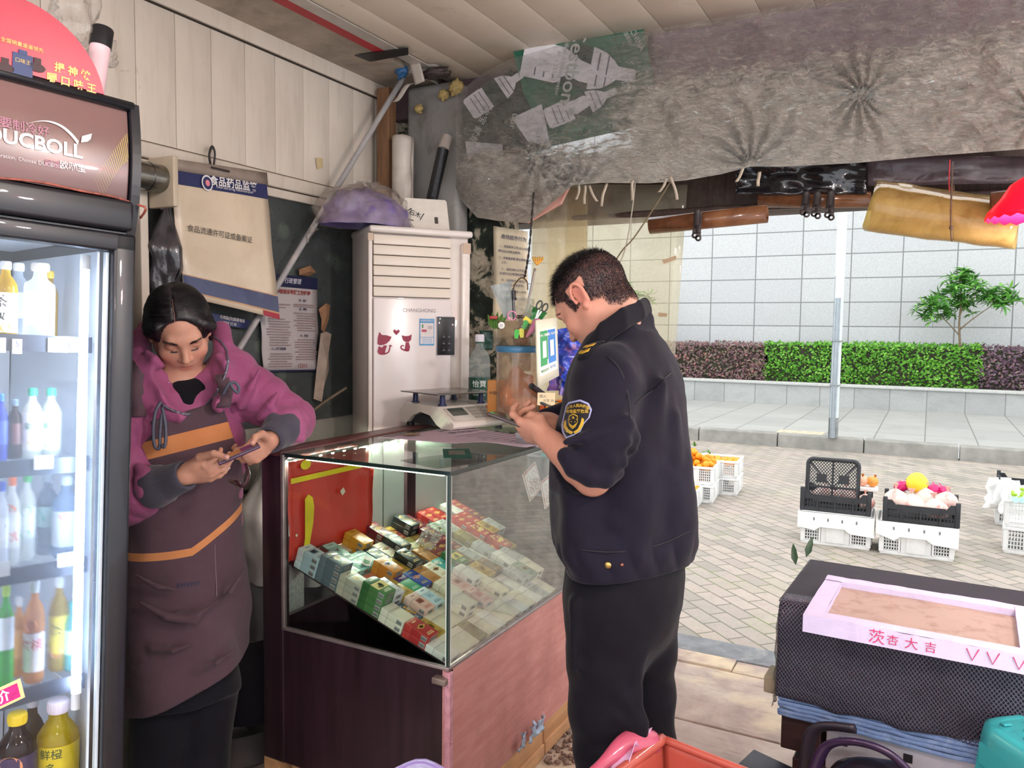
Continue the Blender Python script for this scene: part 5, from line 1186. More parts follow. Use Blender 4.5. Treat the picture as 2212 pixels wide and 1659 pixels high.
mb.grid(lambda u,v:(lambda i:SA[i].lerp(SB[i],u)+Vector((0,.004*n1(u*7,i*.2),.004*n1(u*9,i*.3,2))))(min(n-1,round(v*(n-1)))),20,n-1);mb.obj('sheet_roll',YEL,root,solid=.002)
mb=loc(MB());mb.tube(spline([q(2058,350,3.2),q(2056,400,2.98),q(2054,470,2.96),q(2056,518,2.98),q(2060,500,3.1),q(2060,400,3.15)],6),.003,6);lump(mb,tuple(q(2055,492,2.96)),.007,1);mb.obj('tie_rope',M('5a4436',.7,.3,50),root)
wire('red_string',[q(2052,345,3.05),q(2050,390,3.04),q(2051,412,3.02)],.002,M('b02a35',.6),'short red string above the rolled plastic sheet','string')
mb=MB();mb.grid(lambda u,v:at(1875+460*u,338+(64-10*u)*v,Y=3.3-.01*n1(u*9,v*4)),20,6);tag(mb.obj('dusky_film',M_clear('b8a8b0',.35,'8a7a80',rough=.2,bump=.5,ior=1.5),solid=.002),'dusky plastic film on the beam above the rolled sheet','plastic sheet')
# short translucent tube at the frame edge
tube_thing('rolled_tube',q(2140,448,3.0),q(2300,432,3.0),.05,AMB,'translucent amber tube end behind the red lamp','tube')
# ---- red market lamps
def lamp(loc_,label,power,tilt=(0,0,0),r=.17,col=(1,.66,.70)):
 root=empty('market_lamp',label,'lamp',loc_,tilt);mb=MB();seg=44;vs=[];prof=[(.03,.10),(.04,.093),(.3*r+.03,.075),(.75*r,.035),(1.0*r,0),(r*1.06,-.018)]
 for i,(pr,z)in enumerate(prof):
  for k in range(seg):a=2*math.pi*k/seg;vs.append((pr*math.cos(a),pr*math.sin(a),z-(.008*abs(math.sin(a*11))if i==5 else 0)))
 mb.add(vs,[(i*seg+k,i*seg+(k+1)%seg,(i+1)*seg+(k+1)%seg,(i+1)*seg+k)for i in range(5)for k in range(seg)],0,True)
 t=NT('red_lamp_shade');b=t.bsdf(lin('c8123c'),.3);tl=t.n('ShaderNodeBsdfTranslucent');tl.inputs[0].default_value=(*lin('ff2050'),1);m_=t.n('ShaderNodeMixShader');m_.inputs[0].default_value=.35;t.l(b,m_.inputs[1]);t.l(tl.outputs[0],m_.inputs[2])
 mb.obj('lamp_shade',t.done(m_.outputs[0]),root,solid=.002)
 mb=MB();mb.ball((0,0,.045),.032);mb.obj('bulb',M_emit('ffd9dc',12),root)
 mb=MB();mb.cyl((0,0,.07),(0,0,.15),.02);mb.obj('lamp_socket',M('22202a',.4),root)
 mb=MB();mb.tube([(0,0,.15),(.0,0,.5),(0,.0,CEIL-loc_[2]-.02)],.004,6);mb.obj('cord',BLACK,root)
 l=light('market_lamp_light','POINT',(0,0,-.01),power,col,.05,parent=root);return root
L1=at(2236,455,Y=2.75)
# ================================================================ glass counter with cigarette packs
CX0,CX1,CY0,CY1,GZ,TZ=-1.84,-1.14,1.80,2.79,.556,1.108
ct_=empty('display_counter','dark red wood and glass display counter full of cigarette packs','counter',(CX1,CY0,0))
def cl(mb):mb.M=Matrix.Translation((-CX1,-CY0,0));return mb
WD=M_wood('1d0f13','33202a',(9,9,.8),.38,.25,bump=.12);WR=M_wood('b8766e','cc9188',(2,2,14),.5,.1,bump=.35,dirt='8f5a54')  # front panel wood lightened to carry the red lamp's pink light
mb=cl(MB());mb.box(((CX0+CX1)/2,CY0+.012,(.12+GZ)/2),(CX1-CX0,.02,GZ-.12));mb.obj('end_panel',WD,ct_)
mb=cl(MB());mb.box((CX0+.045,CY0+.012,(.12+1.10)/2),(.085,.03,.98),bev=.003);mb.obj('end_post',WD,ct_)
mb=cl(MB());mb.box((CX1-.010,(CY0+CY1)/2,(.12+GZ)/2),(.02,CY1-CY0,GZ-.12));mb.obj('front_panel',WR,ct_)
mb=cl(MB());mb.box((CX0+.012,(CY0+CY1)/2,(.12+GZ)/2),(.02,CY1-CY0,GZ-.12));mb.box(((CX0+CX1)/2,CY1-.012,.6),(CX1-CX0,.02,.96));mb.box(((CX0+CX1)/2,(CY0+CY1)/2,.135),(CX1-CX0-.03,CY1-CY0-.03,.02));mb.obj('back_panel',WD,ct_)
mb=cl(MB());mb.box((CX0+.04,(CY0+CY1)/2+.0,TZ-.008),(.085,CY1-CY0,.030),bev=.003);mb.box((CX0+.04,CY1-.03,.8),(.08,.04,.6));mb.obj('rear_rail',M_wood('4a2024','6e3a3a',(9,.8,9),.4,.2,dirt='8a6a62'),ct_)
mb=cl(MB());mb.box((CX1-.002,CY0+.004,.335),(.02,.02,.43),bev=.003)
for k in range(9):mb.box((CX1-.002+.006*n1(k,3),CY0+.003+.004*n1(k),.16+.045*k),(.012,.012,.03+.02*n1(k*3)),rot=(0,0,k),bev=.003)
mb.obj('corner_trim',M('c08a94',.5,.25,30,stain='8a4a44',sscale=25,bump=.4),ct_)
GLS=M_clear('f2f7f4',0,gloss=1.0,ior=1.5);GEDGE=M('1c2a26',.15,.1,coat=.5)
mb=cl(MB());mb.box(((CX0+.085+CX1)/2,CY0+.004,(GZ+TZ)/2-.005),(CX1-CX0-.095,.005,TZ-GZ-.012));mb.obj('side_glass',GLS,ct_)
t=M_clear('f4f6f4',.07,'f0ece6',gloss=1.3,hscale=7,ior=1.5,hvar=.9)
mb=cl(MB());mb.box((CX1-.005,(CY0+CY1)/2,(GZ+TZ)/2-.005),(.005,CY1-CY0-.016,TZ-GZ-.012));mb.obj('front_glass',t,ct_)
mb=cl(MB());mb.box(((CX0+.085+CX1)/2,(CY0+CY1)/2,TZ-.001),(CX1-CX0-.088,CY1-CY0-.003,.008));mb.obj('top_glass',M_clear('eef6f1',.03,'e8ecea',gloss=1.0,ior=1.5),ct_)
mb=cl(MB());mb.box(((CX0+.085+CX1)/2,CY0+.0025,TZ-.002),(CX1-CX0-.088,.004,.011));mb.box((CX1-.0015,(CY0+CY1)/2,TZ-.002),(.004,CY1-CY0,.011));mb.obj('glass_edge',GEDGE,ct_)
mb=cl(MB());mb.box((CX1-.005,CY0+.005,(GZ+TZ)/2-.004),(.006,.009,TZ-GZ-.01),m=0);mb.box((CX1-.011,CY0+.004,(GZ+TZ)/2-.004),(.003,.006,TZ-GZ-.01),m=1);mb.box((CX1-.004,CY0+.012,(GZ+TZ)/2-.004),(.004,.004,TZ-GZ-.01),m=1);mb.obj('corner_strip',[M('2e4038',.15,coat=.5),M('cfd6cc',.25,.1)],ct_)
mb=cl(MB())
mb.box(((CX0+.085+CX1)/2,CY0+.002,GZ+.002),(CX1-CX0-.08,.014,.010),bev=.002);mb.box((CX1-.004,(CY0+CY1)/2,GZ+.002),(.014,CY1-CY0,.010),bev=.002);mb.box((CX0+.089,CY0+.002,(GZ+TZ)/2),(.012,.014,TZ-GZ),bev=.002)
mb.obj('channel_strip',M('9a8e8c',.3,.15,20,metal=.6),ct_)
mb=cl(MB());mb.box((CX1-.02,CY0-.008,GZ-.03),(.045,.03,.018),bev=.003);mb.obj('corner_bracket',M('8a7a70',.4,.2,30,metal=.5),ct_)
mb=cl(MB())
for y0,y1,dz in((CY0+.02,CY0+.62,0),(CY0+.63,CY1,.004)):mb.box((CX1-.03,(y0+y1)/2,.085+dz),(.06,y1-y0,.065),bev=.004);mb.box((CX1-.03,(y0+y1)/2,.028+dz),(.075,y1-y0,.05),bev=.004)
mb.box((CX0+.03,(CY0+CY1)/2,.06),(.06,CY1-CY0,.12));mb.box(((CX0+CX1)/2,CY0+.05,.06),(CX1-CX0-.2,.06,.12))
mb.obj('skid_board',M_wood('a5764f','c79a6d',(6,1,14),.7,0,dirt='7d5a40'),ct_)
# sloping board, mirror-like back doors, strips of light
bx0,bz0,bx1,bz1=-1.165,.548,-1.745,.748
BF=frame((bx0,CY0+.035,bz0),(0,1,0),(bx1-bx0,0,bz1-bz0));SL=math.hypot(bx1-bx0,bz1-bz0)
mb=cl(MB());mb.box((.47,SL/2,-.006),(.92,SL,.007),T=BF);mb.obj('slope_board',M('3f302e',.5,.1,6),ct_)
mb=cl(MB());mb.box((-1.75,CY0+.675,.86),(.006,.61,.46));mb.box((-1.746,CY0+.50,.86),(.003,.004,.46),m=1);mb.obj('sliding_door',[M('d3dad5',.3,.05,3),M('4c524f',.4)],ct_)
mb=cl(MB());mb.box((-1.742,CY0+.66,.85),(.02,.055,.5));mb.obj('door_stile',M_wood('2f1d22','4b343a',(9,9,1),.4,.2),ct_)
LEDB=M_emit('f2ffe6',2400);LEDS=M_emit('f4ffe9',5)
mb=cl(MB());mb.box((-1.742,(CY0+CY1)/2,1.088),(.012,.96,.004));ls=mb.obj('light_strip',M('e9efe6',.4),ct_)
b0=None
for k in range(16):
 for kk,loc_ in enumerate(((-1.742-CX1,.045+.0585*k,1.084),)):
  if b0 is None:mb=MB();mb.ball((0,0,0),.0042,8,6);b0=mb.obj('lamp_bead',LEDB,ls);o=b0
  else:o=b0.copy();COL.objects.link(o)
  o.location=loc_
mb=cl(MB());mb.box((-1.42,CY0+.018,1.0955),(.50,.005,.003));mb.obj('near_light_strip',LEDS,ct_)
# red poster inside
sh=Sheet((-1.735,CY0+.008,1.083),(-1.735,CY0+.40,1.083),(-1.735,CY0+.385,.77),(-1.735,CY0+.008,.77));o0=sh.p(.5,.5)
po=empty('red_poster','red poster with yellow stripe inside the glass counter at its rear','poster',o0)
mb=loc(MB());pr=lambda u,v:sh.p(u,v,.004*n1(u*4,v*4)+(.025*max(0,u-.8)/.2*(v>.2)))
mb.grid(pr,14,12);mb.obj('paper_sheet',M('cf3a2c',.4,.1,5,coat=.3),po,solid=.001)
mb=loc(MB());mb.grid(lambda u,v:sh.p(u*.96,.16+.055*v-.10*u*0,.010),6,1);q=[(.16,.40),(.20,.36),(.25,.40),(.27,.50),(.26,.66),(.22,.86),(.20,1.0),(.13,1.0),(.16,.8)];mb.add([sh.p(u,v,.010)for u,v in q],[tuple(reversed(range(len(q))))])
mb.add([sh.p(.17+.06*math.cos(a*.4),.05+.05*math.sin(a*.4),.010)for a in range(16)],[tuple(reversed(range(16)))])
mb.obj('yellow_print',M('e8cf1f',.4),po)
for k,(u,v,lab)in enumerate(((.62,.42,'small cream square scrap stuck on the red poster'),(.05,.74,'tiny white scrap near the red poster edge'))):
 mb=MB();q=sh.p(u,v,.014);s_=.018 if k==0 else .007;mb.box((0,0,0),(.002,s_,s_*1.1),rot=(.6,.1,0));tag(mb.obj('paper_scrap',M('e6ddc4',.5),loc=q),lab,'paper')
# ---- packs
PW,PL,PH=.054,.0868,.0215
DES={  # colour word, main, lid, accent, text colour, emblem
 'pale blue':('bcd4dc','d9e6ea','7aa4bd','4a6a80','box'),'brown leaf':('3d2b28','4a3430','d9b64a','c9b890','leaf'),'teal crane':('8fc8bd','a9d8cd','5f4a44','4a7d74','bird'),
 'orange':('dd9a2c','e2a63a','c27a1e','8f5518','text'),'dark red':('6b2430','7d2c3a','d2a24a','d9b870','crest'),'red':('b23434','bd3d3a','e0b25a','f0d9a0','crest'),
 'dark blue grey':('5d6d74','6d7d84','c9b27a','b8a878','diamond'),'pale green':('a9cdbd','bcd9cb','6f9a86','4f7d6a','bird'),'black leaf':('23292a','2b3133','d9c24a','b9b9a8','leaf'),
 'white and gold':('e6dfcb','ece6d6','b5744a','a98a55','crest'),'black and gold':('23282a','2a3032','c9a85a','c9a85a','knot'),'black':('2a2f31','24292b','8a8d8a','a9a99a','text'),
 'gold':('b8963f','c7a64f','8a6a26','6b5020','box'),'gold grey':('b3b0a0','bdb9a6','c9a24a','8a7a4a','diamond'),'pink floral':('b87f8f','c48f9c','9a4a5a','e3c9d0','spots'),
 'salmon and white':('e6b9a3','dd8f7d','c9604f','c9604f','text'),'orange crest':('cf8430','d9913c','2f4a8a','7d4a18','crest'),'green lotus':('4f7d4a','3d6a3c','d9c76a','e8efd0','lotus'),
 'lilac white':('cfcdd4','d6d4da','a9bfd4','8a8a96','cloud'),'green and purple':('3f9a6a','5a3f7a','4fb36a','cfe3d6','text'),'blue':('2f4a9a','33509f','d9703f','c9b25a','crest'),
 'copper':('b57f4a','c08c55','8a5a2c','7a4f28','text'),'beige':('ddd6c0','e0d9c6','cfc7ac','b9b096','none'),'navy and yellow':('56708a','4f6880','d0a24a','d9d2b9','spots'),
 'pale pink':('d9b3a6','dfc0b4','b5574a','b5574a','box'),'cream':('e3dcc2','e6dfc8','cbbf98','b5a880','none'),'grey green':('93a08f','a3ae9c','c9b56a','5f6d5a','box'),'silver':('b0b3b0','bcbfbc','8f9694','7d8482','text'),
 'teal':('4fa39d','5fb0aa','d9e3d9','d3e6e0','cloud'),'brown':('7d6a55','8a765f','b59a6a','b9a27a','text'),'red and yellow':('b5473c','a83a34','e6c23f','f0dc9a','spots'),'white':('e2e0d8','e8e6de','cfcbc0','b0aca0','none'),
 'maroon and gold':('7d3236','b5924a','c9a24a','d9b870','crest'),'olive gold':('8f8456','a3965f','6b6238','5a5230','text')}
_pm={}
def pack_mesh(d):
 if d in _pm:return _pm[d]
 c1,c2,c3,c4,em=DES[d];mb=MB();mb.box((0,0,PH/2),(PW,PL,PH),bev=.0012)
 z=PH+.00025;ly=PL/2-.026
 mb.box((0,PL/2-.013,PH/2),(PW+.0004,.0262,PH+.0004),m=1,bev=.0012);mb.box((0,ly-.0006,PH/2),(PW+.0006,.0006,PH+.0006),m=4)
 circ=lambda cx,cy,r,m,n=14,ry=None:mb.add([(cx+r*math.cos(2*math.pi*k/n),cy+(ry or r)*math.sin(2*math.pi*k/n),z)for k in range(n)],[tuple(range(n))],m)
 rect=lambda x0,y0,x1,y1,m:mb.add([(x0,y0,z),(x1,y0,z),(x1,y1,z),(x0,y1,z)],[(0,1,2,3)],m)
 if em!='none':
  for k in range(6):rect(-.016+.0055*k,-.034,-.0125+.0055*k,-.0295,3)
  for k in range(5):rect(-.012+.0055*k,-.027,-.0085+.0055*k,-.0235,3)
  for k in range(3):rect(-.009+.0065*k,.029,-.004+.0065*k,.034,3)
 if em=='box':rect(-.014,-.008,.014,.012,2);rect(-.0115,-.006,.0115,.010,0);rect(-.005,-.002,.005,.006,3)
 if em=='crest':circ(0,.004,.012,2,ry=.009);circ(0,.004,.009,0,ry=.006);circ(0,.004,.005,3);rect(-.018,.002,-.012,.007,2);rect(.012,.002,.018,.007,2)
 if em=='leaf':
  for k in range(5):circ(-.012+.006*k,.028-.012*k,.0035,2,8,.0055)
  mb.add([(.013,-.024,z),(.019,-.01,z),(.010,-.006,z),(.006,-.016,z)],[(0,1,2,3)],2)
 if em=='bird':mb.add([(-.014,.004,z),(-.002,.001,z),(.012,.012,z),(.003,-.004,z),(.008,-.014,z),(-.003,-.006,z)],[(0,5,1),(1,3,2),(1,5,3),(3,5,4)],2)
 if em=='diamond':mb.add([(0,-.012,z),(.012,.002,z),(0,.014,z),(-.012,.002,z)],[(0,1,2,3)],2);circ(0,.001,.005,3)
 if em=='knot':
  for k in range(4):circ(-.012+.008*k,.022-.010*k,.006,2,10);circ(-.012+.008*k,.022-.010*k,.004,0,10)
 if em=='spots':
  rr=random.Random(len(d))
  for k in range(12):circ(rr.uniform(-.02,.02),rr.uniform(-.015,.036),rr.uniform(.003,.008),2+k%2,9)
 if em=='lotus':rect(-.0268,-.016,.0268,.016,2);circ(-.002,-.006,.013,0,ry=.007);circ(.004,.002,.007,1,ry=.008);circ(.0,.004,.005,5)
 if em=='cloud':circ(-.016,.026,.012,2,ry=.010);circ(-.006,.018,.008,2);circ(.010,-.004,.006,2,ry=.004)
 # bar code plates on the near narrow side and the lower end
 x=-PW/2-.0004;mb.add([(x,-.038,.003),(x,-.038,PH-.004),(x,-.018,PH-.004),(x,-.018,.003)],[(0,1,2,3)],5)
 for k in range(6):yy=-.036+.003*k;mb.add([(x-.0002,yy,.005),(x-.0002,yy,PH-.008),(x-.0002,yy+.0016,PH-.008),(x-.0002,yy+.0016,.005)],[(0,1,2,3)],6)
 y=-PL/2-.0004;mb.add([(-.012,y,.004),(.012,y,.004),(.012,y,PH-.005),(-.012,y,PH-.005)],[(0,1,2,3)],5)
 for k in range(7):mb.add([(-.010+.003*k,y-.0002,.006),(-.0084+.003*k,y-.0002,.006),(-.0084+.003*k,y-.0002,PH-.007),(-.010+.003*k,y-.0002,PH-.007)],[(0,1,2,3)],6)
 o=mb.obj('cigarette_pack',[M(c1,.35,.06,12,coat=.3),M(c2,.35,.06,12,coat=.3),M(c3,.3,.1,30,coat=.3),M(c4,.4,0),M('3a3430',.5),M('a9a6a2',.5),M('2a2a2e',.5)])
 _pm[d]=o.data;bpy.data.objects.remove(o);return _pm[d]
ROWS=[  # from the long front glass upwards, near end first
 ['white','cream','cream','olive gold','cream','white','cream','beige','white','cream','white','silver','beige'],
 ['red','gold','cream','cream','beige','cream','pale pink','beige','cream','silver','white','silver','grey green','beige'],
 ['beige','navy and yellow','pale pink','pale blue','cream','beige','pale pink','white','cream','gold','brown','silver','white','silver','grey green'],
 ['green lotus','lilac white','gold','green and purple','blue','copper','white and gold','teal','green lotus','brown','silver','white','silver','red and yellow','red and yellow','gold'],
 ['gold grey','pink floral','salmon and white','orange crest','gold','black and gold','black','copper','maroon and gold','dark red','dark red','grey green','olive gold','pale pink','red and yellow','gold','silver'],
 ['dark blue grey','pale green','teal crane','teal crane','black leaf','white and gold','black and gold','black','olive gold','maroon and gold','dark red','grey green','silver','cream','red','red','dark red','white'],
 ['pale blue','brown leaf','teal crane',None,'orange',None,'dark red','dark red','maroon and gold','black and gold','dark red','dark red','red','red','dark red','white','red','dark red']]
NL={(4,0):3,(5,0):4,(3,0):4,(2,0):2,(1,0):2,(0,0):1,(6,0):3,(6,4):3,(4,3):3,(3,1):3,(6,6):3,(5,6):3,(4,5):3,(6,9):3,(3,3):2,(3,8):3,(1,4):3,(2,7):3,(5,3):2,(5,4):2}
ORD='first second third fourth fifth sixth seventh eighth ninth tenth eleventh twelfth thirteenth fourteenth fifteenth sixteenth seventeenth eighteenth'.split()
rs=random.Random(11)
for r_,row in enumerate(ROWS):
 for c,d in enumerate(row):
  if d is None:continue
  n=NL.get((r_,c),1 if(r_ in(0,)or rs.random()<.35)else 2)
  jx,jy,rz=rs.uniform(-.002,.002),rs.uniform(-.003,.003),rs.uniform(-.05,.05)
  for k in range(n):
   me=pack_mesh(d);o=bpy.data.objects.new('cigarette_pack',me);COL.objects.link(o)
   tilt=rs.uniform(0,.05)if k==n-1 else 0
   o.matrix_world=BF@TR((.030+.0548*c+jx+rs.uniform(-.001,.001),.0438+.0876*r_+jy,.0005+(PH+.0005)*k),(tilt,0,rz))
   lab='%s cigarette pack, %s from near end, %s row from the front glass'%(d,ORD[c],ORD[r_])
   if n>1:lab='%s pack, %s from near end, %s row from front, %s'%(d,ORD[c],ORD[r_],'top of stack' if k==n-1 else 'bottom of stack' if k==0 else ORD[n-1-k]+' down')
   tag(o,lab,'cigarette pack','cigarette packs in the counter')
mb=MB();mb.box((0,0,.012),(.2,.075,.022),bev=.002);o=mb.obj('cream_carton',M('ded6c2',.5,.06));o.matrix_world=BF@TR((.235,.0438+.0876*6+.03,-.001));tag(o,'plain cream carton lying at the rear of the pack slope by the poster','carton')
mb=MB();mb.grid(lambda u,v:((u-.5)*.06,(v-.5)*.03,.004*n1(u*3,v*3)),4,3);mb.grid(lambda u,v:((u-.5)*.02-.012,(v-.5)*.02,.002+.004*n1(u*3,v*3)),2,2,m=1);o=mb.obj('price_ticket',[WHITE,M('3f8a5a',.5)]);o.matrix_world=BF@TR((.17,.0438+.0876*5-.02,.05),(0,0,.5));tag(o,'small white ticket with green corner lying on teal packs','ticket')
FILM2=M_clear(haze=.14,hcol='f2f0f4',rough=.1,bump=.7,bscale=40,hscale=12,ior=1.55)
mb=MB();mb.grid(lambda u,v:((u-.5)*.17,(v-.5)*.07,.014+.018*n1(u*7,v*4)+.01*n1(u*15,v*9)),40,18);o=mb.obj('film_wrap',FILM2,solid=.001);o.matrix_world=BF@TR((.50,.0438+.0876*4.5,.052),(0,0,.35));tag(o,'crumpled clear film lying across the packs in the counter middle','plastic film')
for k,(px,py,rz,lab)in enumerate(((1150,1040,.45,'white card with red frame and six pictures hanging inside the front glass'),(1185,1060,.3,'second white card with red heading behind the framed card'))):
 p=at(px,py,X=-1.19-.03*k);root=empty('price_card',lab,'card',p,(rz,0,R(-8)));mb=MB();mb.box((0,0,0),(.002,.085,.11));mb.obj('card_sheet',M('dcdad6',.3,.04,coat=.5),root)
 mb=MB()
 for(y,z,a,b)in((0,.05,.075,.006),(0,-.05,.075,.002),(-.037,0,.002,.1),(.037,0,.002,.1)):mb.box((.0016,y,z),(.001,a,b))
 for i in range(2):
  for j in range(3):mb.lathe([(.011,0),(.009,0)],TR((.0018,-.016+.032*i,-.03+.026*j),(0,R(90),0)),14,close=False)
 mb.obj('red_print',M('b5564a',.5),root)
# ---- on the counter
root=empty('notice_paper','pale pink printed notice paper lying on the glass counter top','paper',(0,0,0))
A=[Vector((-1.70,2.20,TZ+.006)),Vector((-1.60,2.60,TZ+.006)),Vector((-1.13,2.50,TZ+.006)),Vector((-1.13,2.24,TZ+.006))]
sh=Sheet(A[0],A[1],A[2],A[3]);mb=MB();mb.grid(lambda u,v:sh.p(u,v)+Vector((0,0,.004+.006*n1(u*3,v*4)+.01*v*(u<.3))),16,16);mb.obj('paper_sheet',M('b3a1ae',.8,.05,4,spec=.1),root,solid=.001)
up=lambda x,y,z=TZ+.0165:frame((x,y,z),(.35,1,0),(-1,.35,0))
mb=MB();mb.text('安全警示',up(-1.50,2.47),.036,0,.02);mb.text('温馨提示',up(-1.57,2.47),.026,0,.02)
for k in range(7):mb.box((-1.44+.036*k,2.44,TZ+.0162),(.004,.22-.02*(k%3),.0006),rot=(0,0,-.15))
mb.obj('lettering',M('4a3f4a',.6),root)
mb=MB();mb.lathe([(.028,0),(.022,0)],TR((-1.62,2.30,TZ+.017)),24,sx=1,sy=1.4,close=False);mb.lathe([(.0001,0),(.018,0)],TR((-1.62,2.30,TZ+.017)),20,sy=1.4,close=False);mb.obj('seal_print',M('8a6a3f',.5),root)
root=empty('green_leaflet','dark green leaflet lying on the glass near the counter corner','leaflet',(-1.29,2.075,TZ+.004),(0,0,R(34)))
mb=MB();mb.box((0,0,.002),(.085,.16,.003));mb.obj('cover_sheet',M('1f4a3f',.7,.12,12,spec=.15),root);mb=MB();mb.box((0,0,.0041),(.05,.08,.0012));mb.obj('picture_print',M('4a4a3f',.5,.3,60),root)
mb=MB();mb.lathe([(.001,0),(.014,0),(.014,.001),(.001,.001)],TR((-1.43,2.28,TZ+.006)),20);mb.text('10',frame((-1.43,2.28,TZ+.0075),(0,1,0),(-1,0,0)),.016,1);tag(mb.obj('price_dot',[WHITE,INK]),'round white price dot marked ten on the counter glass','sticker')
# digital scale
SP=Vector((-1.665,2.655,TZ+.008));root=empty('digital_scale','white digital weighing scale with steel platter at the far end of the counter','scale',SP,(0,0,R(-18)))
SC=M('cfc6bd',.35,.05,5,stain='9a8a7c',sscale=6,samt=.3)
prof=[(-.165,.012),(-.12,.012),(-.09,.04),(-.03,.062),(.03,.052),(.07,.02),(.10,.008),(.165,.008),(.172,.03),(.07,.088),(-.13,.092),(-.165,.06)]
mb=MB();mb.prism([(x,z)for x,z in prof],.29,Matrix(((1,0,0,0),(0,0,1,-.145),(0,1,0,0),(0,0,0,1))));mb.obj('scale_body',SC,root,bevel=.010)
mb=MB();mb.box((-.02,0,.03),(.2,.25,.035));mb.obj('arch_shade',M('2a2a2e',.6),root)  # dark block stands for the shade inside the arch opening
KT_=frame((.121,0,.0605),(0,1,0),(-.87,0,.49))
mb=MB();mb.box((0,0,.001),(.25,.085,.003),T=KT_,bev=.001);mb.obj('keypad_panel',M('b9b3ab',.3,.1,20),root)
mb=MB();mb.box((-.075,.012,.004),(.075,.045,.003),T=KT_,m=0)
for i in range(7):
 for j in range(4):mb.box((-.012+.021*i,-.03+.02*j,.004),(.016,.014,.003),T=KT_,m=1 if i<5 else 2,bev=.001)
mb.obj('key_button',[M('3d4440',.15,coat=.4),M('8d8880',.4),M('a8574a',.4)],root)
mb=MB();pz=.135
mb.box((-.035,0,pz),(.24,.30,.005),bev=.003);mb.obj('platter',M('8a8580',.25,.12,30,metal=.8),root)
mb=MB()
for x in(-.12,.05):
 for y in(-.1,.1):mb.cyl((x,y,.088),(x,y,pz-.003),.012,.010);mb.cyl((x,y,.088),(x,y,.095),.017)
mb.obj('platter_post',M('24294f',.4),root)
mb=MB()
for x in(-.14,.14):
 for y in(-.11,.11):mb.cyl((x,y,-.006),(x,y,.014),.016)
mb.obj('foot',M('1d1d20',.5),root)
# ---- shelf beyond the counter with the bits and pieces
SZ=1.165
mb=MB();mb.box((-1.42,3.0,SZ-.012),(.66,.34,.022),bev=.003);o=mb.obj('shelf_board',M_wood('6b4a38','8a6a50',(3,20,20),.5),None)
for x in(-1.72,-1.13):pass
tag(o,'wooden shelf board behind the counter holding bottles and odds and ends','shelf')
mb=MB();mb.box((-1.42,3.0,(SZ-.024)/2),(.62,.30,SZ-.025));tag(mb.obj('storage_cabinet',M('5c4a40',.6,.15,6)),'plain brown cabinet under the shelf beyond the counter','cabinet')
q3=lambda x,y,d:at(x,y,d=d)
def onshelf(px,d,z=SZ):p=at(px,860,d=d);v=at(px,900,Z=z);q=at(px,860,d=d);return Vector((q.x,q.y,z))
p=onshelf(1030,3.08);p.x=-1.695;p.y=2.905;wb_=bottle('large clear water bottle with dark green label behind the scale',p,.315,.046,'c9d3d2','e6e2ea','1f4a3c',(.12,.42),neck=.34,alpha=.34,text=(('怡寶',.33,.10),('饮用纯净水',.235,.035),('纯净水 1.555L',.185,.03)),tcol='d9e3dd',rz=R(-60))
mb=MB();mb.lathe([(.0185,.278),(.021,.281),(.0185,.284)],None,20,close=False);mb.tube(spline([(-.018,0,.281),(-.045,-.005,.288),(-.062,-.008,.282),(-.045,-.012,.276),(-.018,-.004,.280)],5),.0028,6);mb.obj('carry_strap',M('1f5a44',.4),wb_)
# clear canister
p=onshelf(1118,3.0);cn=empty('clear_canister','tall clear plastic canister with blue rim full of odds and ends','canister',p)
ch=at(1118,750,d=3.0).z-SZ;cr=.082
mb=MB();
for k in range(1):mb.lathe([(cr*.96,0),(cr,.01),(cr,ch)],None,40,close=False);mb.lathe([(.001,.004),(cr*.96,.004)],None,30,close=False)
mb.obj('canister_wall',M_clear('f0e6d8',.38,'dcc6ae',rough=.06,hscale=6,ior=1.5),cn)
mb=MB();mb.lathe([(cr*1.02,ch-.018),(cr*1.05,ch-.012),(cr*1.05,ch+.004),(cr*.9,ch+.006),(cr*.9,ch-.004)],None,40);mb.obj('rim_band',M('3f7398',.35,.1),cn)
mb=MB();mb.lathe([(.001,ch),(cr*.95,ch),(cr*.98,ch+.10),(cr*.94,ch+.10)],None,36,close=False);mb.obj('upper_cup',M_clear('e9e2d6',.35,'b9aa94',rough=.08,hscale=8),cn)
mb=MB();lump(mb,(0,0,.09),.066,4,.35,3,(1,1,1.3),seg=26,rings=18);lump(mb,(.02,-.02,ch+.04),.03,5,.4,3);mb.obj('orange_contents',M('b5693c',.6,.35,20),cn)
def item(name,label,cat,mb,mats,p,rot=(0,0,0),**kw):o=mb.obj(name,mats,loc=p,**kw);o.rotation_euler=rot;return tag(o,label,cat)
Q=lambda x,y,d=2.94:at(x,y,d=d)
def pen(a,b,r,mat,cap,label):
 root=empty('pen',label,'pen',a);d=b-a;mb=MB();mb.cyl((0,0,0),d*.62,r);mb.obj('barrel',mat,root);mb=MB();mb.cyl(d*.62,d*.93,r*1.12);mb.cyl(d*.93,d,r*.4);n_=d.orthogonal().normalized();mb.tube([d*.92+n_*r*1.5,d*.62+n_*r*1.5],r*.3,5);mb.obj('clip_cap',cap,root);return root
pen(Q(1111,692),Q(1108,622),.006,M('4a4a50',.3),BLACK,'black ballpoint pen standing in the canister')
pen(Q(1202,882,2.75),Q(1165,869,2.75),.004,M('55504c',.4),M('3a3a40',.4),'grey pen lying beyond the scale beside the price card')
mb=MB();sp=spline([Q(1133,685,2.97),Q(1144,640,2.97),Q(1156,580,2.97)],5);
root=empty('back_scratcher','back scratcher with golden claw standing in the canister behind the officer face','scratcher',Q(1144,640,2.97));o0=Q(1144,640,2.97);mb=loc(MB());mb.tube(sp,.005,7);mb.obj('handle',M('8a8078',.35,metal=.3),root)
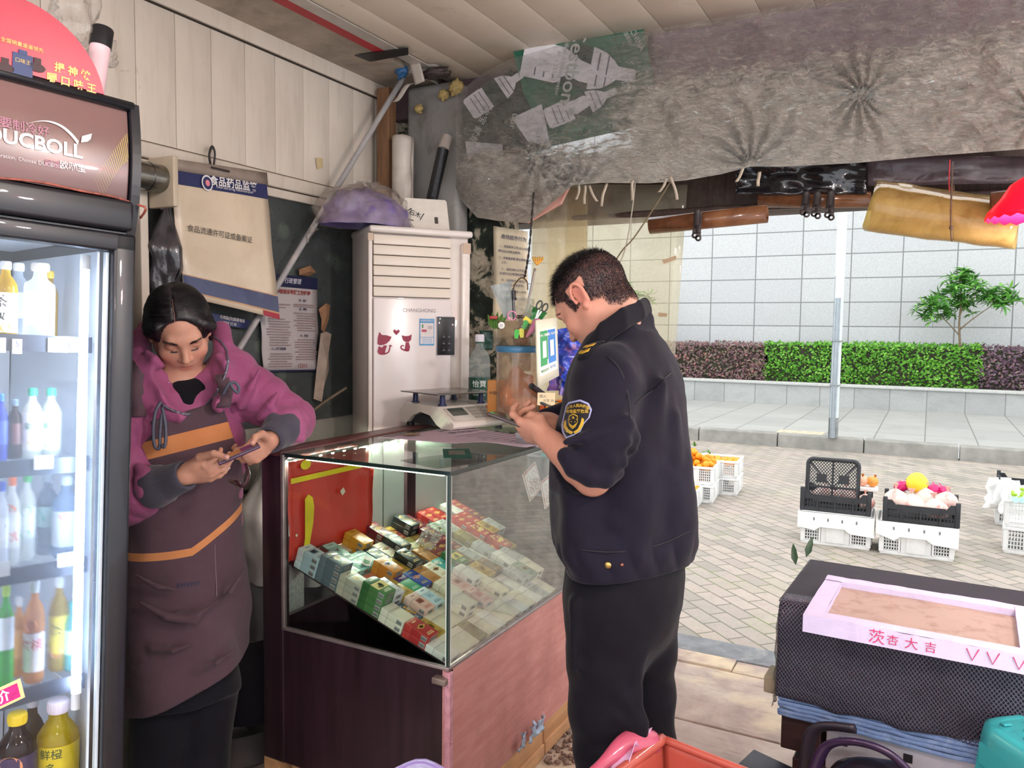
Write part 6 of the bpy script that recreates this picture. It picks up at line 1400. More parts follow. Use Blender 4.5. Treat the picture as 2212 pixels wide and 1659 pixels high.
mb=loc(MB());b_=Q(1160,572,2.97)
for k in range(5):mb.tube(spline([b_,b_+_R*(-.012+.008*k)+_U*.018,b_+_R*(-.016+.009*k)+_U*.028-_f*.006],4),.0035,6)
mb.obj('claw',M('c98f2f',.4),root)
def film_bag(name,label,px,py,d,w,h,rn,mat,taper=.5,rot=0):
 mb=MB();mb.grid(lambda u,v:Vector(((u-.5)*w*(taper+(1-taper)*v)+.1*w*n1(u*4+rn,v*4),.12*w*n1(u*5+rn,v*5,3)+.18*w*math.sin(math.pi*u),(v-.5)*h)),18,18);mb.grid(lambda u,v:Vector(((u-.5)*w*.95*(taper+(1-taper)*v),.03+.12*w*n1(u*5+rn,v*5,7),(v-.52)*h)),12,12)
 return item(name,label,'bag',mb,mat,Q(px,py,d),(0,rot,R(28)))
film_bag('clear_bag','clear bag of pale blue papers leaning in the canister',1092,648,2.96,.075,.13,1,M_clear('e6f0f4',.45,'d3dade',rough=.1,bump=.6,bscale=40),.55,R(-14))
film_bag('clear_bag','clear plastic bag with a black bird print in the canister',1132,668,2.93,.07,.09,4,M_clear('f0efe6',.35,'dcd8cc',rough=.1,bump=.6,bscale=40),.8,R(10))
film_bag('green_bag','crinkled green bag in the canister behind the sign board',1150,695,2.99,.075,.11,7,M('3f8a4a',.3,.3,30,coat=.4),.6,R(25))
mb=MB();mb.lathe([(.004,-.035),(.016,.02),(.018,.035),(.002,.05)],None,14);item('pink_cone','glossy pink cone shaped packet beside the sign board','packet',mb,M('c97f9a',.25,.3,20,coat=.5),Q(1149,712,2.88),(0,R(38),0))
for k,(x,y,c,lab)in enumerate(((1116,722,'3fae3f','green plastic key tag hanging on the canister'),(1127,720,'d3cf4a','pale yellow key tag hanging on the canister'),(1140,692,'e0cc3a','yellow key tag pointing at the sign board'),(1134,702,'3a9a44','small green tag beside the bundled keys'))):
 root=empty('key_tag',lab,'key tag',Q(x,y,2.9),(0,R((5,-5,-60,20)[k]),R(28)),'key tags on the canister');mb=MB();mb.prism([(-.006,-.016),(.006,-.016),(.008,-.006),(.010,.012),(.005,.018),(-.005,.018),(-.010,.012),(-.008,-.006)],.003,frame((0,0,0),(1,0,0),(0,0,1)));mb.obj('tag_body',M(c,.4),root,bevel=.001)
 mb=MB();mb.tube([(.005*math.cos(a),-.001,.022+.005*math.sin(a))for a in[2*math.pi*i/12 for i in range(12)]],.0008,5,closed=True);mb.obj('key_ring',STEEL,root)
root=empty('key_bunch','bunch of dark keys hanging on the canister','keys',Q(1124,690,2.9),(0,0,R(28)))
for k in range(4):
 mb=MB();T=TR((.004*k-.006,-.002*k,0),(0,R(-14+9*k),0));mb.lathe([(.003,0),(.007,0),(.007,.0016),(.003,.0016)],T@TR((0,0,.01),(R(90),0,0)),12,close=False);mb.box((0,-.001,-.014),(.004,.0016,.036),T=T);mb.obj('key',M('4f443c',.35,.2,30,metal=.7),root)
mb=MB();mb.tube([(.016*math.cos(a),0,.016*math.sin(a))for a in[2*math.pi*i/20 for i in range(20)]],.0022,6,closed=True);lump(mb,(-.012,-.003,-.010),.006,3,.3,4);item('hair_tie','pink hair tie ring hanging on the canister','hair tie',mb,M('e08fb0',.4),Q(1106,682,2.9),(0,0,R(28)))
for k,(x,y,rr)in enumerate(((1166,662,20),(1174,672,55))):
 if k:continue
 root=empty('scissors','dark scissors standing behind the sign board','scissors',Q(1168,668,2.95),(0,R(25),R(28)))
 for s in(-1,1):
  mb=MB();mb.tube([(s*.012+.009*math.cos(a),0,.012+.016*math.sin(a))for a in[2*math.pi*i/16 for i in range(16)]],.0032,6,closed=True);mb.obj('handle',M('3a403a',.4),root);mb=MB();mb.box((s*.002,0,-.035),(.006,.002,.06),rot=(0,s*.12,0));mb.obj('blade',STEEL,root)
mb=MB();mb.lathe([(.001,0),(.012,0),(.013,.002),(.012,.004),(.001,.004)],None,20);mb.text('23',frame((0,0,.0045),(1,0,0),(0,1,0)),.012,1);item('round_badge','round white badge with number on the canister side','badge',mb,[WHITE,INK],Q(1083,703,2.91),(R(90),0,R(28)))
mb=MB();mb.box((0,0,0),(.032,.012,.012),bev=.003);item('red_lighter','red lighter lying on the canister edge beside the mossy wall','lighter',mb,M('a3323a',.35,.2,60),Q(1066,686,2.98),(0,0,R(20)))
mb=MB()
for k in range(5):leaf(mb,Vector((.004*k,0,0)),(.3*k-.6,0,1),(0,-1,0),.07,.02)
item('green_sprig','green plastic leaf sprig behind the canister','sprig',mb,M('4f7d2f',.4,.2,30),Q(1068,712,3.0))
# orange envelope box behind the bottle, blue snack bags, sign board
p=Q(1064,795,3.07);mb=MB();mb.box((0,0,0),(.07,.05,.14),bev=.003);mb.text('中国邮政',frame((0,-.026,.02),(1,0,0),(0,0,1)),.014,1);p.z=SZ+.07;item('orange_carton','orange brown printed carton standing behind the water bottle','carton',mb,[M('b9772f',.5,.1),INK],(p.x+.02,min(p.y,3.1),p.z),(0,0,R(25)))
p=Q(1050,735,3.12);mb=MB();mb.grid(lambda u,v:((u-.5)*.06,.01*n1(u*4,v*4),(v-.5)*.09),8,8);item('carton_fragment','dark green printed carton fragment behind the water bottle cap','packet',mb,M('24423a',.4,.4,40),at(1050,735,Y=3.17),(0,0,R(25)),solid=.002)  # carton fragment stuck on the mossy wall
A=[at(1157,692,d=2.82),at(1201,686,d=2.90),at(1206,812,d=2.90),at(1161,836,d=2.82)];sh=Sheet(*A);o0=sh.p(.5,.5)
root=empty('payment_sign','white acrylic payment sign with green and blue panels beside the officer','sign',o0);mb=loc(MB());mb.grid(lambda u,v:sh.p(u,v),4,4);mb.obj('board',M('e2dcc6',.35,.04,coat=.3),root,solid=.008)
mb=loc(MB());sh.rect(mb,.14,.18,.50,.64,.0052,0);sh.rect(mb,.14,.62,.46,.72,.0052,0);sh.rect(mb,.52,.18,.88,.72,.0052,1);sh.rect(mb,.08,.16,.92,.86,.0045,2)
sh.rect(mb,.24,.34,.42,.60,.0062,3);sh.rect(mb,.60,.35,.78,.61,.0062,3);mb.obj('printed_panel',[M('3a9a5a',.4),M('3f7fc9',.4),M('efece2',.4),M('e6e6e2',.4)],root)
mb=loc(MB());mb.text('推荐使用微信',sh.T(.32,.25,.0065),.010,0,.01);mb.text('推荐使用支付宝',sh.T(.70,.25,.0065),.010,0,.01);mb.text('微信支付',sh.T(.33,.80,.0065),.011,1,.01);mb.text('支付宝',sh.T(.70,.79,.0065),.011,2,.01);mb.obj('lettering',[WHITE,M('2f8a4a',.5),M('3f6fb0',.5)],root)
BLU=M('2b46b0',.2,.35,16,coat=.8,stain='d97f2f',sscale=10,samt=.9)
for k,(x,y,s_,d)in enumerate(((1228,745,.07,3.02),(1222,800,.08,2.98),(1236,830,.05,2.95))):
 mb=MB();rn=k*9;mb.grid(lambda u,v:((u-.5)*s_*1.6+.01*n1(u*4+rn,v*4),-.35*s_*math.sin(math.pi*u)*math.sin(math.pi*v)**.6+.014*n1(u*7+rn,v*7,2),(v-.5)*s_*1.9),20,20);mb.grid(lambda u,v:((u-.5)*s_*1.6,.3*s_*math.sin(math.pi*u)*math.sin(math.pi*v),(v-.5)*s_*1.9),8,8)
 item('snack_bag','shiny blue foil snack bag with orange print, %s beside the officer chin'%('uppermost','middle','lowest')[k],'bag',mb,BLU,Q(x,y,d),(0,R(10*k-12),R(30)))
# tape roll, marker, orange tray, price card, boxes
p=Vector((-1.36,2.86,SZ));p=onshelf(1136,2.86,SZ);p.y=max(p.y,2.86)
root=empty('tape_roll','yellow adhesive tape roll with orange core beyond the scale','tape',p);mb=MB();mb.lathe([(.028,0),(.038,0),(.038,.05),(.028,.05),(.028,0)],None,36,close=False);mb.obj('tape_winding',M('e6cf2f',.2,.12,40,coat=.6),root);mb=MB();mb.lathe([(.0245,-.001),(.0285,-.001),(.0285,.053),(.033,.055),(.033,.057),(.0245,.057),(.0245,0)],None,36,close=False);mb.obj('tape_core',M('e07f2c',.35),root)
a=p+Vector((.004,0,.025));b=at(1148,834,d=2.85);root=empty('marker_pen','thick black marker standing in the tape roll','marker',a);d=b-a;mb=MB();mb.cyl((0,0,0),d*.55,.010);mb.obj('barrel',M('2f2a2a',.35),root);mb=MB();mb.cyl(d*.55,d,.0115);mb.lathe([(.006,0),(.0115,.001)],Matrix.Translation(d)@d.to_track_quat('Z','Y').to_matrix().to_4x4(),16,close=False);mb.obj('cap',BLACK,root)
mb=MB();mb.box((0,0,.017),(.14,.07,.034),bev=.008);mb.box((-.01,0,.036),(.1,.05,.006),m=1,bev=.002);item('orange_tray','low orange plastic tray beside the yellow tape roll','tray',mb,[M('dd6f2c',.35,.08),M('c65a22',.4)],(p.x-.11,p.y+.03,SZ+.001),(0,0,R(15)))
mb=MB();mb.box((0,0,.018),(.05,.05,.036),bev=.006);item('navy_box','small navy blue box between scale and tape roll','box',mb,M('1f2a5f',.35),(p.x-.085,p.y-.055,SZ+.001),(0,0,R(20)))
mb=MB();pc=Q(1180,862,2.78);mb.box((0,0,0),(.062,.002,.045));mb.text('烟火',frame((-.012,-.0014,.009),(1,0,0),(0,0,1)),.013,1);mb.text('火车 35',frame((.008,-.0014,-.006),(1,0,0),(0,0,1)),.012,1);item('handwritten_card','small cream handwritten price card beside the tape roll','card',mb,[M('dcc9a0',.5,.05),M('4a4a5a',.6)],pc,(R(-12),0,R(22)))
mb=MB();pc=Q(1202,858,2.92);mb.box((0,0,0),(.075,.05,.065),bev=.003);item('yellow_box','yellow orange box behind the handwritten card','box',mb,M('e0a02f',.45,.1),(pc.x,pc.y,SZ+.034),(0,0,R(20)))
mb=MB();mb.box((0,0,0),(.02,.04,.06),bev=.002);pc=Q(1176,842,2.95);item('orange_box','narrow orange box behind the payment sign','box',mb,M('d9622c',.45),(pc.x,pc.y,SZ+.031))
mb=MB();pc=Q(1188,889,2.72);lump(mb,(0,0,0),.03,3,.3,2.5,(1.3,.9,.5),seg=24,rings=14);item('purple_cloth','crumpled purple cloth beyond the officer hands','cloth',mb,M('6b5a9a',.6,.2,20),(pc.x,pc.y,TZ+.02))
root=empty('clear_tray','small clear plastic ribbed tray in front of the tape roll','tray',(Q(1150,897,2.68).x,Q(1150,897,2.68).y,TZ+.004),(0,0,R(15)));mb=MB();rim_box(mb,.10,.07,.02,.002,.036);mb.box((0,0,.002),(.1,.07,.002));mb.obj('tray_shell',M_clear('f2f2f2',.15,'e8e8ee',hscale=20,ior=1.5),root);mb=MB();rim_box(mb,.106,.076,.038,.005,.003);mb.obj('rim',M_clear('f2f2f2',.4,'e8e8ee',ior=1.5),root)
# ---- between counter and wall, behind the woman
mb=MB();bz=at(520,980,d=2.75);rn=3
def hang(u,v):a=2*math.pi*u;r_=.05+.10*min(1,v*1.8);f=1+.25*n1(math.cos(a)*2,math.sin(a)*2,v*4)+.06*math.sin(9*a+4*v);return(r_*math.cos(a)*f,r_*math.sin(a)*f*.8,-.55*v)
mb.grid(hang,40,24);item('white_plastic_bag','big pale plastic bag hanging behind the woman beside the counter post','bag',mb,M('b9b2b4',.3,.2,8,bump=.5,bscale=20,coat=.3),(-2.06,2.12,1.13))
mb=MB();mb.box((0,0,.36),(.3,.34,.72),bev=.006);item('grey_carton','tall pale grey carton on the floor behind the woman','carton',mb,M('8d898c',.6,.15,5),(-2.12,2.22,.0))
mb=MB();mb.box((0,0,0),(.10,.16,.05),bev=.004);mb.text('王上味',frame((.051,0,0),(0,1,0),(0,0,1)),.03,1,.01);item('red_box','dark red printed box wedged between carton and counter post','box',mb,[M('6b1f28',.4),M('cdb7a0',.5)],(-1.91,2.03,.745),(R(28),0,0))
mb=MB();mb.box((0,0,0),(.02,.09,.2));item('paper_pad','stack of printed paper standing beside the counter post','paper',mb,M('aaa5a8',.6,.3,90),(-1.885,1.98,.60))
mb=MB();mb.lathe([(.13,0),(.16,.01),(.175,.3),(.182,.305),(.172,.3),(.155,.02)],None,36,close=False);item('black_bucket','black bucket on the floor beside the counter end','bucket',mb,M('222026',.4,.2,10),(-2.07,1.95,.16))
mb=MB();mb.lathe([(.001,0),(.14,0),(.17,.03),(.19,.14),(.2,.145)],None,40,close=False);item('steel_basin','grey steel basin on the floor behind the woman','basin',mb,M('6a6668',.35,.2,9,metal=.6),(-2.1,1.93,.005))
for k,(y,lab)in enumerate(((2.36,'torn blue and white plastic scrap at the counter foot, furthest along'),(2.30,'torn blue white scrap at the counter foot, in the middle'),(2.22,'small blue scrap at the counter foot, first from the corner'))):
 mb=MB();rn=k*3;mb.grid(lambda u,v:(.012*n1(u*5+rn,v*5),(u-.5)*.05*(1-.5*v),.06*v+.01*n1(u*6+rn,2)),6,6);item('plastic_scrap',lab,'scrap',mb,M('a9bcd0',.35,.3,50,stain='3f6fb0',sscale=30),(CX1+.012,y,.125),(0,R(12),0),solid=.001)
mb=MB();mb.grid(lambda u,v:(.02*n1(u*3,v*3),(u-.5)*.07,(v)*.10),6,6);item('blue_card','blue and cream torn card leaning at the counter corner foot','card',mb,M('4f86b5',.5,.2,12),(CX1+.03,2.06,.01),(0,R(20),0),solid=.002)
# ================================================================ near the viewer: mesh covered stack, tray, stools, red basket
def plane_pt(px,py,Z):return at(px,py,Z=Z)
TZ0=.80
tl,tr5,br5,bl=at(1788,1238,Z=TZ0),at(2215,1315,Z=TZ0),at(2225,1412,Z=TZ0),at(1735,1322,Z=TZ0)
ux5=(br5-bl).normalized();uy5=Vector((-ux5.y,ux5.x,0));rz5=math.atan2(ux5.y,ux5.x);wd5=(br5-bl).length*1.06;dp5=(tl-bl).dot(uy5)
root=empty('styrofoam_tray','pinkish lavender styrofoam tray lid with red writing on the mesh covered stack','tray',(bl.x,bl.y,TZ0-.05),(0,0,rz5))
mb=MB();th=.045
def rimw(u):return .0012*n1(u*30,2)+.0016*n1(u*11,5)
h5=.044
for a,b,c_,s_ in((0,0,wd5,'x'),(0,dp5-th,wd5,'x')):mb.grid(lambda u,v,b=b:((u*wd5),b+th*v+0*u,h5+rimw(u+b)*(.2+math.sin(math.pi*v))),60,6)
for a in(0,wd5-th):mb.grid(lambda u,v,a=a:(a+th*v,u*dp5,h5+rimw(u*.6+a)),40,6)
for pts in(((0,0),(wd5,0)),((wd5,0),(wd5,dp5)),((wd5,dp5),(0,dp5)),((0,dp5),(0,0))):mb.grid(lambda u,v,p=pts:(p[0][0]+(p[1][0]-p[0][0])*u,p[0][1]+(p[1][1]-p[0][1])*u,h5*v+(rimw(u*(wd5 if p[0][1]==p[1][1]else dp5*.6)/wd5)if v>.9 else 0)),40,6)
t5=th;
for pts in(((t5,t5),(wd5-t5,t5)),((wd5-t5,t5),(wd5-t5,dp5-t5)),((wd5-t5,dp5-t5),(t5,dp5-t5)),((t5,dp5-t5),(t5,t5))):mb.grid(lambda u,v,p=pts:(p[0][0]+(p[1][0]-p[0][0])*u,p[0][1]+(p[1][1]-p[0][1])*u,.026+(h5-.026)*v),4,2)
mb.quad((0,0,0),(0,dp5,0),(wd5,dp5,0),(wd5,0,0));mb.quad((.01,.01,0.024),(wd5-.01,.01,0.024),(wd5-.01,dp5-.01,.024),(.01,dp5-.01,.024))
mb.obj('foam_tray',M('ccc2df',.7,.06,12,bump=.3,bscale=90,stain='b0a0b8',sscale=14,samt=.3),root)
mb=MB();mb.grid(lambda u,v:(t5*.9+(wd5-1.8*t5)*u,t5*.9+(dp5-1.8*t5)*v,.028+.0015*n1(u*6,v*5)),20,14);mb.obj('liner_paper',M('ab958a',.85,.06,5,stain='7a5848',sscale=22,samt=.5),root)
mb=MB();FT=lambda x,z,s=0:frame((x,-.0015,z),(1,0,0),(0,0,1))
for s,x,sz in(('茨',.17,.05),('杏',.205,.036),('大',.245,.04),('吉',.285,.036),('甘',.60,.045),('嘉',.66,.05)):
 if x<wd5:mb.text(s,FT(x,.020),sz*.75,0,.0)
for x in(.37,.41,.46):mb.tube([(x-.012,-.0015,.036),(x,-.0015,.010),(x+.012,-.0015,.038)],.0014,4)
mb.tube([(.49,-.0015,.045),(.475,-.0015,.012),(.505,-.0015,.026),(.48,-.0015,.026)],.0014,4)
for x,z in((.53,.03),(.555,.022),(.515,.02)):mb.add([(x,-.0012,z),(x+.012,-.0012,z-.008),(x+.024,-.0012,z+.002),(x+.01,-.0012,z+.006)],[(0,1,2,3)],1)
mb.obj('lettering',[M('c23a6a',.6),M('6a9a9a',.6)],root)
# stack under the mesh: foam block, blue foam slabs, white perforated box, dark drawers
bl2=at(1690,1300,Z=TZ0-.053);M5=Matrix.Translation((bl2.x,bl2.y,0))@Matrix.Rotation(rz5,4,'Z');W5,D5=wd5+.12,dp5+.10
zt5=TZ0-.053;zb5=.495
def stk(name,label,cat):return empty(name,label,cat,(bl2.x,bl2.y,0),(0,0,rz5))
mt=NT('black_mesh_cloth');v=mt.coord(scale=(1,1,1));vo=mt.n('ShaderNodeTexVoronoi',feature='DISTANCE_TO_EDGE');vo.inputs['Scale'].default_value=1
root=stk('mesh_cover','black diamond mesh cloth draped over the foam stack under the lavender tray','mesh cloth')
def mesh_sheet():
 """diamond net of thin cords: folded over the top and hanging down the front"""
 nu,nv=96,54;P={}
 prof=[(-.012,zb5-.02),(-.016,zb5+.06),(-.012,zt5-.03),(-.004,zt5-.006),(.012,zt5+.003),(.08,zt5+.003)]
 sp=[Vector((0,y,z))for y,z in prof];spl=spline(sp,10);L=[0]
 for a,b in zip(spl,spl[1:]):L.append(L[-1]+(b-a).length)
 def pt(u,v):
  s=v*L[-1];i=max(0,min(len(L)-2,int(np.searchsorted(L,s))-1));t=(s-L[i])/(L[i+1]-L[i]+1e-9);q=spl[i].lerp(spl[i+1],t)
  return Vector((u*W5*1.02-.006,q.y-.007*n1(u*9,v*5)-.003,q.z+(.006*n1(u*12,7)if v<.1 else 0)))
 return pt
pt5=mesh_sheet();mb=MB()
mb.grid(lambda u,v:pt5(u,v),60,40);mb.quad((-.007,.0,zt5),(-.007,D5,zt5),(-.007,D5,zb5),(-.007,0,zb5));mb.quad((-.007,.07,zt5+.002),(W5,.07,zt5+.002),(W5,D5,zt5+.002),(-.007,D5,zt5+.002));mb.obj('dark_backing',M('211b26',.7,.25,12),root)
mb=MB();nu,nv=64,27
for i in range(-nv,nu):
 for s in(0,1):
  pts=[]
  for j in range(nv+1):
   x=(i+j)if s==0 else(i+nv-j)
   if 0<=x<=nu:pts.append(pt5(x/nu,j/nv)+Vector((0,-.0016,.0008)))
  if len(pts)>1:mb.tube(pts,.0017,4)
mb.obj('netting',M('4d4858',.3,.2,60,coat=.5),root)
# end face of the net
mb=MB()
for k in range(16):mb.tube([M5.inverted()@(M5@Vector((-.008,.01+.02*k,zt5+.002))),Vector((-.010,.01+.02*k,zb5+.02))],.0012,4)
for k in range(8):mb.tube([Vector((-.010,.005,zt5-.02*k)),Vector((-.010,D5,zt5-.02*k))],.0012,4)
mb.obj('netting_end',M('3a3440',.35,.2,60),root)
root=stk('foam_block','pale styrofoam block under the black mesh cloth','foam block');mb=MB();mb.box((W5/2,D5/2,(zt5+zb5)/2-.004),(W5-.006,D5-.01,zt5-zb5-.012));mb.obj('block',M('5a6470',.8,.2,10),root,bevel=.012)
root=stk('blue_foam_slab','blue ribbed foam slab sticking out below the black mesh cloth','foam slab');mb=MB()
for k in range(6):mb.grid(lambda u,v,k=k:(W5*u,-.010+.004*n1(u*20,k)-.004*math.sin(math.pi*v),zb5-.012*k-.012*v+.002*n1(u*9,k)),50,3)
mb.box((W5/2,D5/2,zb5-.036),(W5-.004,D5,.068));mb.obj('slab',M('6f86b0',.75,.15,30,bump=.5,bscale=120,stain='9fb0cc',sscale=20),root)
root=stk('perforated_box','white box with square holes under the blue foam slab','box');mb=MB();zz=zb5-.075
mb.box((.125+(W5-.125)/2,.03+D5/2,zz-.07),(W5-.125,D5,.13));mb.obj('box_body',M('b9b4bd',.6,.1,12),root,bevel=.005);mb=MB()
for x in(.17,.33,.49):mb.box((x,.029,zz-.045),(.022,.004,.022))
mb.obj('square_hole',M('1d1a20',.8),root)
root=stk('drawer_unit','dark brown wooden drawer unit under the stack beside the floor boards','drawer unit');mb=MB();mb.box((.055,D5/2+.02,zz-.06),(.11,D5-.05,.115));mb.box((W5/2,D5/2+.06,(zz-.15)/2),(W5-.06,D5-.02,zz-.15));mb.obj('drawer_body',M_wood('2a1a1a','4a3030',(2,9,9),.45,.2),root,bevel=.004)
mb=MB();mb.grid(lambda u,v:(-.012-.012*v+.006*n1(u*5,v*9),.02+.05*u,zt5-.02-.30*v),6,24);o=mb.obj('plastic_tail',M_clear(haze=.45,hcol='c9c2bc',rough=.15,ior=1.5),loc=None,solid=.001);o.matrix_world=M5;tag(o,'torn pale plastic tail hanging at the end of the mesh covered stack','plastic')
mb=MB();mb.box((-.03,.10,zb5-.02),(.05,.09,.05),bev=.004);o=mb.obj('carton_scrap',M('b5a48c',.7,.15,12));o.matrix_world=M5;tag(o,'small cream carton corner sticking out of the stack end','carton')
p=M5@Vector((.03,D5+.0,TZ0));mb=MB();
for k,(dx,a)in enumerate(((0,1.2),(-.03,1.9))):leaf(mb,Vector((dx,0,-.02-.03*k)),(math.cos(a)*.5,.1,.8),(0,-1,0),.07,.022)
o=mb.obj('leaf_sprig',M('2f4a30',.4,.2,30),loc=p+Vector((-.04,-.10,0)));tag(o,'dark green pointed leaf pair sticking up behind the lavender tray corner','leaf')
# teal stool
def stool(name,label,top,rz,w,h,mat,holes=True):
 root=empty(name,label,'stool',(top.x,top.y,top.z-h),(0,0,rz));mb=MB();n=40;vs=[]
 prof=[(.82,h-.004),(.90,h),(.97,h-.006),(1.0,h-.03),(1.01,h-.07),(1.0,h-.085)]
 for q,z in prof:
  for k in range(n):
   a=2*math.pi*(k+.5)/n;c_,s_=math.cos(a),math.sin(a);m_=1/(abs(c_)**7+abs(s_)**7)**(1/7);vs.append((q*w/2*c_*m_,q*w/2*s_*m_,z))
 mb.add(vs,[(i*n+k,i*n+(k+1)%n,(i+1)*n+(k+1)%n,(i+1)*n+k)for i in range(len(prof)-1)for k in range(n)],0,True);mb.add(vs[:n],[tuple(range(n))],0);mb.obj('seat',mat,root)
 for sx in(-1,1):
  for sy in(-1,1):
   mb=MB();a=Vector((sx*w*.455,sy*w*.455,h-.08));b=Vector((sx*w*.56,sy*w*.56,0));
   for i in range(2):
    d_=Vector((-sx*.035,0,0))if i==0 else Vector((0,-sy*.035,0));e=Vector((-sx*.05,0,0))if i==0 else Vector((0,-sy*.05,0));mb.quad(a,a+e,b+d_,b)
   mb.obj('leg',mat,root,solid=.004)
 mb=MB()
 for sx in(-1,1):mb.box((sx*w*.495,0,h-.075),(.006,w*.8,.05));mb.box((0,sx*w*.495,h-.075),(w*.8,.006,.05))
 mb.obj('apron_panel',mat,root)
 if holes:
  mb=MB()
  for i in range(7):
   for j in range(7):
    if(i+j)%2==0:mb.box((-.10+.033*i,-.10+.033*j,h+.0015),(.021,.013,.004),bev=.001)
  mb.obj('seat_stud',mat,root)
 return root
TEAL=M('3fa9ae',.22,.05,4,coat=.5);LAV=M('9a7fc9',.3,.05,4,coat=.4)
C5=at(2098,1546,Z=.58);e1=(at(2212,1536,Z=.58)-C5).normalized();e2=Vector((e1.y,-e1.x,0))
stool('plastic_stool','turquoise plastic stool with studded seat beside the mesh covered stack',C5+e1*.15+e2*.15,math.atan2(e1.y,e1.x),.30,.58,TEAL)
C6=at(897,1622,Z=.46);v6=Vector((EYE.x-C6.x,EYE.y-C6.y,0)).normalized()
stool('plastic_stool','lavender plastic stool whose seat edge shows in front of the counter',C6+v6*.19,math.atan2(v6.y,v6.x)+R(40),.27,.46,LAV,False)
# red basket
bz=.52;ba=at(1432,1596,Z=bz);rb_=R(-12)
root=empty('red_basket','coral red plastic basket with turned over handle near the officer feet','basket',(ba.x,ba.y,bz-.2),(0,0,rb_));CR=M('b5584a',.35,.10,6,coat=.3);mb=MB();bw,bd,bh=.46,.36,.2
for(x0,y0,x1,y1)in((0,0,bw,0),(bw,0,bw,-bd),(bw,-bd,0,-bd),(0,-bd,0,0)):
 mb.grid(lambda u,v:((x0+(x1-x0)*u)*(1-.12*(1-v))+bw*.06*(1-v),(y0+(y1-y0)*u)*(1-.12*(1-v))-bd*.06*(1-v),bh*v+.006*n1(u*5,x0+y0)),24,8)
mb.quad((.03,-.02,.004),(bw-.03,-.02,.004),(bw-.03,-bd+.02,.004),(.03,-bd+.02,.004));mb.obj('basket_wall',CR,root,solid=.004)
mb=MB();mb.tube(spline([(0,0,bh),(bw*.5,.003,bh-.004),(bw,0,bh),(bw,-bd,bh),(0,-bd,bh)],6),.010,8,closed=False);mb.tube(spline([(0,.0,bh),(-.01,-bd*.5,bh-.01),(0,-bd,bh)],6),.014,8);mb.obj('rim',CR,root)
mb=MB();mb.tube(spline([(-.006,-.02,bh),(-.04,-.10,bh+.01),(-.055,-.19,bh-.01),(-.05,-.28,bh-.03)],8),[.016+.006*math.sin(i*.3)for i in range(25)],10,flat=1.5);mb.obj('handle',M('b8506a',.35,.1,8,coat=.3),root)
mb=MB();lump(mb,(.10,-.13,.12),.05,3,.2,2,(1.2,.8,.6));o=mb.obj('red_parcel',M('d9304a',.35,.1),loc=(0,0,0));o.matrix_world=TR((ba.x,ba.y,bz-.2),(0,0,rb_));tag(o,'bright red rounded parcel lying inside the coral basket','parcel')
mb=MB();mb.grid(lambda u,v:(-.015-.05*v+.02*n1(u*5,v*5),-.03-.26*u,bh+.012-.08*v+.03*n1(u*6,v*4,4)),20,10);o=mb.obj('pink_film',M('dcb9dd',.35,.1,12,bump=.4),solid=.001);o.matrix_world=TR((ba.x,ba.y,bz-.2),(0,0,rb_));tag(o,'crumpled pale pink plastic film hanging over the basket edge','plastic film')
mb=MB();mb.M=TR((ba.x,ba.y,0),(0,0,rb_))@TR((.23,-.18,0));mb.box((0,0,(bz-.2)/2),(.36,.28,bz-.2));tag(mb.obj('storage_box',M('4a3a3a',.7)),'plain dark box carrying the coral basket','box')
# dark handled bag and lid between stack and stools
p=at(1880,1640,Z=.42);root=empty('black_handbag','black bag with curved purple strap in front of the stack','bag',p,(0,0,rz5));mb=MB();lump(mb,(.03,.0,-.08),.11,6,.15,2,(1.25,.7,.75),seg=30,rings=20);mb.obj('bag_body',M('1f1a24',.4,.2,12,coat=.3),root)
mb=MB();mb.tube(spline([(-.13,-.02,-.06),(-.10,-.03,.02),(-.03,-.04,.055),(.05,-.04,.045),(.12,-.03,-.02)],8),.020,10,flat=.45);mb.obj('strap',M('33203f',.35,.3,20,coat=.4),root)
mb=MB();mb.tube(spline([(-.16,.02,-.10),(-.14,.02,.03),(-.04,.02,.06)],6),.022,8,flat=.5);mb.obj('side_flap',M('2a232c',.5),root)
p=at(1640,1652,Z=.30);mb=MB();mb.box((p.x+.05,p.y-.02,.29),(.20,.12,.012),rot=(.1,.05,-.3),bev=.003);mb.box((p.x+.05,p.y-.02,.14),(.14,.09,.28));tag(mb.obj('navy_cover',M('1d1c2c',.4)),'dark navy lid corner between the basket and the stack','lid')
# rubble and leaf bits on the floor
rs=random.Random(6)
mb=MB()
for k in range(70):
 p=at(rs.uniform(1180,1246),rs.uniform(1585,1655),Z=.0);s_=rs.uniform(.004,.014);mb.box((p.x,p.y,s_*.5),(s_*1.6,s_,s_*.8),rot=(rs.random(),rs.random(),rs.random()*3))
tag(mb.obj('rubble',M('7a6558',.9,.3,40)),'crumbs of wood and dirt on the floor at the counter foot','rubble',kind='stuff')
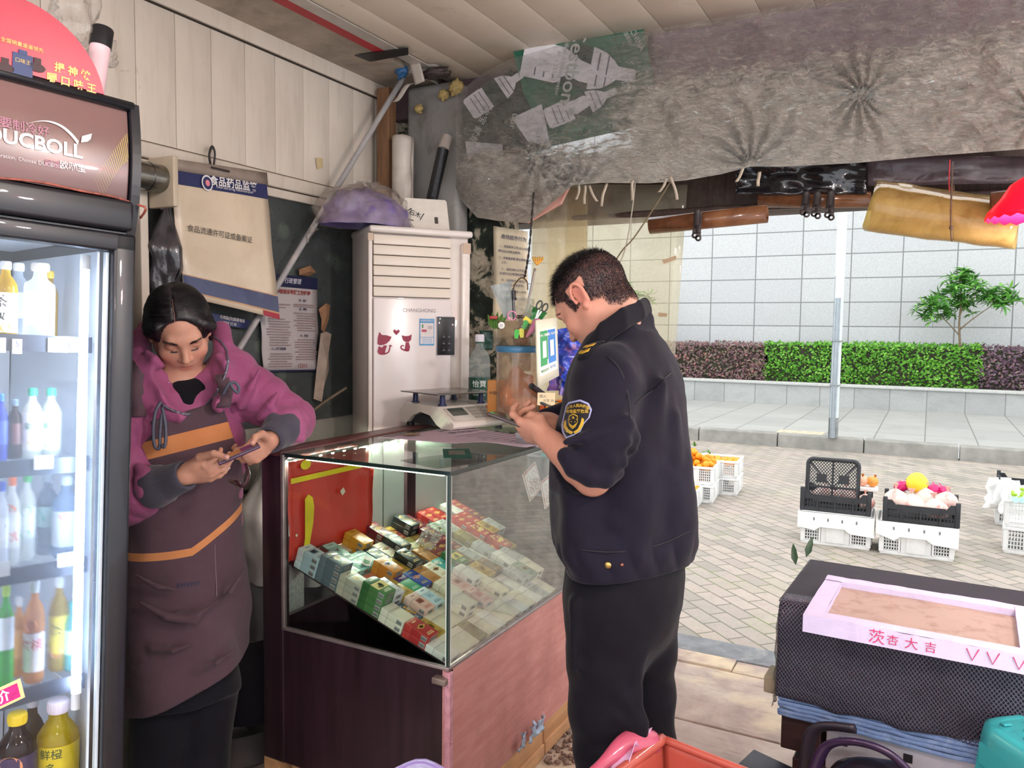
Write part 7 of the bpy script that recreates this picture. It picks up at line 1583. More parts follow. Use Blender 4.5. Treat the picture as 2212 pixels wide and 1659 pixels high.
# ================================================================ organic surfaces: smooth blends of shapes, polygonised by surface nets
A3=lambda v:np.array(tuple(v),float)
class Blob:
 def __init__(s):s.ops=[]
 def _add(s,fn,c,r,k,mode):s.ops.append((fn,A3(c),float(r),float(k),mode));return s
 def cap(s,a,b,ra,rb=None,k=.02,mode=1,puff=None):
  a,b=A3(a),A3(b);rb=ra if rb is None else rb;ab=b-a;L2=max(ab@ab,1e-12)
  def fn(P):
   t=np.clip(((P-a)@ab)/L2,0,1);q=P-a-t[:,None]*ab;r_=ra+(rb-ra)*t
   if puff:r_=r_+puff[0]*(np.abs(np.sin(np.pi*(t*puff[1]+puff[2])))**.6-.6)
   return np.sqrt((q*q).sum(1))-r_
  return s._add(fn,(a+b)/2,math.sqrt(L2)/2+max(ra,rb)+(puff[0]if puff else 0),k,mode)
 def chain(s,pts,rads,k=.02,mode=1,inner=.004):
  pts=[A3(p)for p in pts]
  if not isinstance(rads,(list,tuple)):rads=[rads]*len(pts)
  pts_,rs=np.array(pts),rads
  def fn(P):
   d=None
   for i in range(len(pts)-1):
    a,b=pts[i],pts[i+1];ab=b-a;t=np.clip(((P-a)@ab)/max(ab@ab,1e-12),0,1);q=P-a-t[:,None]*ab
    e=np.sqrt((q*q).sum(1))-(rs[i]+(rs[i+1]-rs[i])*t)
    d=e if d is None else smin(d,e,inner)
   return d
  c=pts_.mean(0);return s._add(fn,c,np.sqrt(((pts_-c)**2).sum(1)).max()+max(rs),k,mode)
 def ell(s,c,r,Rm=None,k=.02,mode=1):
  c,r=A3(c),A3(r);Rm=np.eye(3)if Rm is None else np.array([list(x)for x in Rm])   # columns = axes
  def fn(P):
   q=(P-c)@Rm;k0=np.sqrt(((q/r)**2).sum(1));k1=np.sqrt(((q/r**2)**2).sum(1));return k0*(k0-1)/np.maximum(k1,1e-9)
  return s._add(fn,c,r.max(),k,mode)
 def loft(s,rows,F,k=.02,mode=1,fold=None,power=2.0):
  """rows: (z, cx, cy, half front-back, half side-side); F: facing direction (2D)"""
  rows=sorted(rows);z=np.array([r[0]for r in rows]);zz=np.linspace(z[0],z[-1],120);cols=[]
  for j in range(1,5):
   y=np.array([r[j]for r in rows]);m=np.gradient(y,z)if len(z)>2 else np.full(len(z),(y[-1]-y[0])/(z[-1]-z[0]))
   i=np.clip(np.searchsorted(z,zz)-1,0,len(z)-2);h=z[i+1]-z[i];t=(zz-z[i])/h
   cols.append((2*t**3-3*t**2+1)*y[i]+(t**3-2*t**2+t)*h*m[i]+(-2*t**3+3*t**2)*y[i+1]+(t**3-t**2)*h*m[i+1])
  F=np.array(F[:2],float);F/=np.linalg.norm(F);Sd=np.array([-F[1],F[0]])
  def fn(P):
   cx,cy,a,b=(np.interp(P[:,2],zz,c)for c in cols);u=(P[:,0]-cx)*F[0]+(P[:,1]-cy)*F[1];v=(P[:,0]-cx)*Sd[0]+(P[:,1]-cy)*Sd[1]
   rr=(np.abs(u/a)**power+np.abs(v/b)**power)**(1/power);d=(rr-1)*np.minimum(a,b)
   if fold is not None:d=d-fold(np.arctan2(v/b,u/a),P[:,2],P)
   return np.maximum(d,np.maximum(zz[0]-P[:,2],P[:,2]-zz[-1]))
  c=np.array([np.mean(cols[0]),np.mean(cols[1]),(z[0]+z[-1])/2]);ext=max(cols[2].max(),cols[3].max())+max(np.ptp(cols[0]),np.ptp(cols[1]))
  return s._add(fn,c,math.hypot((z[-1]-z[0])/2,ext),k,mode)
 def cut(s,p,n,k=.004):
  """keep the side the normal n points away from"""
  p,n=A3(p),A3(n);n=n/np.linalg.norm(n);return s._add(lambda P:(P-p)@n,p,1e6,k,0)
 def disp(s,fn):return s._add(fn,(0,0,0),1e6,0,2)
 def eval(s,P,c=None,rad=None):
  d=np.full(len(P),.5)
  for fn,oc,orad,k,mode in s.ops:
   if c is not None and orad<1e5 and np.linalg.norm(oc-c)>orad+rad+2*k+.06:continue
   if mode==2:d=d+fn(P);continue
   e=fn(P)
   if mode==1:d=smin(d,e,k)
   elif mode==-1:d=-smin(-d,e,k)
   else:d=-smin(-d,-e,k)
  return d
 def bounds(s):
  lo=np.full(3,1e9);hi=-lo
  for fn,oc,orad,k,mode in s.ops:
   if mode==1:lo=np.minimum(lo,oc-orad-.01);hi=np.maximum(hi,oc+orad+.01)
  return lo,hi
 def grad(s,P,e=.0015):
  g=np.stack([s.eval(P+e*np.eye(3)[i])-s.eval(P-e*np.eye(3)[i])for i in range(3)],1);return g/np.maximum(np.linalg.norm(g,axis=1)[:,None],1e-9)
 def mesh(s,h):
  lo,hi=s.bounds();C=20;n=np.ceil((hi-lo)/h/C).astype(int)+1;N=n*C
  D=np.empty(N,np.float32);g=np.arange(C)
  loc=np.stack(np.meshgrid(g,g,g,indexing='ij'),-1).reshape(-1,3)*h;half=(C-1)*h/2;diag=half*1.7321
  ijk=np.stack(np.meshgrid(*[np.arange(x)for x in n],indexing='ij'),-1).reshape(-1,3);cen=lo+ijk*(C*h)+half
  dc=s.eval(cen)
  for q in range(len(ijk)):
   i,j,k=ijk[q]*C
   if abs(dc[q])>diag*1.35+.05:D[i:i+C,j:j+C,k:k+C]=dc[q]
   else:D[i:i+C,j:j+C,k:k+C]=s.eval(loc+lo+ijk[q]*(C*h),cen[q],diag).reshape(C,C,C)
  I=D<0;I[0]=I[-1]=False;I[:,0]=I[:,-1]=False;I[:,:,0]=I[:,:,-1]=False;D=np.where(I,np.minimum(D,-1e-6),np.maximum(D,1e-6))
  cnt=np.zeros(tuple(N-1),np.uint8)
  for a in(0,1):
   for b in(0,1):
    for c in(0,1):cnt+=I[a:N[0]-1+a,b:N[1]-1+b,c:N[2]-1+c]
  act=np.argwhere((cnt>0)&(cnt<8));idx=np.full(tuple(N-1),-1,np.int32);idx[tuple(act.T)]=np.arange(len(act))
  V=np.zeros((len(act),3));W_=np.zeros(len(act));cs=[(a,b,c)for a in(0,1)for b in(0,1)for c in(0,1)]
  val={c:D[tuple((act+c).T)]for c in cs}
  for a in cs:
   for ax in range(3):
    if a[ax]:continue
    b=list(a);b[ax]=1;b=tuple(b);d0,d1=val[a],val[b];m=(d0<0)!=(d1<0)
    t=np.where(m,d0/np.where(m,d0-d1,1),0);p=np.array(a,float)[None,:].repeat(len(act),0);p[:,ax]+=t
    V[m]+=p[m];W_[m]+=1
  V=lo+(act+V/W_[:,None])*h;faces=[]
  for ax in range(3):
   sl0=[slice(None)]*3;sl1=[slice(None)]*3;sl0[ax]=slice(0,N[ax]-1);sl1[ax]=slice(1,N[ax]);e=np.argwhere(I[tuple(sl0)]!=I[tuple(sl1)])
   o1,o2=[(1,2),(2,0),(0,1)][ax];E1=np.zeros(3,int);E1[o1]=1;E2=np.zeros(3,int);E2[o2]=1
   e=e[(e[:,o1]>0)&(e[:,o2]>0)&(e[:,o1]<N[o1]-1)&(e[:,o2]<N[o2]-1)]
   q=np.stack([idx[tuple((e-E1-E2).T)],idx[tuple((e-E2).T)],idx[tuple(e.T)],idx[tuple((e-E1).T)]],1)
   ins=I[tuple(e.T)];q=np.where(ins[:,None],q,q[:,::-1]);faces.append(q[(q>=0).all(1)])
  return V,np.concatenate(faces)
def smin(a,b,k):
 if k<=0:return np.minimum(a,b)
 h=np.maximum(k-np.abs(a-b),0)/k;return np.minimum(a,b)-h*h*k*.25
def hit(blob,px,py,d0=1.4,h=0.0):
 """first point of a surface met on the sight line of a photo pixel, lifted by h"""
 v=A3((at(px,py,d=1)-EYE));v=v/np.linalg.norm(v);p=A3(EYE)+v*d0
 for _ in range(60):
  e=float(blob.eval(p[None])[0])
  if e<.0006:break
  p=p+v*e*.8
 g=blob.grad(p[None])[0];return Vector(p+g*h)
def np_obj(name,V,Fc,mats,parent=None,colors=None,smooth=True,relax=1,origin=None):
 V=np.array(V)
 if relax:   # light Laplacian relaxation evens the net
  E=np.concatenate([Fc[:,[0,1]],Fc[:,[1,2]],Fc[:,[2,3]],Fc[:,[3,0]]])
  for _ in range(relax):
   acc=np.zeros_like(V);n=np.zeros(len(V))
   for c in range(3):acc[:,c]=np.bincount(E[:,0],V[E[:,1],c],len(V))+np.bincount(E[:,1],V[E[:,0],c],len(V))
   n=np.bincount(E[:,0],minlength=len(V))+np.bincount(E[:,1],minlength=len(V));V=.5*V+.5*acc/np.maximum(n,1)[:,None]
 W0=V.copy()
 if parent is not None and origin is None:origin=A3(parent.location)
 if origin is not None:V=V-np.asarray(origin)
 me=bpy.data.meshes.new(name);me.vertices.add(len(V));me.vertices.foreach_set('co',V.astype(np.float32).ravel())
 me.loops.add(Fc.size);me.loops.foreach_set('vertex_index',Fc.astype(np.int32).ravel());me.polygons.add(len(Fc));me.polygons.foreach_set('loop_start',np.arange(len(Fc),dtype=np.int32)*Fc.shape[1])
 for m in(mats if isinstance(mats,(list,tuple))else[mats]):me.materials.append(m)
 me.update(calc_edges=True);me.validate()
 me.polygons.foreach_set('use_smooth',np.full(len(me.polygons),smooth))
 if colors is not None:
  a=me.color_attributes.new('tint','FLOAT_COLOR','POINT');c=np.ones((len(V),4),np.float32);c[:,:3]=colors(W0);a.data.foreach_set('color',c.ravel())
 o=bpy.data.objects.new(name,me);COL.objects.link(o)
 if parent is not None:o.parent=parent
 return o
def bands(o,specs):
 """cut clean colour bands into a mesh: specs = (point, normal, width, material index); optional limiting test"""
 bm=bmesh.new();bm.from_mesh(o.data)
 off=Vector(o.parent.location)if o.parent else Vector()
 for p,n,w,mi,test in specs:
  n=Vector(n).normalized();p=Vector(p)-off
  for s in(-.5,.5):bmesh.ops.bisect_plane(bm,geom=bm.verts[:]+bm.edges[:]+bm.faces[:],plane_co=p+n*w*s,plane_no=n,dist=1e-6)
  for f in bm.faces:
   c=f.calc_center_median()
   if abs((c-p).dot(n))<w*.5 and(test is None or test(c+off)):f.material_index=mi
 bm.to_mesh(o.data);bm.free()
def mat_skin():
 t=NT('skin');a=t.n('ShaderNodeVertexColor',layer_name='tint');v=t.coord()
 c=t.mix(t.ramp(t.noise(v,70,4),[(.35,(0,0,0)),(.75,(.22,)*3)]),a.outputs[0],lin('a9705c'))
 nm=t.bump(t.noise(v,420,3),.10,.001)
 return t.done(t.bsdf(c,.48,0,nm,.4,sss=.18))
SKIN=mat_skin()
def mat_cloth(c1,c2,rough=.75,weave=900,bump=.15,sheen=.15,big=6,folds=0):
 t=NT('cloth');v=t.coord();c=t.ramp(t.noise(v,big,5),[(.3,lin(c1)),(.7,lin(c2))])
 h=t.math('ADD',t.math('MULTIPLY',t.noise(v,weave,2),.3),t.math('MULTIPLY',t.noise(t.coord(scale=(1,1,.45)),26,5,.55,.7),folds))
 return t.done(t.bsdf(c,rough,0,t.bump(h,bump,.006),.15,sheen=sheen))
def head_shapes(b,Mh,s=1.0,male=False):
 """a head in its own frame: x to the subject's left, y to the face, z up; chin at -.105, crown at +.115"""
 T=lambda x,y,z:Mh@Vector((x*s,y*s,z*s));Rm=Mh.to_3x3().normalized()
 E=lambda c,r,k=.02,mode=1,rot=None:b.ell(T(*c),[q*s for q in r],(Rm@rot)if rot is not None else Rm,k,mode)
 C=lambda a,c,ra,rb=None,k=.02,mode=1:b.cap(T(*a),T(*c),ra*s,(ra if rb is None else rb)*s,k,mode)
 K=lambda pts,r,k=.006,mode=1:b.chain([T(*p)for p in pts],[q*s for q in r]if isinstance(r,(list,tuple))else r*s,k,mode,.002)
 E((0,-.012,.034),(.0745,.095,.082));E((0,.022,-.028),(.060,.064,.072),.03)
 for x in(-1,1):
  C((x*.054,-.004,-.040),(x*.020,.060,-.088),.017 if not male else .020,.014,.03)
  E((x*.037,.056,-.026),(.024,.019,.022),.025)
 E((0,.064,-.090),(.020,.017,.015),.02);C((-.03,.0735,.024),(.03,.0735,.024),.0125 if not male else .0145,None,.02)
 E((0,.066,-.056),(.029,.019,.024),.02)
 for x in(-1,1):
  E((x*.032,.092,.006),(.019,.014,.012),.012,-1);E((x*.0315,.0655,.004),(.0155,.0150,.0135),.003)
  K([(x*(.018+.028*t),.0825-.012*t*t-.006*t,-.003-.0025*math.sin(math.pi*t))for t in(0,.25,.5,.75,1)],.0013,.002,-1)
  K([(x*(.017+.030*t),.0815-.013*t*t-.006*t,.0115+.002*math.sin(math.pi*t))for t in(0,.25,.5,.75,1)],.0012,.003,-1)
 C((0,.079,.012),(0,.0975,-.024),.0070,.0098,.012);E((0,.0990,-.029),(.0105,.0105,.0095),.006)
 for x in(-1,1):E((x*.0118,.0885,-.0325),(.0072,.0090,.0070),.006);E((x*.0058,.0945,-.0395),(.0036,.0045,.0030),.002,-1)
 K([(-.023,.0755,-.0585),(-.011,.0832,-.0558),(-.004,.0862,-.0540),(0,.0852,-.0550),(.004,.0862,-.0540),(.011,.0832,-.0558),(.023,.0755,-.0585)],[.0018,.0034,.0040,.0038,.0040,.0034,.0018],.005)
 K([(-.020,.0755,-.0610),(-.009,.0826,-.0645),(0,.0842,-.0652),(.009,.0826,-.0645),(.020,.0755,-.0610)],[.0020,.0044,.0050,.0044,.0020],.005)
 K([(-.024,.0765,-.0595),(-.012,.0860,-.0597),(0,.0890,-.0590),(.012,.0860,-.0597),(.024,.0765,-.0595)],.0011,.0025,-1)
 for x in(-1,1):      # ears: shell, rim, bowl, lobe
  yr=Matrix.Rotation(R(-14),3,'X')@Matrix.Rotation(R(x*18),3,'Z')
  E((x*.0755,-.016,.000),(.0065,.0165,.029),.006,1,yr)
  rim=[(x*(.081+.004*math.sin(t)),-.014+.0175*math.cos(t)-.006*math.sin(t)*.6,.004+.0285*math.sin(t))for t in[R(a)for a in(-20,10,45,80,110,140,170,200,225)]]
  K(rim,[.003,.0036,.004,.0042,.0044,.0044,.0042,.004,.0036],.003)
  E((x*.0835,-.013,.004),(.005,.0095,.0165),.004,-1,yr);E((x*.0835,-.010,-.008),(.006,.0065,.0075),.003,-1,yr);E((x*.078,-.011,-.026),(.0055,.0080,.0095),.005,1,yr)
  E((x*.079,.002,-.004),(.004,.004,.006),.003)
 return T
def hand_shapes(b,wrist,a,n,left,s=1.0,curl=(.6,.7,.5),spread=.06,thumb=None,per=None,kf=.006):
 """palm, five fingers and a thumb. a: wrist to knuckles, n: out of the palm; returns finger tips"""
 w=Vector(wrist);a=Vector(a).normalized();n=Vector(n);n=(n-a*n.dot(a)).normalized();t=n.cross(a)if left else a.cross(n)
 P=lambda x,y,z=0:w+(a*x+t*y+n*z)*s
 Rm=Matrix((a,t,n)).transposed()
 b.ell(P(.050,.002,.001),(.052*s,.040*s,.0165*s),Rm,.02);b.ell(P(.030,.022,.012),(.030*s,.016*s,.015*s),Rm,.014);b.ell(P(.035,-.022,.009),(.036*s,.014*s,.013*s),Rm,.014)
 tips=[]
 for i,(y,L,r,x0)in enumerate(((.030,.073,.0088,.088),(.010,.080,.0092,.092),(-.010,.074,.0088,.089),(-.028,.058,.0078,.081))):
  c=per[i]if per else curl;ang=0;p=P(x0-.012,y*.95,-.001);pts=[P(.045,y*.6,0),p];rr=[.010*s,r*1.12*s];sp=spread*(1.5-i);d0=(a+t*sp).normalized()
  for j,f in enumerate((.46,.30,.24)):
   ang+=c[j];d=d0*math.cos(ang)+n*math.sin(ang);p=p+d*L*f*s;pts.append(p);rr.append((r*(1.0,.93,.78)[j])*s)
  b.chain(pts,rr,kf,1,.003);tips.append((p,d,r*.78*s))
  for q in(1,2,3):b.ell(pts[q]-n*.001,[r*1.10*s]*3,None,.006)if q<3 else None
 if thumb is None:thumb=[P(.012,.022,.006),P(.040,.048,.016),P(.066,.058,.024),P(.088,.056,.030)]
 b.chain(thumb,[.0150*s,.0125*s,.0105*s,.0082*s],.012,1,.004);tips.append((Vector(thumb[-1]),(Vector(thumb[-1])-Vector(thumb[-2])).normalized(),.0082*s))
 return tips,(a,t,n)
def nails(name,tips,back,mat,parent):
 mb=MB();o=Vector(parent.location);mb.M=Matrix.Translation(-o)
 for(p,d,r),bk in zip(tips,back):
  bk=Vector(bk);bk=(bk-d*bk.dot(d)).normalized();sd=d.cross(bk);c=p+bk*r*.80+d*r*.25
  mb.grid(lambda u,v:c+sd*((u-.5)*r*1.35)+d*((v-.5)*r*1.7)+bk*(r*.30*math.cos((u-.5)*2.6)-r*.1),4,4)
 return mb.obj(name,mat,parent,solid=.0006)
def ribbons(strands,width):
 """thin tapered ribbons from lists of points + normals"""
 V,Fc=[],[]
 for pts,nr in strands:
  b0=len(V);n=len(pts)
  for i in range(n):
   t=pts[min(i+1,n-1)]-pts[max(i-1,0)];sd=np.cross(t,nr[i]);sd=sd/(np.linalg.norm(sd)+1e-9)*width*(1-.85*i/(n-1))*.5
   V+=[pts[i]-sd,pts[i]+sd]
  for i in range(n-1):Fc.append((b0+2*i,b0+2*i+1,b0+2*i+3,b0+2*i+2))
 return np.array(V),np.array(Fc)
def seam(pts,r,name,mat,parent,blob=None,n=6):
 o=Vector(parent.location);sp=spline(pts,n)
 if blob is not None:
  P=np.array([A3(p)for p in sp]);
  for _ in range(3):P=P-blob.grad(P)*blob.eval(P)[:,None]
  sp=[Vector(p)for p in P]
 mb=MB();mb.M=Matrix.Translation(-o);mb.tube(sp,r,6);return mb.obj(name,mat,parent)
def decal(name,center,xdir,ydir,shapes,mats,parent,blob,off=.0012,fine=.007):
 """embroidered shapes laid onto a cloth surface: shapes = (list of 2D polygons, material index, height)"""
 o=Vector(parent.location);T=frame(Vector(center),xdir,ydir);V,Fc,MI,H=[],[],[],[]
 for polys,mi,hgt in shapes:
  bm=bmesh.new()
  for poly in polys:
   try:bm.faces.new([bm.verts.new((x,y,0))for x,y in poly])
   except ValueError:pass
  bmesh.ops.triangulate(bm,faces=bm.faces[:])
  for _ in range(5):
   e=[e for e in bm.edges if e.calc_length()>fine]
   if not e:break
   bmesh.ops.subdivide_edges(bm,edges=e,cuts=1);bmesh.ops.triangulate(bm,faces=[f for f in bm.faces if len(f.verts)>3])
  bm.verts.index_update();b0=len(V)
  for f in bm.faces:
   f.normal_update();vs=[b0+v.index for v in f.verts];Fc.append(vs if f.normal.z>=0 else vs[::-1]);MI.append(mi)
  V+=[T@v.co for v in bm.verts];H+=[hgt]*len(bm.verts);bm.free()
 P=np.array([A3(v)for v in V]);nz=A3(T.to_3x3()@Vector((0,0,1)))
 for _ in range(8):P=P-nz[None]*np.clip(blob.eval(P),-.03,.03)[:,None]
 P=P+nz[None]*(np.array(H)+off)[:,None]
 mb=MB();mb.v=[Vector(p)-o for p in P];mb.f=[tuple(f)for f in Fc];mb.mi=MI;mb.sm=[False]*len(Fc);return mb.obj(name,mats,parent)
# ================================================================ the officer at the counter
OFc=at(1350,900,d=2.0);off=empty('person','person in dark navy uniform jacket standing at the counter, head bowed over a phone','person',(OFc.x,OFc.y,0))
W_=lambda px,py,d:at(px,py,d=d)
NAVY=mat_cloth('100e19','171424',.75,1100,.28,.08,5,.8);NAVY2=mat_cloth('0e0e15','13121c',.8,1100,.25,.06,5,.9)
FO=Vector((-.993,.12,0))
# --- head
az=Vector((-.985,.17,0)).normalized();pitch=R(42)
fy=(az*math.cos(pitch)+Vector((0,0,-1))*math.sin(pitch));fx=Vector((az.y,-az.x,0));fz=fx.cross(fy)
Hc=W_(1283,652,1.995);HM=Matrix((fx,fy,fz)).transposed().to_4x4();HM.translation=Hc;HS=1.06
body=Blob();HT_=head_shapes(body,HM,HS,True)
nb=W_(1334,742,2.0);nk=HT_(0,-.035,-.045)
body.chain([nk,HT_(0,-.03,-.085)*.55+nb*.45,nb],[.060,.055,.056],.03)
Lsh,Lel,Lwr=W_(1304,812,1.85),W_(1280,1030,1.80),W_(1180,946,1.93)
Rsh,Rel,Rwr=W_(1400,800,2.17),W_(1310,985,2.26),W_(1206,925,2.10)
body.chain([nb,nb+Vector((-.01,0,-.08)),W_(1346,880,2.0),W_(1350,1200,2.0)],[.060,.070,.095,.095],.03)
for sh_,el,wr in((Lsh,Lel,Lwr),(Rsh,Rel,Rwr)):
 body.chain([nb+(sh_-nb)*.3+Vector((0,0,-.03)),sh_+Vector((0,0,-.02)),sh_*.4+el*.6],[.040,.046,.044],.03)
 body.chain([sh_*.35+el*.65,el,el+(wr-el)*.28,el+(wr-el)*.62,wr],[.046,.0445,.0455,.036,.0285],.02)
for hipx,d_,kx in((1320,1.93,1312),(1385,2.10,1392)):body.chain([W_(hipx,1230,d_),W_(kx,1560,d_+.02),Vector((W_(kx,1560,d_+.02).x,W_(kx,1560,d_).y,.1))],[.085,.06,.045],.03)
pa,pb_=W_(1060,891,2.02),W_(1140,921,1.99)           # phone, far end and near end
pax=(pb_-pa).normalized()
la=(W_(1126,926,1.985)-Lwr);ltip,lf=hand_shapes(body,Lwr,la,Vector((.05,.80,.60)),True,1.0,per=((.30,.60,.5),(.50,.85,.6),(.72,.95,.7),(.9,1.0,.7)),
 thumb=[W_(1178,930,1.94),W_(1168,905,1.95),W_(1148,897,1.97),W_(1130,910,1.995)])
ra=(W_(1140,918,2.06)-Rwr);rtip,rf=hand_shapes(body,Rwr,ra,Vector((.05,-.75,.55)),False,1.0,per=((.6,.7,.5),(.7,.8,.5),(.75,.85,.55),(.8,.9,.6)),
 thumb=[W_(1196,915,2.085),W_(1172,903,2.07),W_(1148,900,2.05),W_(1124,908,2.035)])
V,Fc=body.mesh(.0033)
HMn=np.array((HM@Matrix.Scale(HS,4)).inverted())
def loc3(P,Mi):return P@Mi[:3,:3].T+Mi[:3,3]
sm01=lambda x,a,b:np.clip((x-a)/(b-a),0,1)**2*(3-2*np.clip((x-a)/(b-a),0,1))
def face_tint(Mi,base,lips,blush,hairc=None,scalp=None):
 def fn(P):
  q=loc3(P,Mi);c=np.tile(np.array(lin(base)),(len(P),1));nearhead=np.exp(-(np.maximum(0,np.linalg.norm(q,axis=1)-.13)/.03)**2)
  def blend(w,col):c[:]=c*(1-w[:,None])+np.array(lin(col))*w[:,None]
  blend(nearhead*.5*np.exp(-(((np.abs(q[:,0])-.04)/.02)**2+((q[:,1]-.07)/.03)**2+((q[:,2]+.03)/.022)**2)),blush)
  blend(nearhead*.6*np.exp(-((np.abs(q[:,0])-.082)/.012)**2-((q[:,1]+.014)/.03)**2-((q[:,2])/.035)**2),blush)
  lw=np.exp(-((q[:,0]/.019)**4+((q[:,2]+.0597)/.0078)**4))*(q[:,1]>.07)*nearhead;blend(lw*.75,lips)
  for sx in(-1,1):blend(nearhead*.55*np.exp(-(((q[:,0]-sx*.032)/.016)**2+((q[:,2]-.004)/.009)**2))*(q[:,1]>.05),'8d5a4c')
  if hairc:w=scalp(q)*nearhead;blend(w,hairc)
  return c
 return fn
def scalp_m(q):
 x,y,z=q[:,0],q[:,1],q[:,2];n=vnoise(q*60)*.006
 front=sm01(z+n,.052,.072)*(1-sm01(y,.088,.098)*(1-sm01(z,.062,.075)))
 temple=sm01(z+n+np.maximum(0,y-.02)*-.5,.018,.034)*sm01(-y,-.062,-.046)
 side=sm01(-y+n,-.012,.002)*sm01(z-y*.18+n,-.026,-.008)*(np.abs(x)>.0)*(1-np.exp(-((np.abs(x)-.083)/.012)**2-((y+.014)/.022)**2-((z)/.034)**2))
 back=sm01(-y,.045,.06)*sm01(z+n,-.075,-.05)
 burn=sm01(-y+n,-.034,-.024)*sm01(y,.004,.010)*sm01(z,-.020,.0)
 ear=(np.abs(x)>.0705)&(y>-.050)&(y<.012)&(z>-.045)&(z<.040);return np.clip(np.maximum.reduce([front,temple,side,back,burn])*1.2,0,1)*.97*(1-ear)
ob=np_obj('body',V,Fc,SKIN,off,face_tint(HMn,'bd8873','a5655e','c46f62','241f24',scalp_m))
# --- hair: short bristles, longer over the brow
rsn=np.random.RandomState(5);sel=[];q=loc3(V,HMn)
dens=scalp_m(q);tri=Fc[:,:4];fc=V[tri].mean(1);qf=loc3(fc,HMn);df_=scalp_m(qf);okf=np.where((df_>.25)&(np.linalg.norm(qf,axis=1)<.15))[0]
pick=rsn.choice(okf,24000);u=rsn.dirichlet((1,1,1,1),len(pick));base=(V[tri[pick]]*u[:,:,None]).sum(1);nr=body.grad(base);ql=loc3(base,HMn)
top=sm01(ql[:,2],.055,.10)+.9*sm01(ql[:,1],.045,.085)*sm01(ql[:,2],.045,.065);ln=.0035+.017*np.clip(top,0,1.3);ln*=rsn.uniform(.6,1.2,len(pick))
A_=np.array(HM.to_3x3());fwd=A_[:,1];up_=A_[:,2]
dirs=nr*.75+fwd[None]*(.55*np.clip(top,0,1)+.15)[:,None]-up_[None]*(.45*(1-np.clip(top,0,1)))[:,None]+rsn.normal(0,.22,base.shape);dirs/=np.linalg.norm(dirs,axis=1)[:,None]
strands=[([b,b+d*l*.55,b+d*l+fwd*l*.12-np.array((0,0,l*.12))],[n]*3)for b,d,l,n in zip(base,dirs,ln,nr)]
HV,HF=ribbons(strands,.0012);t=NT('black_hair');g=t.n('ShaderNodeNewGeometry');HAIR=t.done(t.bsdf(t.ramp(g.outputs['Random Per Island'],[(0,lin('0e0d11')),(.8,lin('1a171b')),(1,lin('2c272a'))]),.38,spec=.4))
np_obj('hair',HV,HF,HAIR,off,relax=0)
def brows(name,Tf,parent,mat,wdt=.024,thick=.0045,lift=0):
 st=[]
 rs_=np.random.RandomState(2)
 for sx in(-1,1):
  for k in range(130):
   t_=rs_.rand();x=sx*(.014+wdt*t_*1.35);z=.0215+.005*math.sin(t_*2.4)-.006*t_*t_+rs_.normal(0,thick*.38*(1-.6*t_))+lift;y=.088-.022*t_**1.6
   p=A3(Tf(x,y,z));d=A3(Tf(x+sx*.007,y-.003,z+.002))-p;n_=A3(Tf(x,y+.01,z))-p;st.append(([p,p+d*.6,p+d],[n_]*3))
 Vb,Fb=ribbons(st,.0008);blob=body if parent is off else wbody
 P=Vb.copy();dd=blob.eval(P);gr=blob.grad(P);P=P-gr*(dd-.0009)[:,None];return np_obj(name,P,Fb,mat,parent,relax=0)
brows('eyebrow',HT_,off,HAIR)
def lashes(name,Tf,parent,mat):
 st=[];blob=body if parent is off else wbody
 for sx in(-1,1):
  for k in range(46):
   t_=k/45;x=sx*(.018+.028*t_);z=-.0030-.0025*math.sin(math.pi*t_);y=.0835-.012*t_*t_-.006*t_
   p=A3(Tf(x,y,z));P=p[None];P=P-blob.grad(P)*(blob.eval(P)-.0006)[:,None];p=P[0];d=A3(Tf(x+sx*.003*t_,y+.005,z-.004))-A3(Tf(x,y,z));st.append(([p,p+d*.4,p+d*.8],[A3(Tf(0,0,1))-A3(Tf(0,0,0))]*3))
 Vb,Fb=ribbons(st,.0011);return np_obj(name,Vb,Fb,mat,parent,relax=0)
lashes('eyelash',HT_,off,HAIR)
nails('fingernail',ltip[4:5]+rtip[4:5],[-lf[2]*0+lf[1]-lf[2]*.3,rf[1]-rf[2]*.3],M('d9a596',.25,.05,coat=.4),off)
# --- jacket
ctr=lambda px,py,d=2.0:W_(px,py,d)
rows=[]
for py,px,a,b_ in((1243,1352,.148,.196),(1205,1352,.150,.200),(1165,1347,.162,.212),(1080,1346,.166,.214),(980,1347,.162,.214),(880,1350,.142,.208),(800,1350,.122,.190),(750,1350,.100,.150),(715,1352,.075,.10)):
 c=ctr(px,py);rows.append((c.z,c.x,c.y,a,b_))
def jfold(th,z,P):
 w=np.clip((1.33-z)/.3,0,1)
 back=.006*np.sin(z*9+th*3+1)*w;vert=.0055*np.cos(th*7+z*2.2)*w*np.clip((z-.93)/.1,0,1)
 blouse=.007*np.abs(np.sin(th*9+2*np.sin(z*14)))*np.exp(-((z-.965)/.04)**2)
 return 1.7*(back+vert)+blouse+.0035*vnoise(P*13)+.002*vnoise(P*30)
jk=Blob();jk.loft(rows,FO,.02,1,jfold)
Lsl,Rsl=W_(1290,968,1.79),W_(1312,965,2.26)
for sh_,el,sg in((Lsh,Lsl,1),(Rsh,Rsl,-1)):
 top_=nb+(sh_-nb)*.30+Vector((.01,0,-.012));jk.chain([top_,sh_+Vector((.012,0,-.02))],[.058,.070],.03)
 mid=sh_*.5+el*.5+Vector((.006,-.006*sg,0));jk.chain([sh_,sh_*.75+mid*.25,mid,mid*.35+el*.65,el],[.072,.077,.074,.073,.067],.03)
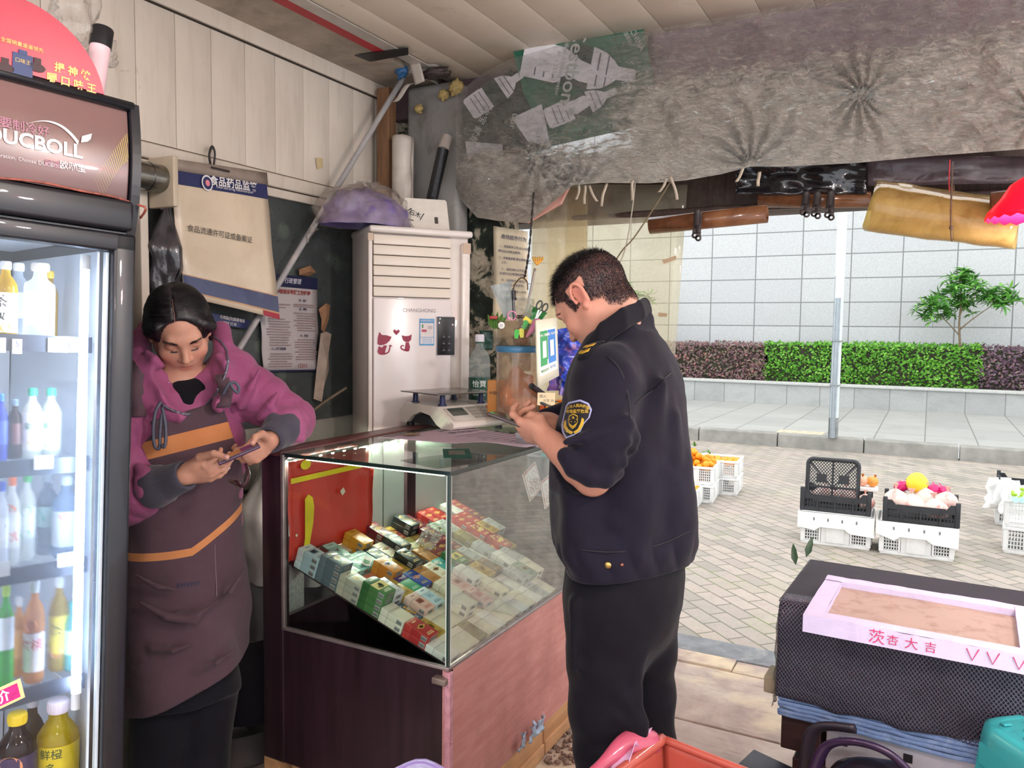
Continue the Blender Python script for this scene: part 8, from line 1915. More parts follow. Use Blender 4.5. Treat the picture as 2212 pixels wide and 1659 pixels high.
# folds round the rolled near sleeve
ax_=(Lsl-Lsh).normalized()
def ring(b,c,axis,r,w,k,a0=0,a1=360,tilt=0,n=14,sq=1.0):
 axis=Vector(axis).normalized();e1=axis.orthogonal().normalized();e2=axis.cross(e1)
 b.chain([Vector(c)+e1*r*math.cos(R(a))+e2*r*math.sin(R(a))*sq+axis*tilt*math.sin(R(a*1.0))for a in np.linspace(a0,a1,n)],w,k,1,.004)
tow=-_f
for px1,py1,px2,py2,d_,w_ in((1352,905,1262,968,1.735,.013),(1360,918,1300,985,1.745,.016),(1222,955,1300,935,1.725,.010),(1352,955,1268,1002,1.73,.017),(1345,1000,1262,1030,1.735,.018),(1228,985,1258,1015,1.735,.014),(1362,925,1366,968,1.77,.020),(1300,1000,1338,985,1.725,.012)):
 a_,b_=W_(px1,py1,d_),W_(px2,py2,d_+.008);jk.chain([a_,(a_+b_)/2+tow*.006,b_],[w_*.7,w_,w_*.6],.022)
jk.chain([W_(1222,985,1.75),W_(1240,1012,1.735),W_(1275,1030,1.725),W_(1308,1034,1.735),W_(1332,1020,1.76)],[.020,.022,.023,.022,.018],.012)      # rolled cuff
for px1,py1,px2,py2,d_ in((1345,800,1330,900,1.80),(1335,760,1372,840,1.85)):jk.chain([W_(px1,py1,d_),W_(px2,py2,d_)],.008,.03)
for px1,py1,px2,py2,d_,w_ in((1430,830,1385,1000,1.87,.010),(1385,1000,1330,1120,1.83,.010),(1455,900,1440,1150,1.90,.009),(1475,1000,1470,1180,1.93,.008),(1250,1120,1330,1190,1.85,.010)):jk.chain([W_(px1,py1,d_),W_(px2,py2,d_)],w_,.035)
jk.cap(W_(1205,925,2.02),W_(1170,905,2.10),.028,.02,.02,0 if False else 1)if False else None
jk.chain([W_(1290,742,1.93),W_(1345,712,1.94),W_(1382,694,2.02),W_(1345,715,2.11)],[.028,.034,.036,.034],.03)
jk.chain([Rsh,W_(1260,895,2.20),W_(1175,897,2.13)],[.07,.055,.018],.03)
jk.cut(W_(1300,1243,1.9),_U*-1+_R*.05,.002)
sc_a=(W_(1215,985,1.78)+W_(1300,1045,1.77))*.5
arm_dir=(Lwr-Lel).normalized()
jk.cap(Lel+arm_dir*.045+Vector((0,0,-.012)),Lel+arm_dir*.22,.052,.046,.01,-1)
V,Fc=jk.mesh(.0042);jo=np_obj('jacket',V,Fc,NAVY,off,relax=2)
# hem band, seams, snap buttons
st_=M('15141c',.6,.1)
for pts in([(1206,1172,1.88),(1260,1188,1.84),(1340,1192,1.83),(1420,1178,1.86),(1490,1148,1.95)],[(1372,872,1.84),(1410,842,1.85),(1450,805,1.90),(1470,790,1.95)],[(1262,748,1.80),(1310,768,1.77),(1340,800,1.77),(1356,850,1.79),(1362,905,1.80)]):
 seam([hit(jk,p[0],p[1],1.4)for p in pts],.0016,'seam',st_,off)
for(px_,py_,r_,m_)in((1313,1221,.0085,M('b59a5c',.25,.1,metal=.9)),(1343,1220,.0045,M('8a5a52',.3,.1,metal=.8))):
 p=A3(hit(jk,px_,py_))[None]
 for _ in range(6):p=p-jk.grad(p)*jk.eval(p)[:,None]
 n_=jk.grad(p)[0];T=frame(Vector(p[0]),Vector(n_).orthogonal(),Vector(n_).cross(Vector(n_).orthogonal()));mb=MB();mb.M=Matrix.Translation(-Vector(off.location));mb.lathe([(r_,0),(r_,.002),(r_*.75,.004),(.0005,.0045)],T,20);mb.obj('snap_button',m_,off)
# collar: a folded band that stands at the nape and falls open in front
cb=Blob();bk=W_(1385,668,2.03)
cpts=[(W_(1258,776,1.93),0),(W_(1272,742,1.895),0),(W_(1302,702,1.875),0),(W_(1345,672,1.885),0),(W_(1378,656,1.94),0),(W_(1392,650,2.03),0),(W_(1380,658,2.11),0),(W_(1330,690,2.14),0),(W_(1290,725,2.10),0),(W_(1268,760,2.03),0)]
for hgt in(0,.012,.024,.036,.046):cb.chain([p+Vector((0,0,-hgt))+(p-nb).normalized()*hgt*.35*(1 if hgt else 0)for p,r_ in cpts],[.0075+.002*(hgt>0)]*len(cpts),.012,1,.006)
V,Fc=cb.mesh(.0036);np_obj('collar',V,Fc,NAVY2,off,relax=2)
# epaulette with gold bars
ep=[W_(1240,758,1.825),W_(1262,742,1.85),W_(1282,728,1.88)]
mb=MB();mb.M=Matrix.Translation(-Vector(off.location));e0,e1=W_(1241,760,1.80),W_(1290,722,1.86);ed=(e1-e0).normalized();en=Vector((-.25,-.45,.85));es=ed.cross(en).normalized();en=es.cross(ed)
PPp=[e0+ed*u*(e1-e0).length for u in(0,1)]
def ept(u,v):return A3(e0+ed*(u*(e1-e0).length)+es*((v-.5)*.042))
gp=[]
mb2=MB();mb2.M=Matrix.Translation(-Vector(off.location))
def onj(p,h):
 P=np.array([p]);
 for _ in range(5):P=P-jk.grad(P)*jk.eval(P)[:,None]
 return Vector(P[0]+jk.grad(P)[0]*h)
mb.grid(lambda u,v:onj(ept(u,v),.005),8,5);mb.obj('epaulette',NAVY2,off,solid=.004)
for u0 in(.14,.42):mb2.grid(lambda u,v:onj(ept(u0+.14*u+.16*abs(v-.5),.06+.88*v),.0085),3,8)
mb2.obj('epaulette_bar',M('c9a23a',.35,.1,30,metal=.6),off,solid=.002)
# sleeve badge
bc=W_(1243,905,1.76);bv=(EYE-bc).normalized();bx=(_R-bv*_R.dot(bv)).normalized();by=bv.cross(bx)
k_=.00104
def bp_(pts):return[((x-1243)*k_*.98,(905-y)*k_)for x,y in pts]
shield=[(1227,868),(1254,863),(1272,871),(1279,885),(1274,902),(1262,915),(1254,932),(1238,941),(1221,948),(1212,935),(1210,918),(1216,895),(1221,875)]
def scale_poly(P,f):cx_=sum(p[0]for p in P)/len(P);cy_=sum(p[1]for p in P)/len(P);return[(cx_+(x-cx_)*f,cy_+(y-cy_)*f)for x,y in P]
SH=bp_(shield);SH_in=scale_poly(SH,.90)
gold=[bp_(P_)for P_ in([(1216,912),(1221,906),(1222,918),(1228,928),(1238,933),(1234,938),(1222,933),(1215,922)],[(1262,906),(1257,902),(1254,914),(1248,926),(1238,933),(1243,937),(1252,930),(1260,918)])]
em=[(1238,893),(1248,898),(1248,912),(1243,922),(1236,927),(1229,920),(1227,908),(1229,898)]
star=lambda cx_,cy_,r_:[(cx_+r_*(1 if i%2==0 else .42)*math.sin(math.pi*i/5),cy_-r_*(1 if i%2==0 else .42)*math.cos(math.pi*i/5))for i in range(10)]
def txt2(s,cx_,cy_,size,rot=0,bold=.02):
 vs,fs=text_geo(s,1.0,bold);ca,sa=math.cos(rot),math.sin(rot);ox,oy=bp_([(cx_,cy_)])[0]
 return[[(ox+(vs[i].x*ca-vs[i].y*sa)*size,oy+(vs[i].x*sa+vs[i].y*ca)*size)for i in f]for f in fs]
letters=[]
for i,ch in enumerate('中华人民共和国'):tt=(i-3)/3;letters+=txt2(ch,1248+21*tt+1.0*tt,876.5+5.0*tt*tt,.0080,-.32*tt)
letters+=txt2('市场监管执法',1246,889,.0086,0,.03)
decal('sleeve_badge',bc,bx,by,[([SH],0,.0006),([SH_in],1,.0014),(gold+[bp_(em)],2,.0020),([scale_poly(bp_(em),.86)],1,.0026),([bp_(star(1238,902,4.2))]+[bp_(star(x,y,1.8))for x,y in((1231,906),(1234,911),(1242,911),(1245,906))]+[bp_([(1229,914),(1237,920),(1246,913),(1245,917),(1237,924),(1230,918)])]+letters,2,.0032)],
 [M('9c9fc6',.55,.08,60),M('15141a',.7,.1),M('c9a437',.45,.12,60)],off,jk,.0024)
# --- trousers
tr_=Blob()
hipc=ctr(1350,1225,2.0)
tr_.loft([(W_(1350,1440,2.0).z,*W_(1347,1440,2.0)[:2],.05,.10),(W_(1350,1370,2.0).z,*W_(1347,1370,2.0)[:2],.112,.155),(W_(1350,1290,2.0).z,*W_(1350,1290,2.0)[:2],.140,.180),(W_(1350,1180,2.0).z,*W_(1352,1180,2.0)[:2],.138,.178)],FO,.05)
for legs in(((1318,1300,1.945,.106),(1308,1420,1.95,.094),(1304,1530,1.955,.083),(1312,1620,1.96,.078),(1322,1760,1.97,.078)),((1385,1300,2.07,.100),(1388,1400,2.09,.088),(1395,1500,2.11,.077),(1398,1620,2.11,.074),(1402,1720,2.12,.074))):
 pts=[W_(x,y,d_)for x,y,d_,r_ in legs];end=Vector((pts[-1].x,pts[-1].y,.03));tr_.chain(pts+[end],[l[3]for l in legs]+[.080],.025,1,.03)
for px1,py1,px2,py2,d_,w_ in((1405,1300,1380,1420,1.93,.012),(1380,1420,1372,1500,1.88,.010),(1372,1500,1388,1560,1.88,.014),(1340,1550,1385,1590,1.87,.014),(1330,1480,1380,1560,1.87,.008),(1240,1300,1238,1450,1.87,.006),(1430,1250,1400,1340,1.95,.010),(1300,1640,1370,1600,1.88,.010)):tr_.chain([W_(px1,py1,d_),W_(px2,py2,d_)],[w_*.6,w_],.03)
tr_.disp(lambda P:-.0035*vnoise(P*np.array((11,11,6)))-.002*vnoise(P*26));tr_.cut((0,0,.035),(0,0,-1),.002)
V,Fc=tr_.mesh(.0048);np_obj('trousers',V,Fc,mat_cloth('0a090f','100e18',.7,900,.25,.06,5,.8),off,relax=2)
for(x,y)in((W_(1322,1760,1.97).x,W_(1322,1760,1.97).y),(W_(1402,1720,2.12).x,W_(1402,1720,2.12).y)):
 sb=Blob();sb.ell((x-.05,y,.035),(.13,.046,.04));sb.ell((x+.03,y,.045),(.06,.042,.05),None,.03);sb.cut((0,0,.004),(0,0,-1),.002);V,Fc=sb.mesh(.006);np_obj('shoe',V,Fc,M('141416',.35,.1,coat=.3),off)
# --- phone in his hands
pn=(pb_-pa).normalized();pw=(_f+Vector((0,0,.12))).normalized();root=empty('mobile_phone','dark slim phone held by the officer over the counter','phone',pa)
T=frame((0,0,0),pn,pw);mb=MB();mb.box((.085,.0,0),(.165,.076,.0085),bev=.003,T=T);mb.obj('phone_case',M('3a302e',.35,.1,coat=.3),root)
mb=MB();mb.box((.085,0,.0046),(.157,.068,.0008),T=T);mb.obj('screen',M('0d0d10',.1,0,coat=1),root)
# ================================================================ the woman behind the counter end
wo_c=W_(395,1100,2.34);wom=empty('person','person with dark tied hair in magenta jacket and brown apron looking down at phone','person',(wo_c.x,wo_c.y,0))
FW_=Vector((.80,-.60,0)).normalized();LW_=Vector((.60,.80,0))          # facing, and towards her left
# head
wy0=Vector((.86,-.51,0)).normalized();pt=R(36);wy=wy0*math.cos(pt)+Vector((0,0,-1))*math.sin(pt);wx=wy0.cross(Vector((0,0,1)));wz=wx.cross(wy)
rl=Matrix.Rotation(R(9),3,wy);wx=rl@wx;wz=rl@wz      # a slight tilt
WH=W_(389,716,2.315);WM=Matrix((wx,wy,wz)).transposed().to_4x4();WM.translation=WH;WS=1.05
wbody=Blob();WT=head_shapes(wbody,WM,WS)
wnb=W_(388,838,2.37);wnk=WT(0,-.03,-.05)
wbody.chain([wnk,wnk*.5+wnb*.5,wnb],[.054,.050,.056],.03)
sl,sr=W_(497,812,2.42),W_(292,842,2.30);el_,er_=W_(632,908,2.44),W_(278,1075,2.22);wl,wr=W_(584,950,2.27),W_(398,1028,2.15)
wbody.chain([wnb,W_(392,920,2.36),W_(398,1100,2.36),W_(398,1250,2.36)],[.075,.105,.10,.12],.03)
for a_,b_,c_ in((sl,el_,wl),(sr,er_,wr)):wbody.chain([wnb*.6+a_*.4,a_,b_,b_*.5+c_*.5,c_],[.05,.05,.04,.034,.026],.02)
for px_,d_ in((345,2.33),(445,2.40)):wbody.chain([W_(px_,1280,d_),W_(px_,1560,d_),Vector((W_(px_,1560,d_).x,W_(px_,1560,d_).y,.1))],[.085,.06,.045],.03)
rtip2,rf2=hand_shapes(wbody,wr,_R*.97+_U*.16+_f*-.05,_f*.78+Vector((0,0,.62)),False,.93,per=((.55,.65,.4),(.45,.55,.35),(.42,.5,.35),(.40,.45,.3)),
 thumb=[W_(412,1012,2.15),W_(432,988,2.12),W_(462,980,2.10),W_(490,988,2.085)])
ltip2,lf2=hand_shapes(wbody,wl,_R*-.62+_U*-.55+_f*-.45,_f*.80+_U*.35-_R*.35,True,.92,per=((.8,.9,.6),(.85,.95,.6),(.9,1.0,.6),(.9,1.0,.6)),
 thumb=[W_(580,948,2.25),W_(566,938,2.21),W_(552,944,2.17),W_(546,958,2.145)])
V,Fc=wbody.mesh(.0032);WMi=np.array((WM@Matrix.Scale(WS,4)).inverted())
def wscalp(q):
 x,y,z=q[:,0],q[:,1],q[:,2];return np.clip(sm01(z+.25*np.maximum(0,y),.112,.125)+sm01(-y,.0,.02)*sm01(z,-.05,-.02)*(np.abs(x)>.03),0,1)*.9
np_obj('body',V,Fc,SKIN,wom,face_tint(WMi,'c9957f','a8524f','c97c6c','2b2226',wscalp))
# hair combed back from a parting to a low knot
hb_=Blob();Rw=WM.to_3x3()
hb_.ell(WT(0,-.016,.040),(.088,.110,.096),Rw);hb_.ell(WT(.0,-.045,.0),(.086,.076,.092),Rw,.03)
for sx in(-1,1):hb_.chain([WT(sx*.060,.058,.062),WT(sx*.078,.028,.030),WT(sx*.076,-.02,.006),WT(sx*.045,-.085,-.02)],[.014,.015,.016,.02],.02)
hb_.ell(WT(.006,.120,.004),(.082,.090,.110),Rw,.010,-1);
for sx in(-1,1):hb_.ell(WT(sx*.090,.012,-.030),(.030,.040,.040),Rw,.01,-1)
hb_.ell(WT(0,-.118,-.02),(.035,.03,.036),Rw,.02)
part=[WT(-.016,.082,.078),WT(-.014,.062,.104),WT(-.010,.020,.124),WT(-.004,-.03,.130)]if False else[WT(.016,.080,.079),WT(.015,.062,.101),WT(.012,.022,.123),WT(.006,-.03,.129)]
hb_.chain(part,.0030,.004,-1)
hb_.disp(lambda P:-.0014*vnoise(loc3(P,WMi)*np.array((70,22,70))))
V,Fc=hb_.mesh(.0034);hm=np_obj('hair',V,Fc,HAIR,wom)
q=loc3(V,WMi);rs5=np.random.RandomState(3);ok=np.where((q[:,1]>-.10)&(q[:,2]>-.03))[0];st5=[]
seed=V[rs5.choice(ok,2600)];P=seed+rs5.normal(0,.001,seed.shape);paths=[P.copy()];Aw=np.array(WM.to_3x3())
for k in range(9):
 ql=loc3(P,WMi);side=np.sign(ql[:,0]-.012+1e-4);tgt=np.stack([side*.078*(ql[:,1]>-.03),-.12+0*side,-.01+0*side],1)-ql
 lat=np.stack([side*1.1,-.55+0*side,-.25+0*side],1);w_=sm01(ql[:,2],.05,.11)[:,None];d=(lat*w_+tgt/np.linalg.norm(tgt,axis=1)[:,None]*(1-w_))@Aw.T
 g_=hb_.grad(P);d=d-g_*(d*g_).sum(1)[:,None];d/=np.linalg.norm(d,axis=1)[:,None]+1e-9;P=P+d*.009;P=P-hb_.grad(P)*(hb_.eval(P)-rs5.uniform(.0004,.0022,len(P)))[:,None];paths.append(P.copy())
paths=np.stack(paths,1);G=hb_.grad(paths.reshape(-1,3)).reshape(paths.shape)
HV,HF=ribbons([(list(a_),list(g_))for a_,g_ in zip(paths,G)],.0013);np_obj('hair_strand',HV,HF,HAIR,wom,relax=0)
pp=np.array([A3(p)for p in spline(part[:3],8)]);pp=pp-hb_.grad(pp)*(hb_.eval(pp)-.0006)[:,None]
mb=MB();mb.M=Matrix.Translation(-Vector(wom.location));mb.tube([Vector(p)for p in pp],[.0022*(1-.6*i/len(pp))for i in range(len(pp))],6,flat=.6);mb.obj('hair_parting',M('8a6258',.6),wom)
brows('eyebrow',WT,wom,HAIR,.024,.0042,.001);lashes('eyelash',WT,wom,HAIR)
nails('fingernail',rtip2[4:5]+rtip2[2:4]+ltip2[4:5],[rf2[1]-rf2[2]*.2,-rf2[2],-rf2[2],lf2[1]-lf2[2]*.3],M('d9a59c',.25,.05,coat=.4),wom)
# shirt
sh_b=Blob();sh_b.chain([W_(398,858,2.35),W_(404,900,2.345),W_(408,960,2.35)],[.068,.078,.08],.02);sh_b.chain([W_(350,850,2.35),W_(440,845,2.37)],.050,.03)
sh_b.ell(WT(0,-.01,-.12),(.060,.060,.050),None,.012,-1);sh_b.disp(lambda P:-.002*vnoise(P*30));V,Fc=sh_b.mesh(.0042);np_obj('shirt',V,Fc,mat_cloth('0f0f14','17161d',.85,900,.2,.1),wom,relax=2)
# padded jacket
PINK=mat_cloth('8c466c','a0587e',.5,700,.35,.1,7,1.4);GREYC=mat_cloth('3f3d48','4d4a57',.85,600,.3,.2)
jw=Blob()
def row(py,px,d_,a,b_):c=W_(px,py,d_);return(c.z,c.x,c.y,a,b_)
jw.loft([row(1215,400,2.36,.115,.155),row(1120,398,2.36,.125,.165),row(1000,396,2.37,.130,.172),row(900,394,2.38,.125,.176),row(840,394,2.39,.105,.165),row(800,395,2.41,.08,.12)],FW_,.03,1,lambda th,z,P:.006*vnoise(P*12)+.004*np.abs(np.sin(z*38+th)))
pf=(.013,3.0,.1)
jw.cap(wnb*.45+sl*.55+Vector((0,0,-.02)),sl,.070,.078,.03);jw.cap(sl,sl*.45+el_*.55,.080,.070,.025,1,(.010,2.0,.3));jw.cap(sl*.45+el_*.55,el_,.072,.063,.03,1,(.010,2.0,.2));jw.cap(el_,el_*.66+wl*.34,.062,.057,.025,1,(.008,2.0,.4))
jw.cap(wnb*.45+sr*.55+Vector((0,0,-.02)),sr,.072,.080,.03);jw.cap(sr,er_,.080,.066,.025,1,(.011,3.0,.3));jw.cap(er_,er_*.55+wr*.45,.066,.056,.025,1,(.008,2.0,.3))
# collar standing open: two padded flaps running from the nape to the chest
colL=[(478,712,2.44),(484,752,2.39),(486,792,2.345),(478,830,2.30),(462,868,2.265)];colR=[(302,728,2.37),(305,766,2.31),(326,806,2.27),(360,848,2.245),(402,884,2.235)]
jw.chain([W_(*p)for p in colL],[.026,.029,.027,.022,.014],.02);jw.chain([W_(*p)for p in colR],[.028,.030,.027,.022,.014],.02)
jw.chain([W_(*p)for p in((490,758,2.44),(502,790,2.40),(506,822,2.36),(494,854,2.32),(474,880,2.28))],[.022,.030,.030,.024,.014],.03);jw.chain([W_(*p)for p in((280,752,2.36),(284,800,2.30),(304,846,2.26),(338,884,2.245),(385,905,2.24))],[.030,.034,.030,.022,.012],.03)
jw.chain([W_(*p)for p in((474,722,2.45),(440,704,2.53),(380,700,2.55),(320,712,2.48),(300,734,2.40))],.028,.02)
jw.chain([W_(*p)for p in((322,800,2.285),(366,852,2.262),(424,890,2.25))],[.030,.030,.018],.03)
jw.chain([W_(398,786,2.25),W_(412,842,2.235),W_(428,890,2.23)],[.078,.070,.040],.012,-1);jw.chain([W_(368,806,2.26),W_(392,850,2.235),W_(420,884,2.225)],[.045,.040,.024],.010,-1);jw.chain([W_(462,786,2.29),W_(448,840,2.25),W_(428,884,2.225)],[.040,.036,.022],.010,-1);jw.ell(WT(0,.0,-.045),(.088,.105,.105),Rw,.008,-1)
rr6=random.Random(5)
for(x1,y1,x2,y2,d_,w_)in((560,800,520,880,2.34,.010),(600,850,560,905,2.35,.010),(640,890,590,900,2.37,.010),(655,910,640,945,2.39,.010),(300,900,330,960,2.24,.009),(300,1010,330,1050,2.17,.010),(620,935,655,950,2.37,.008),(350,790,318,760,2.265,.008),(470,770,492,800,2.32,.008)):jw.chain([W_(x1,y1,d_),W_((x1+x2)/2+rr6.uniform(-6,6),(y1+y2)/2,d_-.012),W_(x2,y2,d_)],[w_*.5,w_,w_*.5],.03)
jw.disp(lambda P:-.003*vnoise(P*20)-.0022*np.abs(vnoise(P*np.array((38,38,60)))));jw.cut(W_(395,1195,2.34),(0,0,-1),.002)
V,Fc=jw.mesh(.0042);np_obj('jacket',V,Fc,PINK,wom,relax=1)
# ribbed cuffs
for k,(a_,b_,r0)in enumerate(((el_*.58+wl*.42,wl,.045),(er_*.52+wr*.48,wr,.047))):
 a_,b_=Vector(a_),Vector(b_);d=(b_-a_);T=Matrix.Translation(a_)@d.to_track_quat('Z','Y').to_matrix().to_4x4();L=d.length;mb=MB();mb.M=Matrix.Translation(-Vector(wom.location));seg=96;prof=[(r0*1.18,-.012),(r0*1.28,.004),(r0*1.2,L*.30),(r0*1.02,L*.42),(r0*.95,L*.62),(r0*.88,L*.88),(r0*.86,L*1.06),(r0*.74,L*1.08),(r0*.6,L*.95)];vs=[]
 for i,(pr,z)in enumerate(prof):
  for j in range(seg):an=2*math.pi*j/seg;rb_=.0014*math.sin(an*32)*(i>=3)+.006*n1(math.cos(an)*2+k,math.sin(an)*2,i*.8)*(i<3);vs.append(((pr+rb_)*math.cos(an),(pr+rb_)*math.sin(an),z))
 mb.add(vs,[(i*seg+j,i*seg+(j+1)%seg,(i+1)*seg+(j+1)%seg,(i+1)*seg+j)for i in range(len(prof)-1)for j in range(seg)],0,True,T);mb.obj('cuff',GREYC,wom)
# zip edges with teeth, piping, drawstrings, necklace
ZIP=M('6c6a76',.4,.2,60,metal=.4)
def zipl(pts,r_=.0035):
 P=np.array([A3(p)for p in spline([hit(jw,p[0],p[1],1.7,.002)for p in pts],14)])
 mb=MB();mb.M=Matrix.Translation(-Vector(wom.location));mb.tube([Vector(p)for p in P],r_,6)
 for i in range(0,len(P)-1,2):d=(P[i+1]-P[i]);mb.box(tuple(P[i]+np.array((0,0,.002))),(.009,.003,.004),rot=(0,0,i))
 return mb.obj('zip',ZIP,wom)
zipl([(492,778,2.31),(488,806,2.28),(470,848,2.24),(448,872,2.225),(432,888,2.22)]);zipl([(352,876,2.215),(374,888,2.21),(398,896,2.21),(412,894,2.215)])
seam([hit(jw,*p,1.7,.002)for p in((462,728),(478,740),(489,758),(491,776))],.003,'piping',ZIP,wom)
CORD=M('4f5160',.6,.2,90,bump=.3)
def tubes(name,lst,r_,m_):
 mb=MB();mb.M=Matrix.Translation(-Vector(wom.location))
 for pts in lst:mb.tube(spline([W_(*p)for p in pts],6),r_,7)
 return mb.obj(name,m_,wom)
tubes('drawstring',[[(348,868,2.20),(336,890,2.19),(331,930,2.185),(334,962,2.185),(344,968,2.185),(346,930,2.185),(350,895,2.19)],[(350,880,2.195),(357,915,2.185),(358,950,2.18),(354,966,2.18),(349,960,2.182)]],.0048,CORD)
tubes('drawstring',[[(486,845,2.25),(494,830,2.24),(506,826,2.245),(516,836,2.25),(514,848,2.25),(506,842,2.245),(498,830,2.24)],[(494,830,2.24),(488,840,2.24),(482,852,2.245)]],.0045,CORD)
mb=MB();mb.M=Matrix.Translation(-Vector(wom.location));P=np.array([A3(p)for p in spline([hit(wbody,x,y,1.7,.0012)for x,y in((350,815),(362,824),(376,831),(390,833),(404,831))],5)])
mb.tube([Vector(p)for p in P],.0011,5)
for i in(6,10,14):mb.ball(tuple(P[i]+np.array((0,0,-.001))),.0026)
mb.obj('necklace',M('d9d3e6',.15,.1,metal=.8),wom)
# apron
BR=mat_cloth('4c3a42','5a4750',.8,900,.3,.1,4,1.2);ORA=mat_cloth('c07a4c','d18d5c',.8,900,.3,.1)
ap=Blob()
def apf(th,z,P):return .006*np.sin(th*5+z*9)*np.clip((.95-z)/.4,0,1)+.005*vnoise(P*np.array((7,7,12)))+.0035*np.abs(vnoise(P*np.array((13,13,22))+4))
ap.loft([row(1560,402,2.33,.150,.178),row(1440,402,2.33,.156,.180),row(1300,402,2.34,.156,.176),row(1200,400,2.345,.142,.164),row(1120,400,2.35,.138,.164),row(1000,398,2.36,.142,.176),row(900,396,2.37,.136,.180),row(860,396,2.375,.130,.17)],FW_,.02,1,apf)
for(x1,y1,x2,y2,d_,w_)in((290,1240,390,1275,2.17,.008),(390,1330,470,1300,2.18,.010),(470,1300,525,1235,2.24,.008),(300,1300,420,1345,2.165,.010),(330,1400,420,1390,2.165,.009),(430,1440,510,1400,2.21,.008)):ap.chain([W_(x1,y1,d_),W_((x1+x2)/2,(y1+y2)/2+10,d_-.008),W_(x2,y2,d_)],[w_*.4,w_,w_*.4],.035)
ac_=W_(396,1000,2.36)
ap.cut(Vector(ac_)-FW_*.005,-FW_,.003)
ap.cut(W_(400,1512,2.2),LW_*.40+Vector((0,0,-1)),.003)                                       # hem
ap.cut(W_(425,888,2.21),Vector((0,0,1))+LW_*-.26+FW_*.0,.003)            # bib top, rising to her left
ap.cut(W_(505,900,2.25),LW_*1.0+FW_*-.15+Vector((0,0,.30)),.003);
V,Fc=ap.mesh(.0046);apo=np_obj('apron',V,Fc,[BR,ORA],wom,relax=2)
pl1,pr1=W_(340,968,2.2),W_(500,928,2.23);bn=(pr1-pl1).normalized().cross((pl1-EYE).normalized());bn=bn if bn.z>0 else-bn
bands(apo,[((pl1+pr1)/2,bn,.050,1,None)])
w1,w2,w3=W_(290,1208,2.18),W_(400,1206,2.17),W_(492,1145,2.22)
def wt(c):return True
bands(apo,[(w2,Vector((0,0,1))-LW_*.10,.022,1,lambda c:(c-w2).dot(LW_)<.02),(w2+Vector((0,0,-.0104)),Vector((0,0,1))-LW_*.62,.020,1,lambda c:(c-w2).dot(LW_)>=.02)])
for(p0,p1)in(((500,886,2.25),(480,810,2.30)),((300,900,2.20),(296,800,2.29))):
 mb=MB();mb.M=Matrix.Translation(-Vector(wom.location));a_,b_=W_(*p0),W_(*p1);L5=[]
 for i in range(12):t_=i/11;p=W_(p0[0]+(p1[0]-p0[0])*t_,p0[1]+(p1[1]-p0[1])*t_,p0[2]+(p1[2]-p0[2])*t_);q_=A3(p)[None];q_=q_-jw.grad(q_)*(jw.eval(q_)-.004)[:,None];L5.append(Vector(q_[0]))
 vs=[];
 for p in L5:vs+=[p-LW_*.019,p+LW_*.019]
 mb.add(vs,[(2*i,2*i+1,2*i+3,2*i+2)for i in range(11)],0,True);mb.obj('apron_strap',BR,wom,solid=.004)
seam([hit(ap,*p)for p in((464,1176),(465,1210),(467,1250),(468,1288))],.0010,'pocket_seam',M('8a757d',.6),wom)
decal('pocket_print',hit(ap,408,1262),LW_,Vector((0,0,1)),[([[(-.030+.0085*i,-.006+.002*(i%3)),(-.0265+.0085*i,-.007),(-.024+.0085*i,.006),(-.028+.0085*i,.007-.002*(i%2))]for i in range(7)]+[[(-.032,-.001),(.03,.001),(.03,.003),(-.032,.001)]],0,.0008)],[M('23203f',.6)],wom,ap)
# trousers
tw=Blob();tw.loft([row(1500,400,2.345,.118,.150),row(1380,400,2.345,.12,.155),row(1250,400,2.35,.11,.145)],FW_,.02)
for lg in(((352,1480,2.33,.088),(345,1640,2.335,.080),(345,1760,2.34,.072)),((450,1480,2.40,.088),(438,1640,2.40,.078),(436,1760,2.40,.070))):
 pts=[W_(x,y,d_)for x,y,d_,r_ in lg];tw.chain(pts+[Vector((pts[-1].x,pts[-1].y,.04))],[l[3]for l in lg]+[.065],.03)
tw.disp(lambda P:-.004*vnoise(P*np.array((12,12,8))));tw.cut((0,0,.03),(0,0,-1),.002);V,Fc=tw.mesh(.0055);np_obj('trousers',V,Fc,mat_cloth('131319','1a1a22',.8,900,.2,.1),wom,relax=2)
for px_,d_ in((345,2.34),(436,2.40)):
 p=W_(px_,1760,d_);sb=Blob();sb.ell((p.x+.045,p.y-.035,.032),(.10,.045,.036),Matrix.Rotation(-.64,3,'Z'));sb.cut((0,0,.004),(0,0,-1),.002);V,Fc=sb.mesh(.007);np_obj('shoe',V,Fc,M('1a181c',.5),wom)
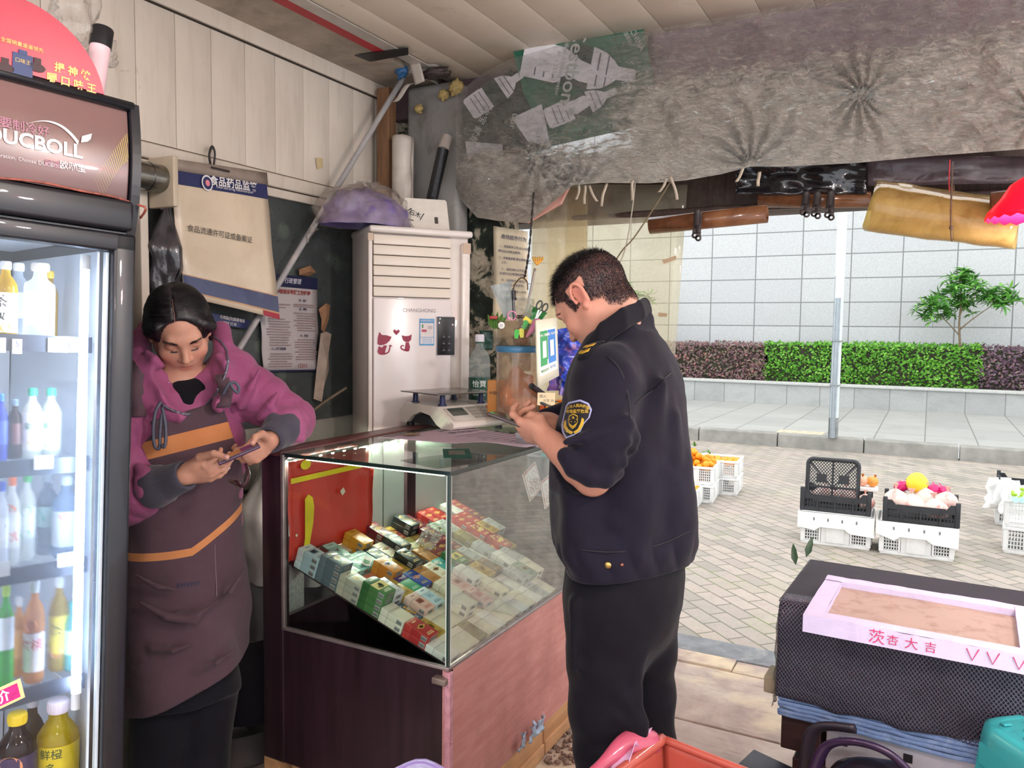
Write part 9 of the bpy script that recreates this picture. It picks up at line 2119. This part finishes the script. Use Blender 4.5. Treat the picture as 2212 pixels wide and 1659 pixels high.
# her phone and strap
fa,fb_=W_(478,1000,2.10),W_(556,966,2.135);ph=empty('mobile_phone','purple cased phone with strap held by the woman in both hands','phone',fa)
px5=(fb_-fa).normalized();up5=(_f*.85+Vector((0,0,.5))*.4);T=frame((0,0,0),px5,up5);Lp=(fb_-fa).length
mb=MB();mb.box((Lp*.5,.030,0),(Lp*1.15,.072,.0095),bev=.003,T=T);mb.obj('phone_case',M('3f1c3f',.3,.15,12,coat=.5),ph)
mb=MB();mb.box((Lp*.5,.030,.0052),(Lp*1.06,.064,.0008),T=T);mb.obj('screen',M('1c1a14',.1,0,coat=1),ph)
mb=MB();mb.M=Matrix.Translation(-fa);mb.tube(spline([W_(532,1004,2.11),W_(537,1025,2.09),W_(530,1045,2.08),W_(520,1050,2.08),W_(512,1040,2.09),W_(506,1046,2.09)],6),.0042,8,flat=1.6);mb.obj('wrist_strap',M('35141f',.5,.15,30),ph)
mb=MB();mb.M=Matrix.Translation(-fa);mb.cyl(W_(498,1038,2.10),W_(516,1048,2.085),.006);mb.obj('strap_clasp',M('6f5a4c',.4,.2,30,metal=.5),ph)
# pale jacket lining hanging below the sleeve
ln=Blob();ln.chain([W_(520,1050,2.36),W_(500,1100,2.34)],[.02,.012],.02)
# ---------------------------------------------------------------- lamps of the place, and added fill bulbs
lamp(L1,'red scalloped market lamp at the edge of the frame, hanging by the rolled sheet',22,(0,0,0),.118,(1,.8,.8))
lamp(Vector((.75,1.35,2.12)),'red market lamp hanging nearer over the stall front, second along the beam',42,col=(1,.88,.87))
lamp(Vector((.2,-.35,2.15)),'red market lamp hanging behind the viewer over the stall floor',34,col=(1,.94,.9))
lamp(Vector((-1.3,.1,2.2)),'red market lamp hanging over the stall floor beside the fridge',34,col=(1,.94,.9))
for p,lab,pw in(((.55,-.5,2.30),'added unseen fill bulb on a cord behind the viewer under the ceiling',90),((1.15,1.25,2.42),'added unseen fill bulb on a cord over the stall front beyond the frame',165)):  # unseen bulbs added to brighten the ceiling and the plastic film
 root=empty('fill_bulb',lab,'lamp',p);mb=MB();mb.ball((0,0,0),.035);mb.obj('bulb',M_emit('fff4ea',14),root)
 mb=MB();mb.cyl((0,0,.03),(0,0,.08),.018);mb.tube([(0,0,.08),(0,0,CEIL-p[2]-.01)],.004,6);mb.obj('cord',BLACK,root);light('fill_bulb_light','POINT',(0,0,0),pw,(1,.95,.9),.05,parent=root)
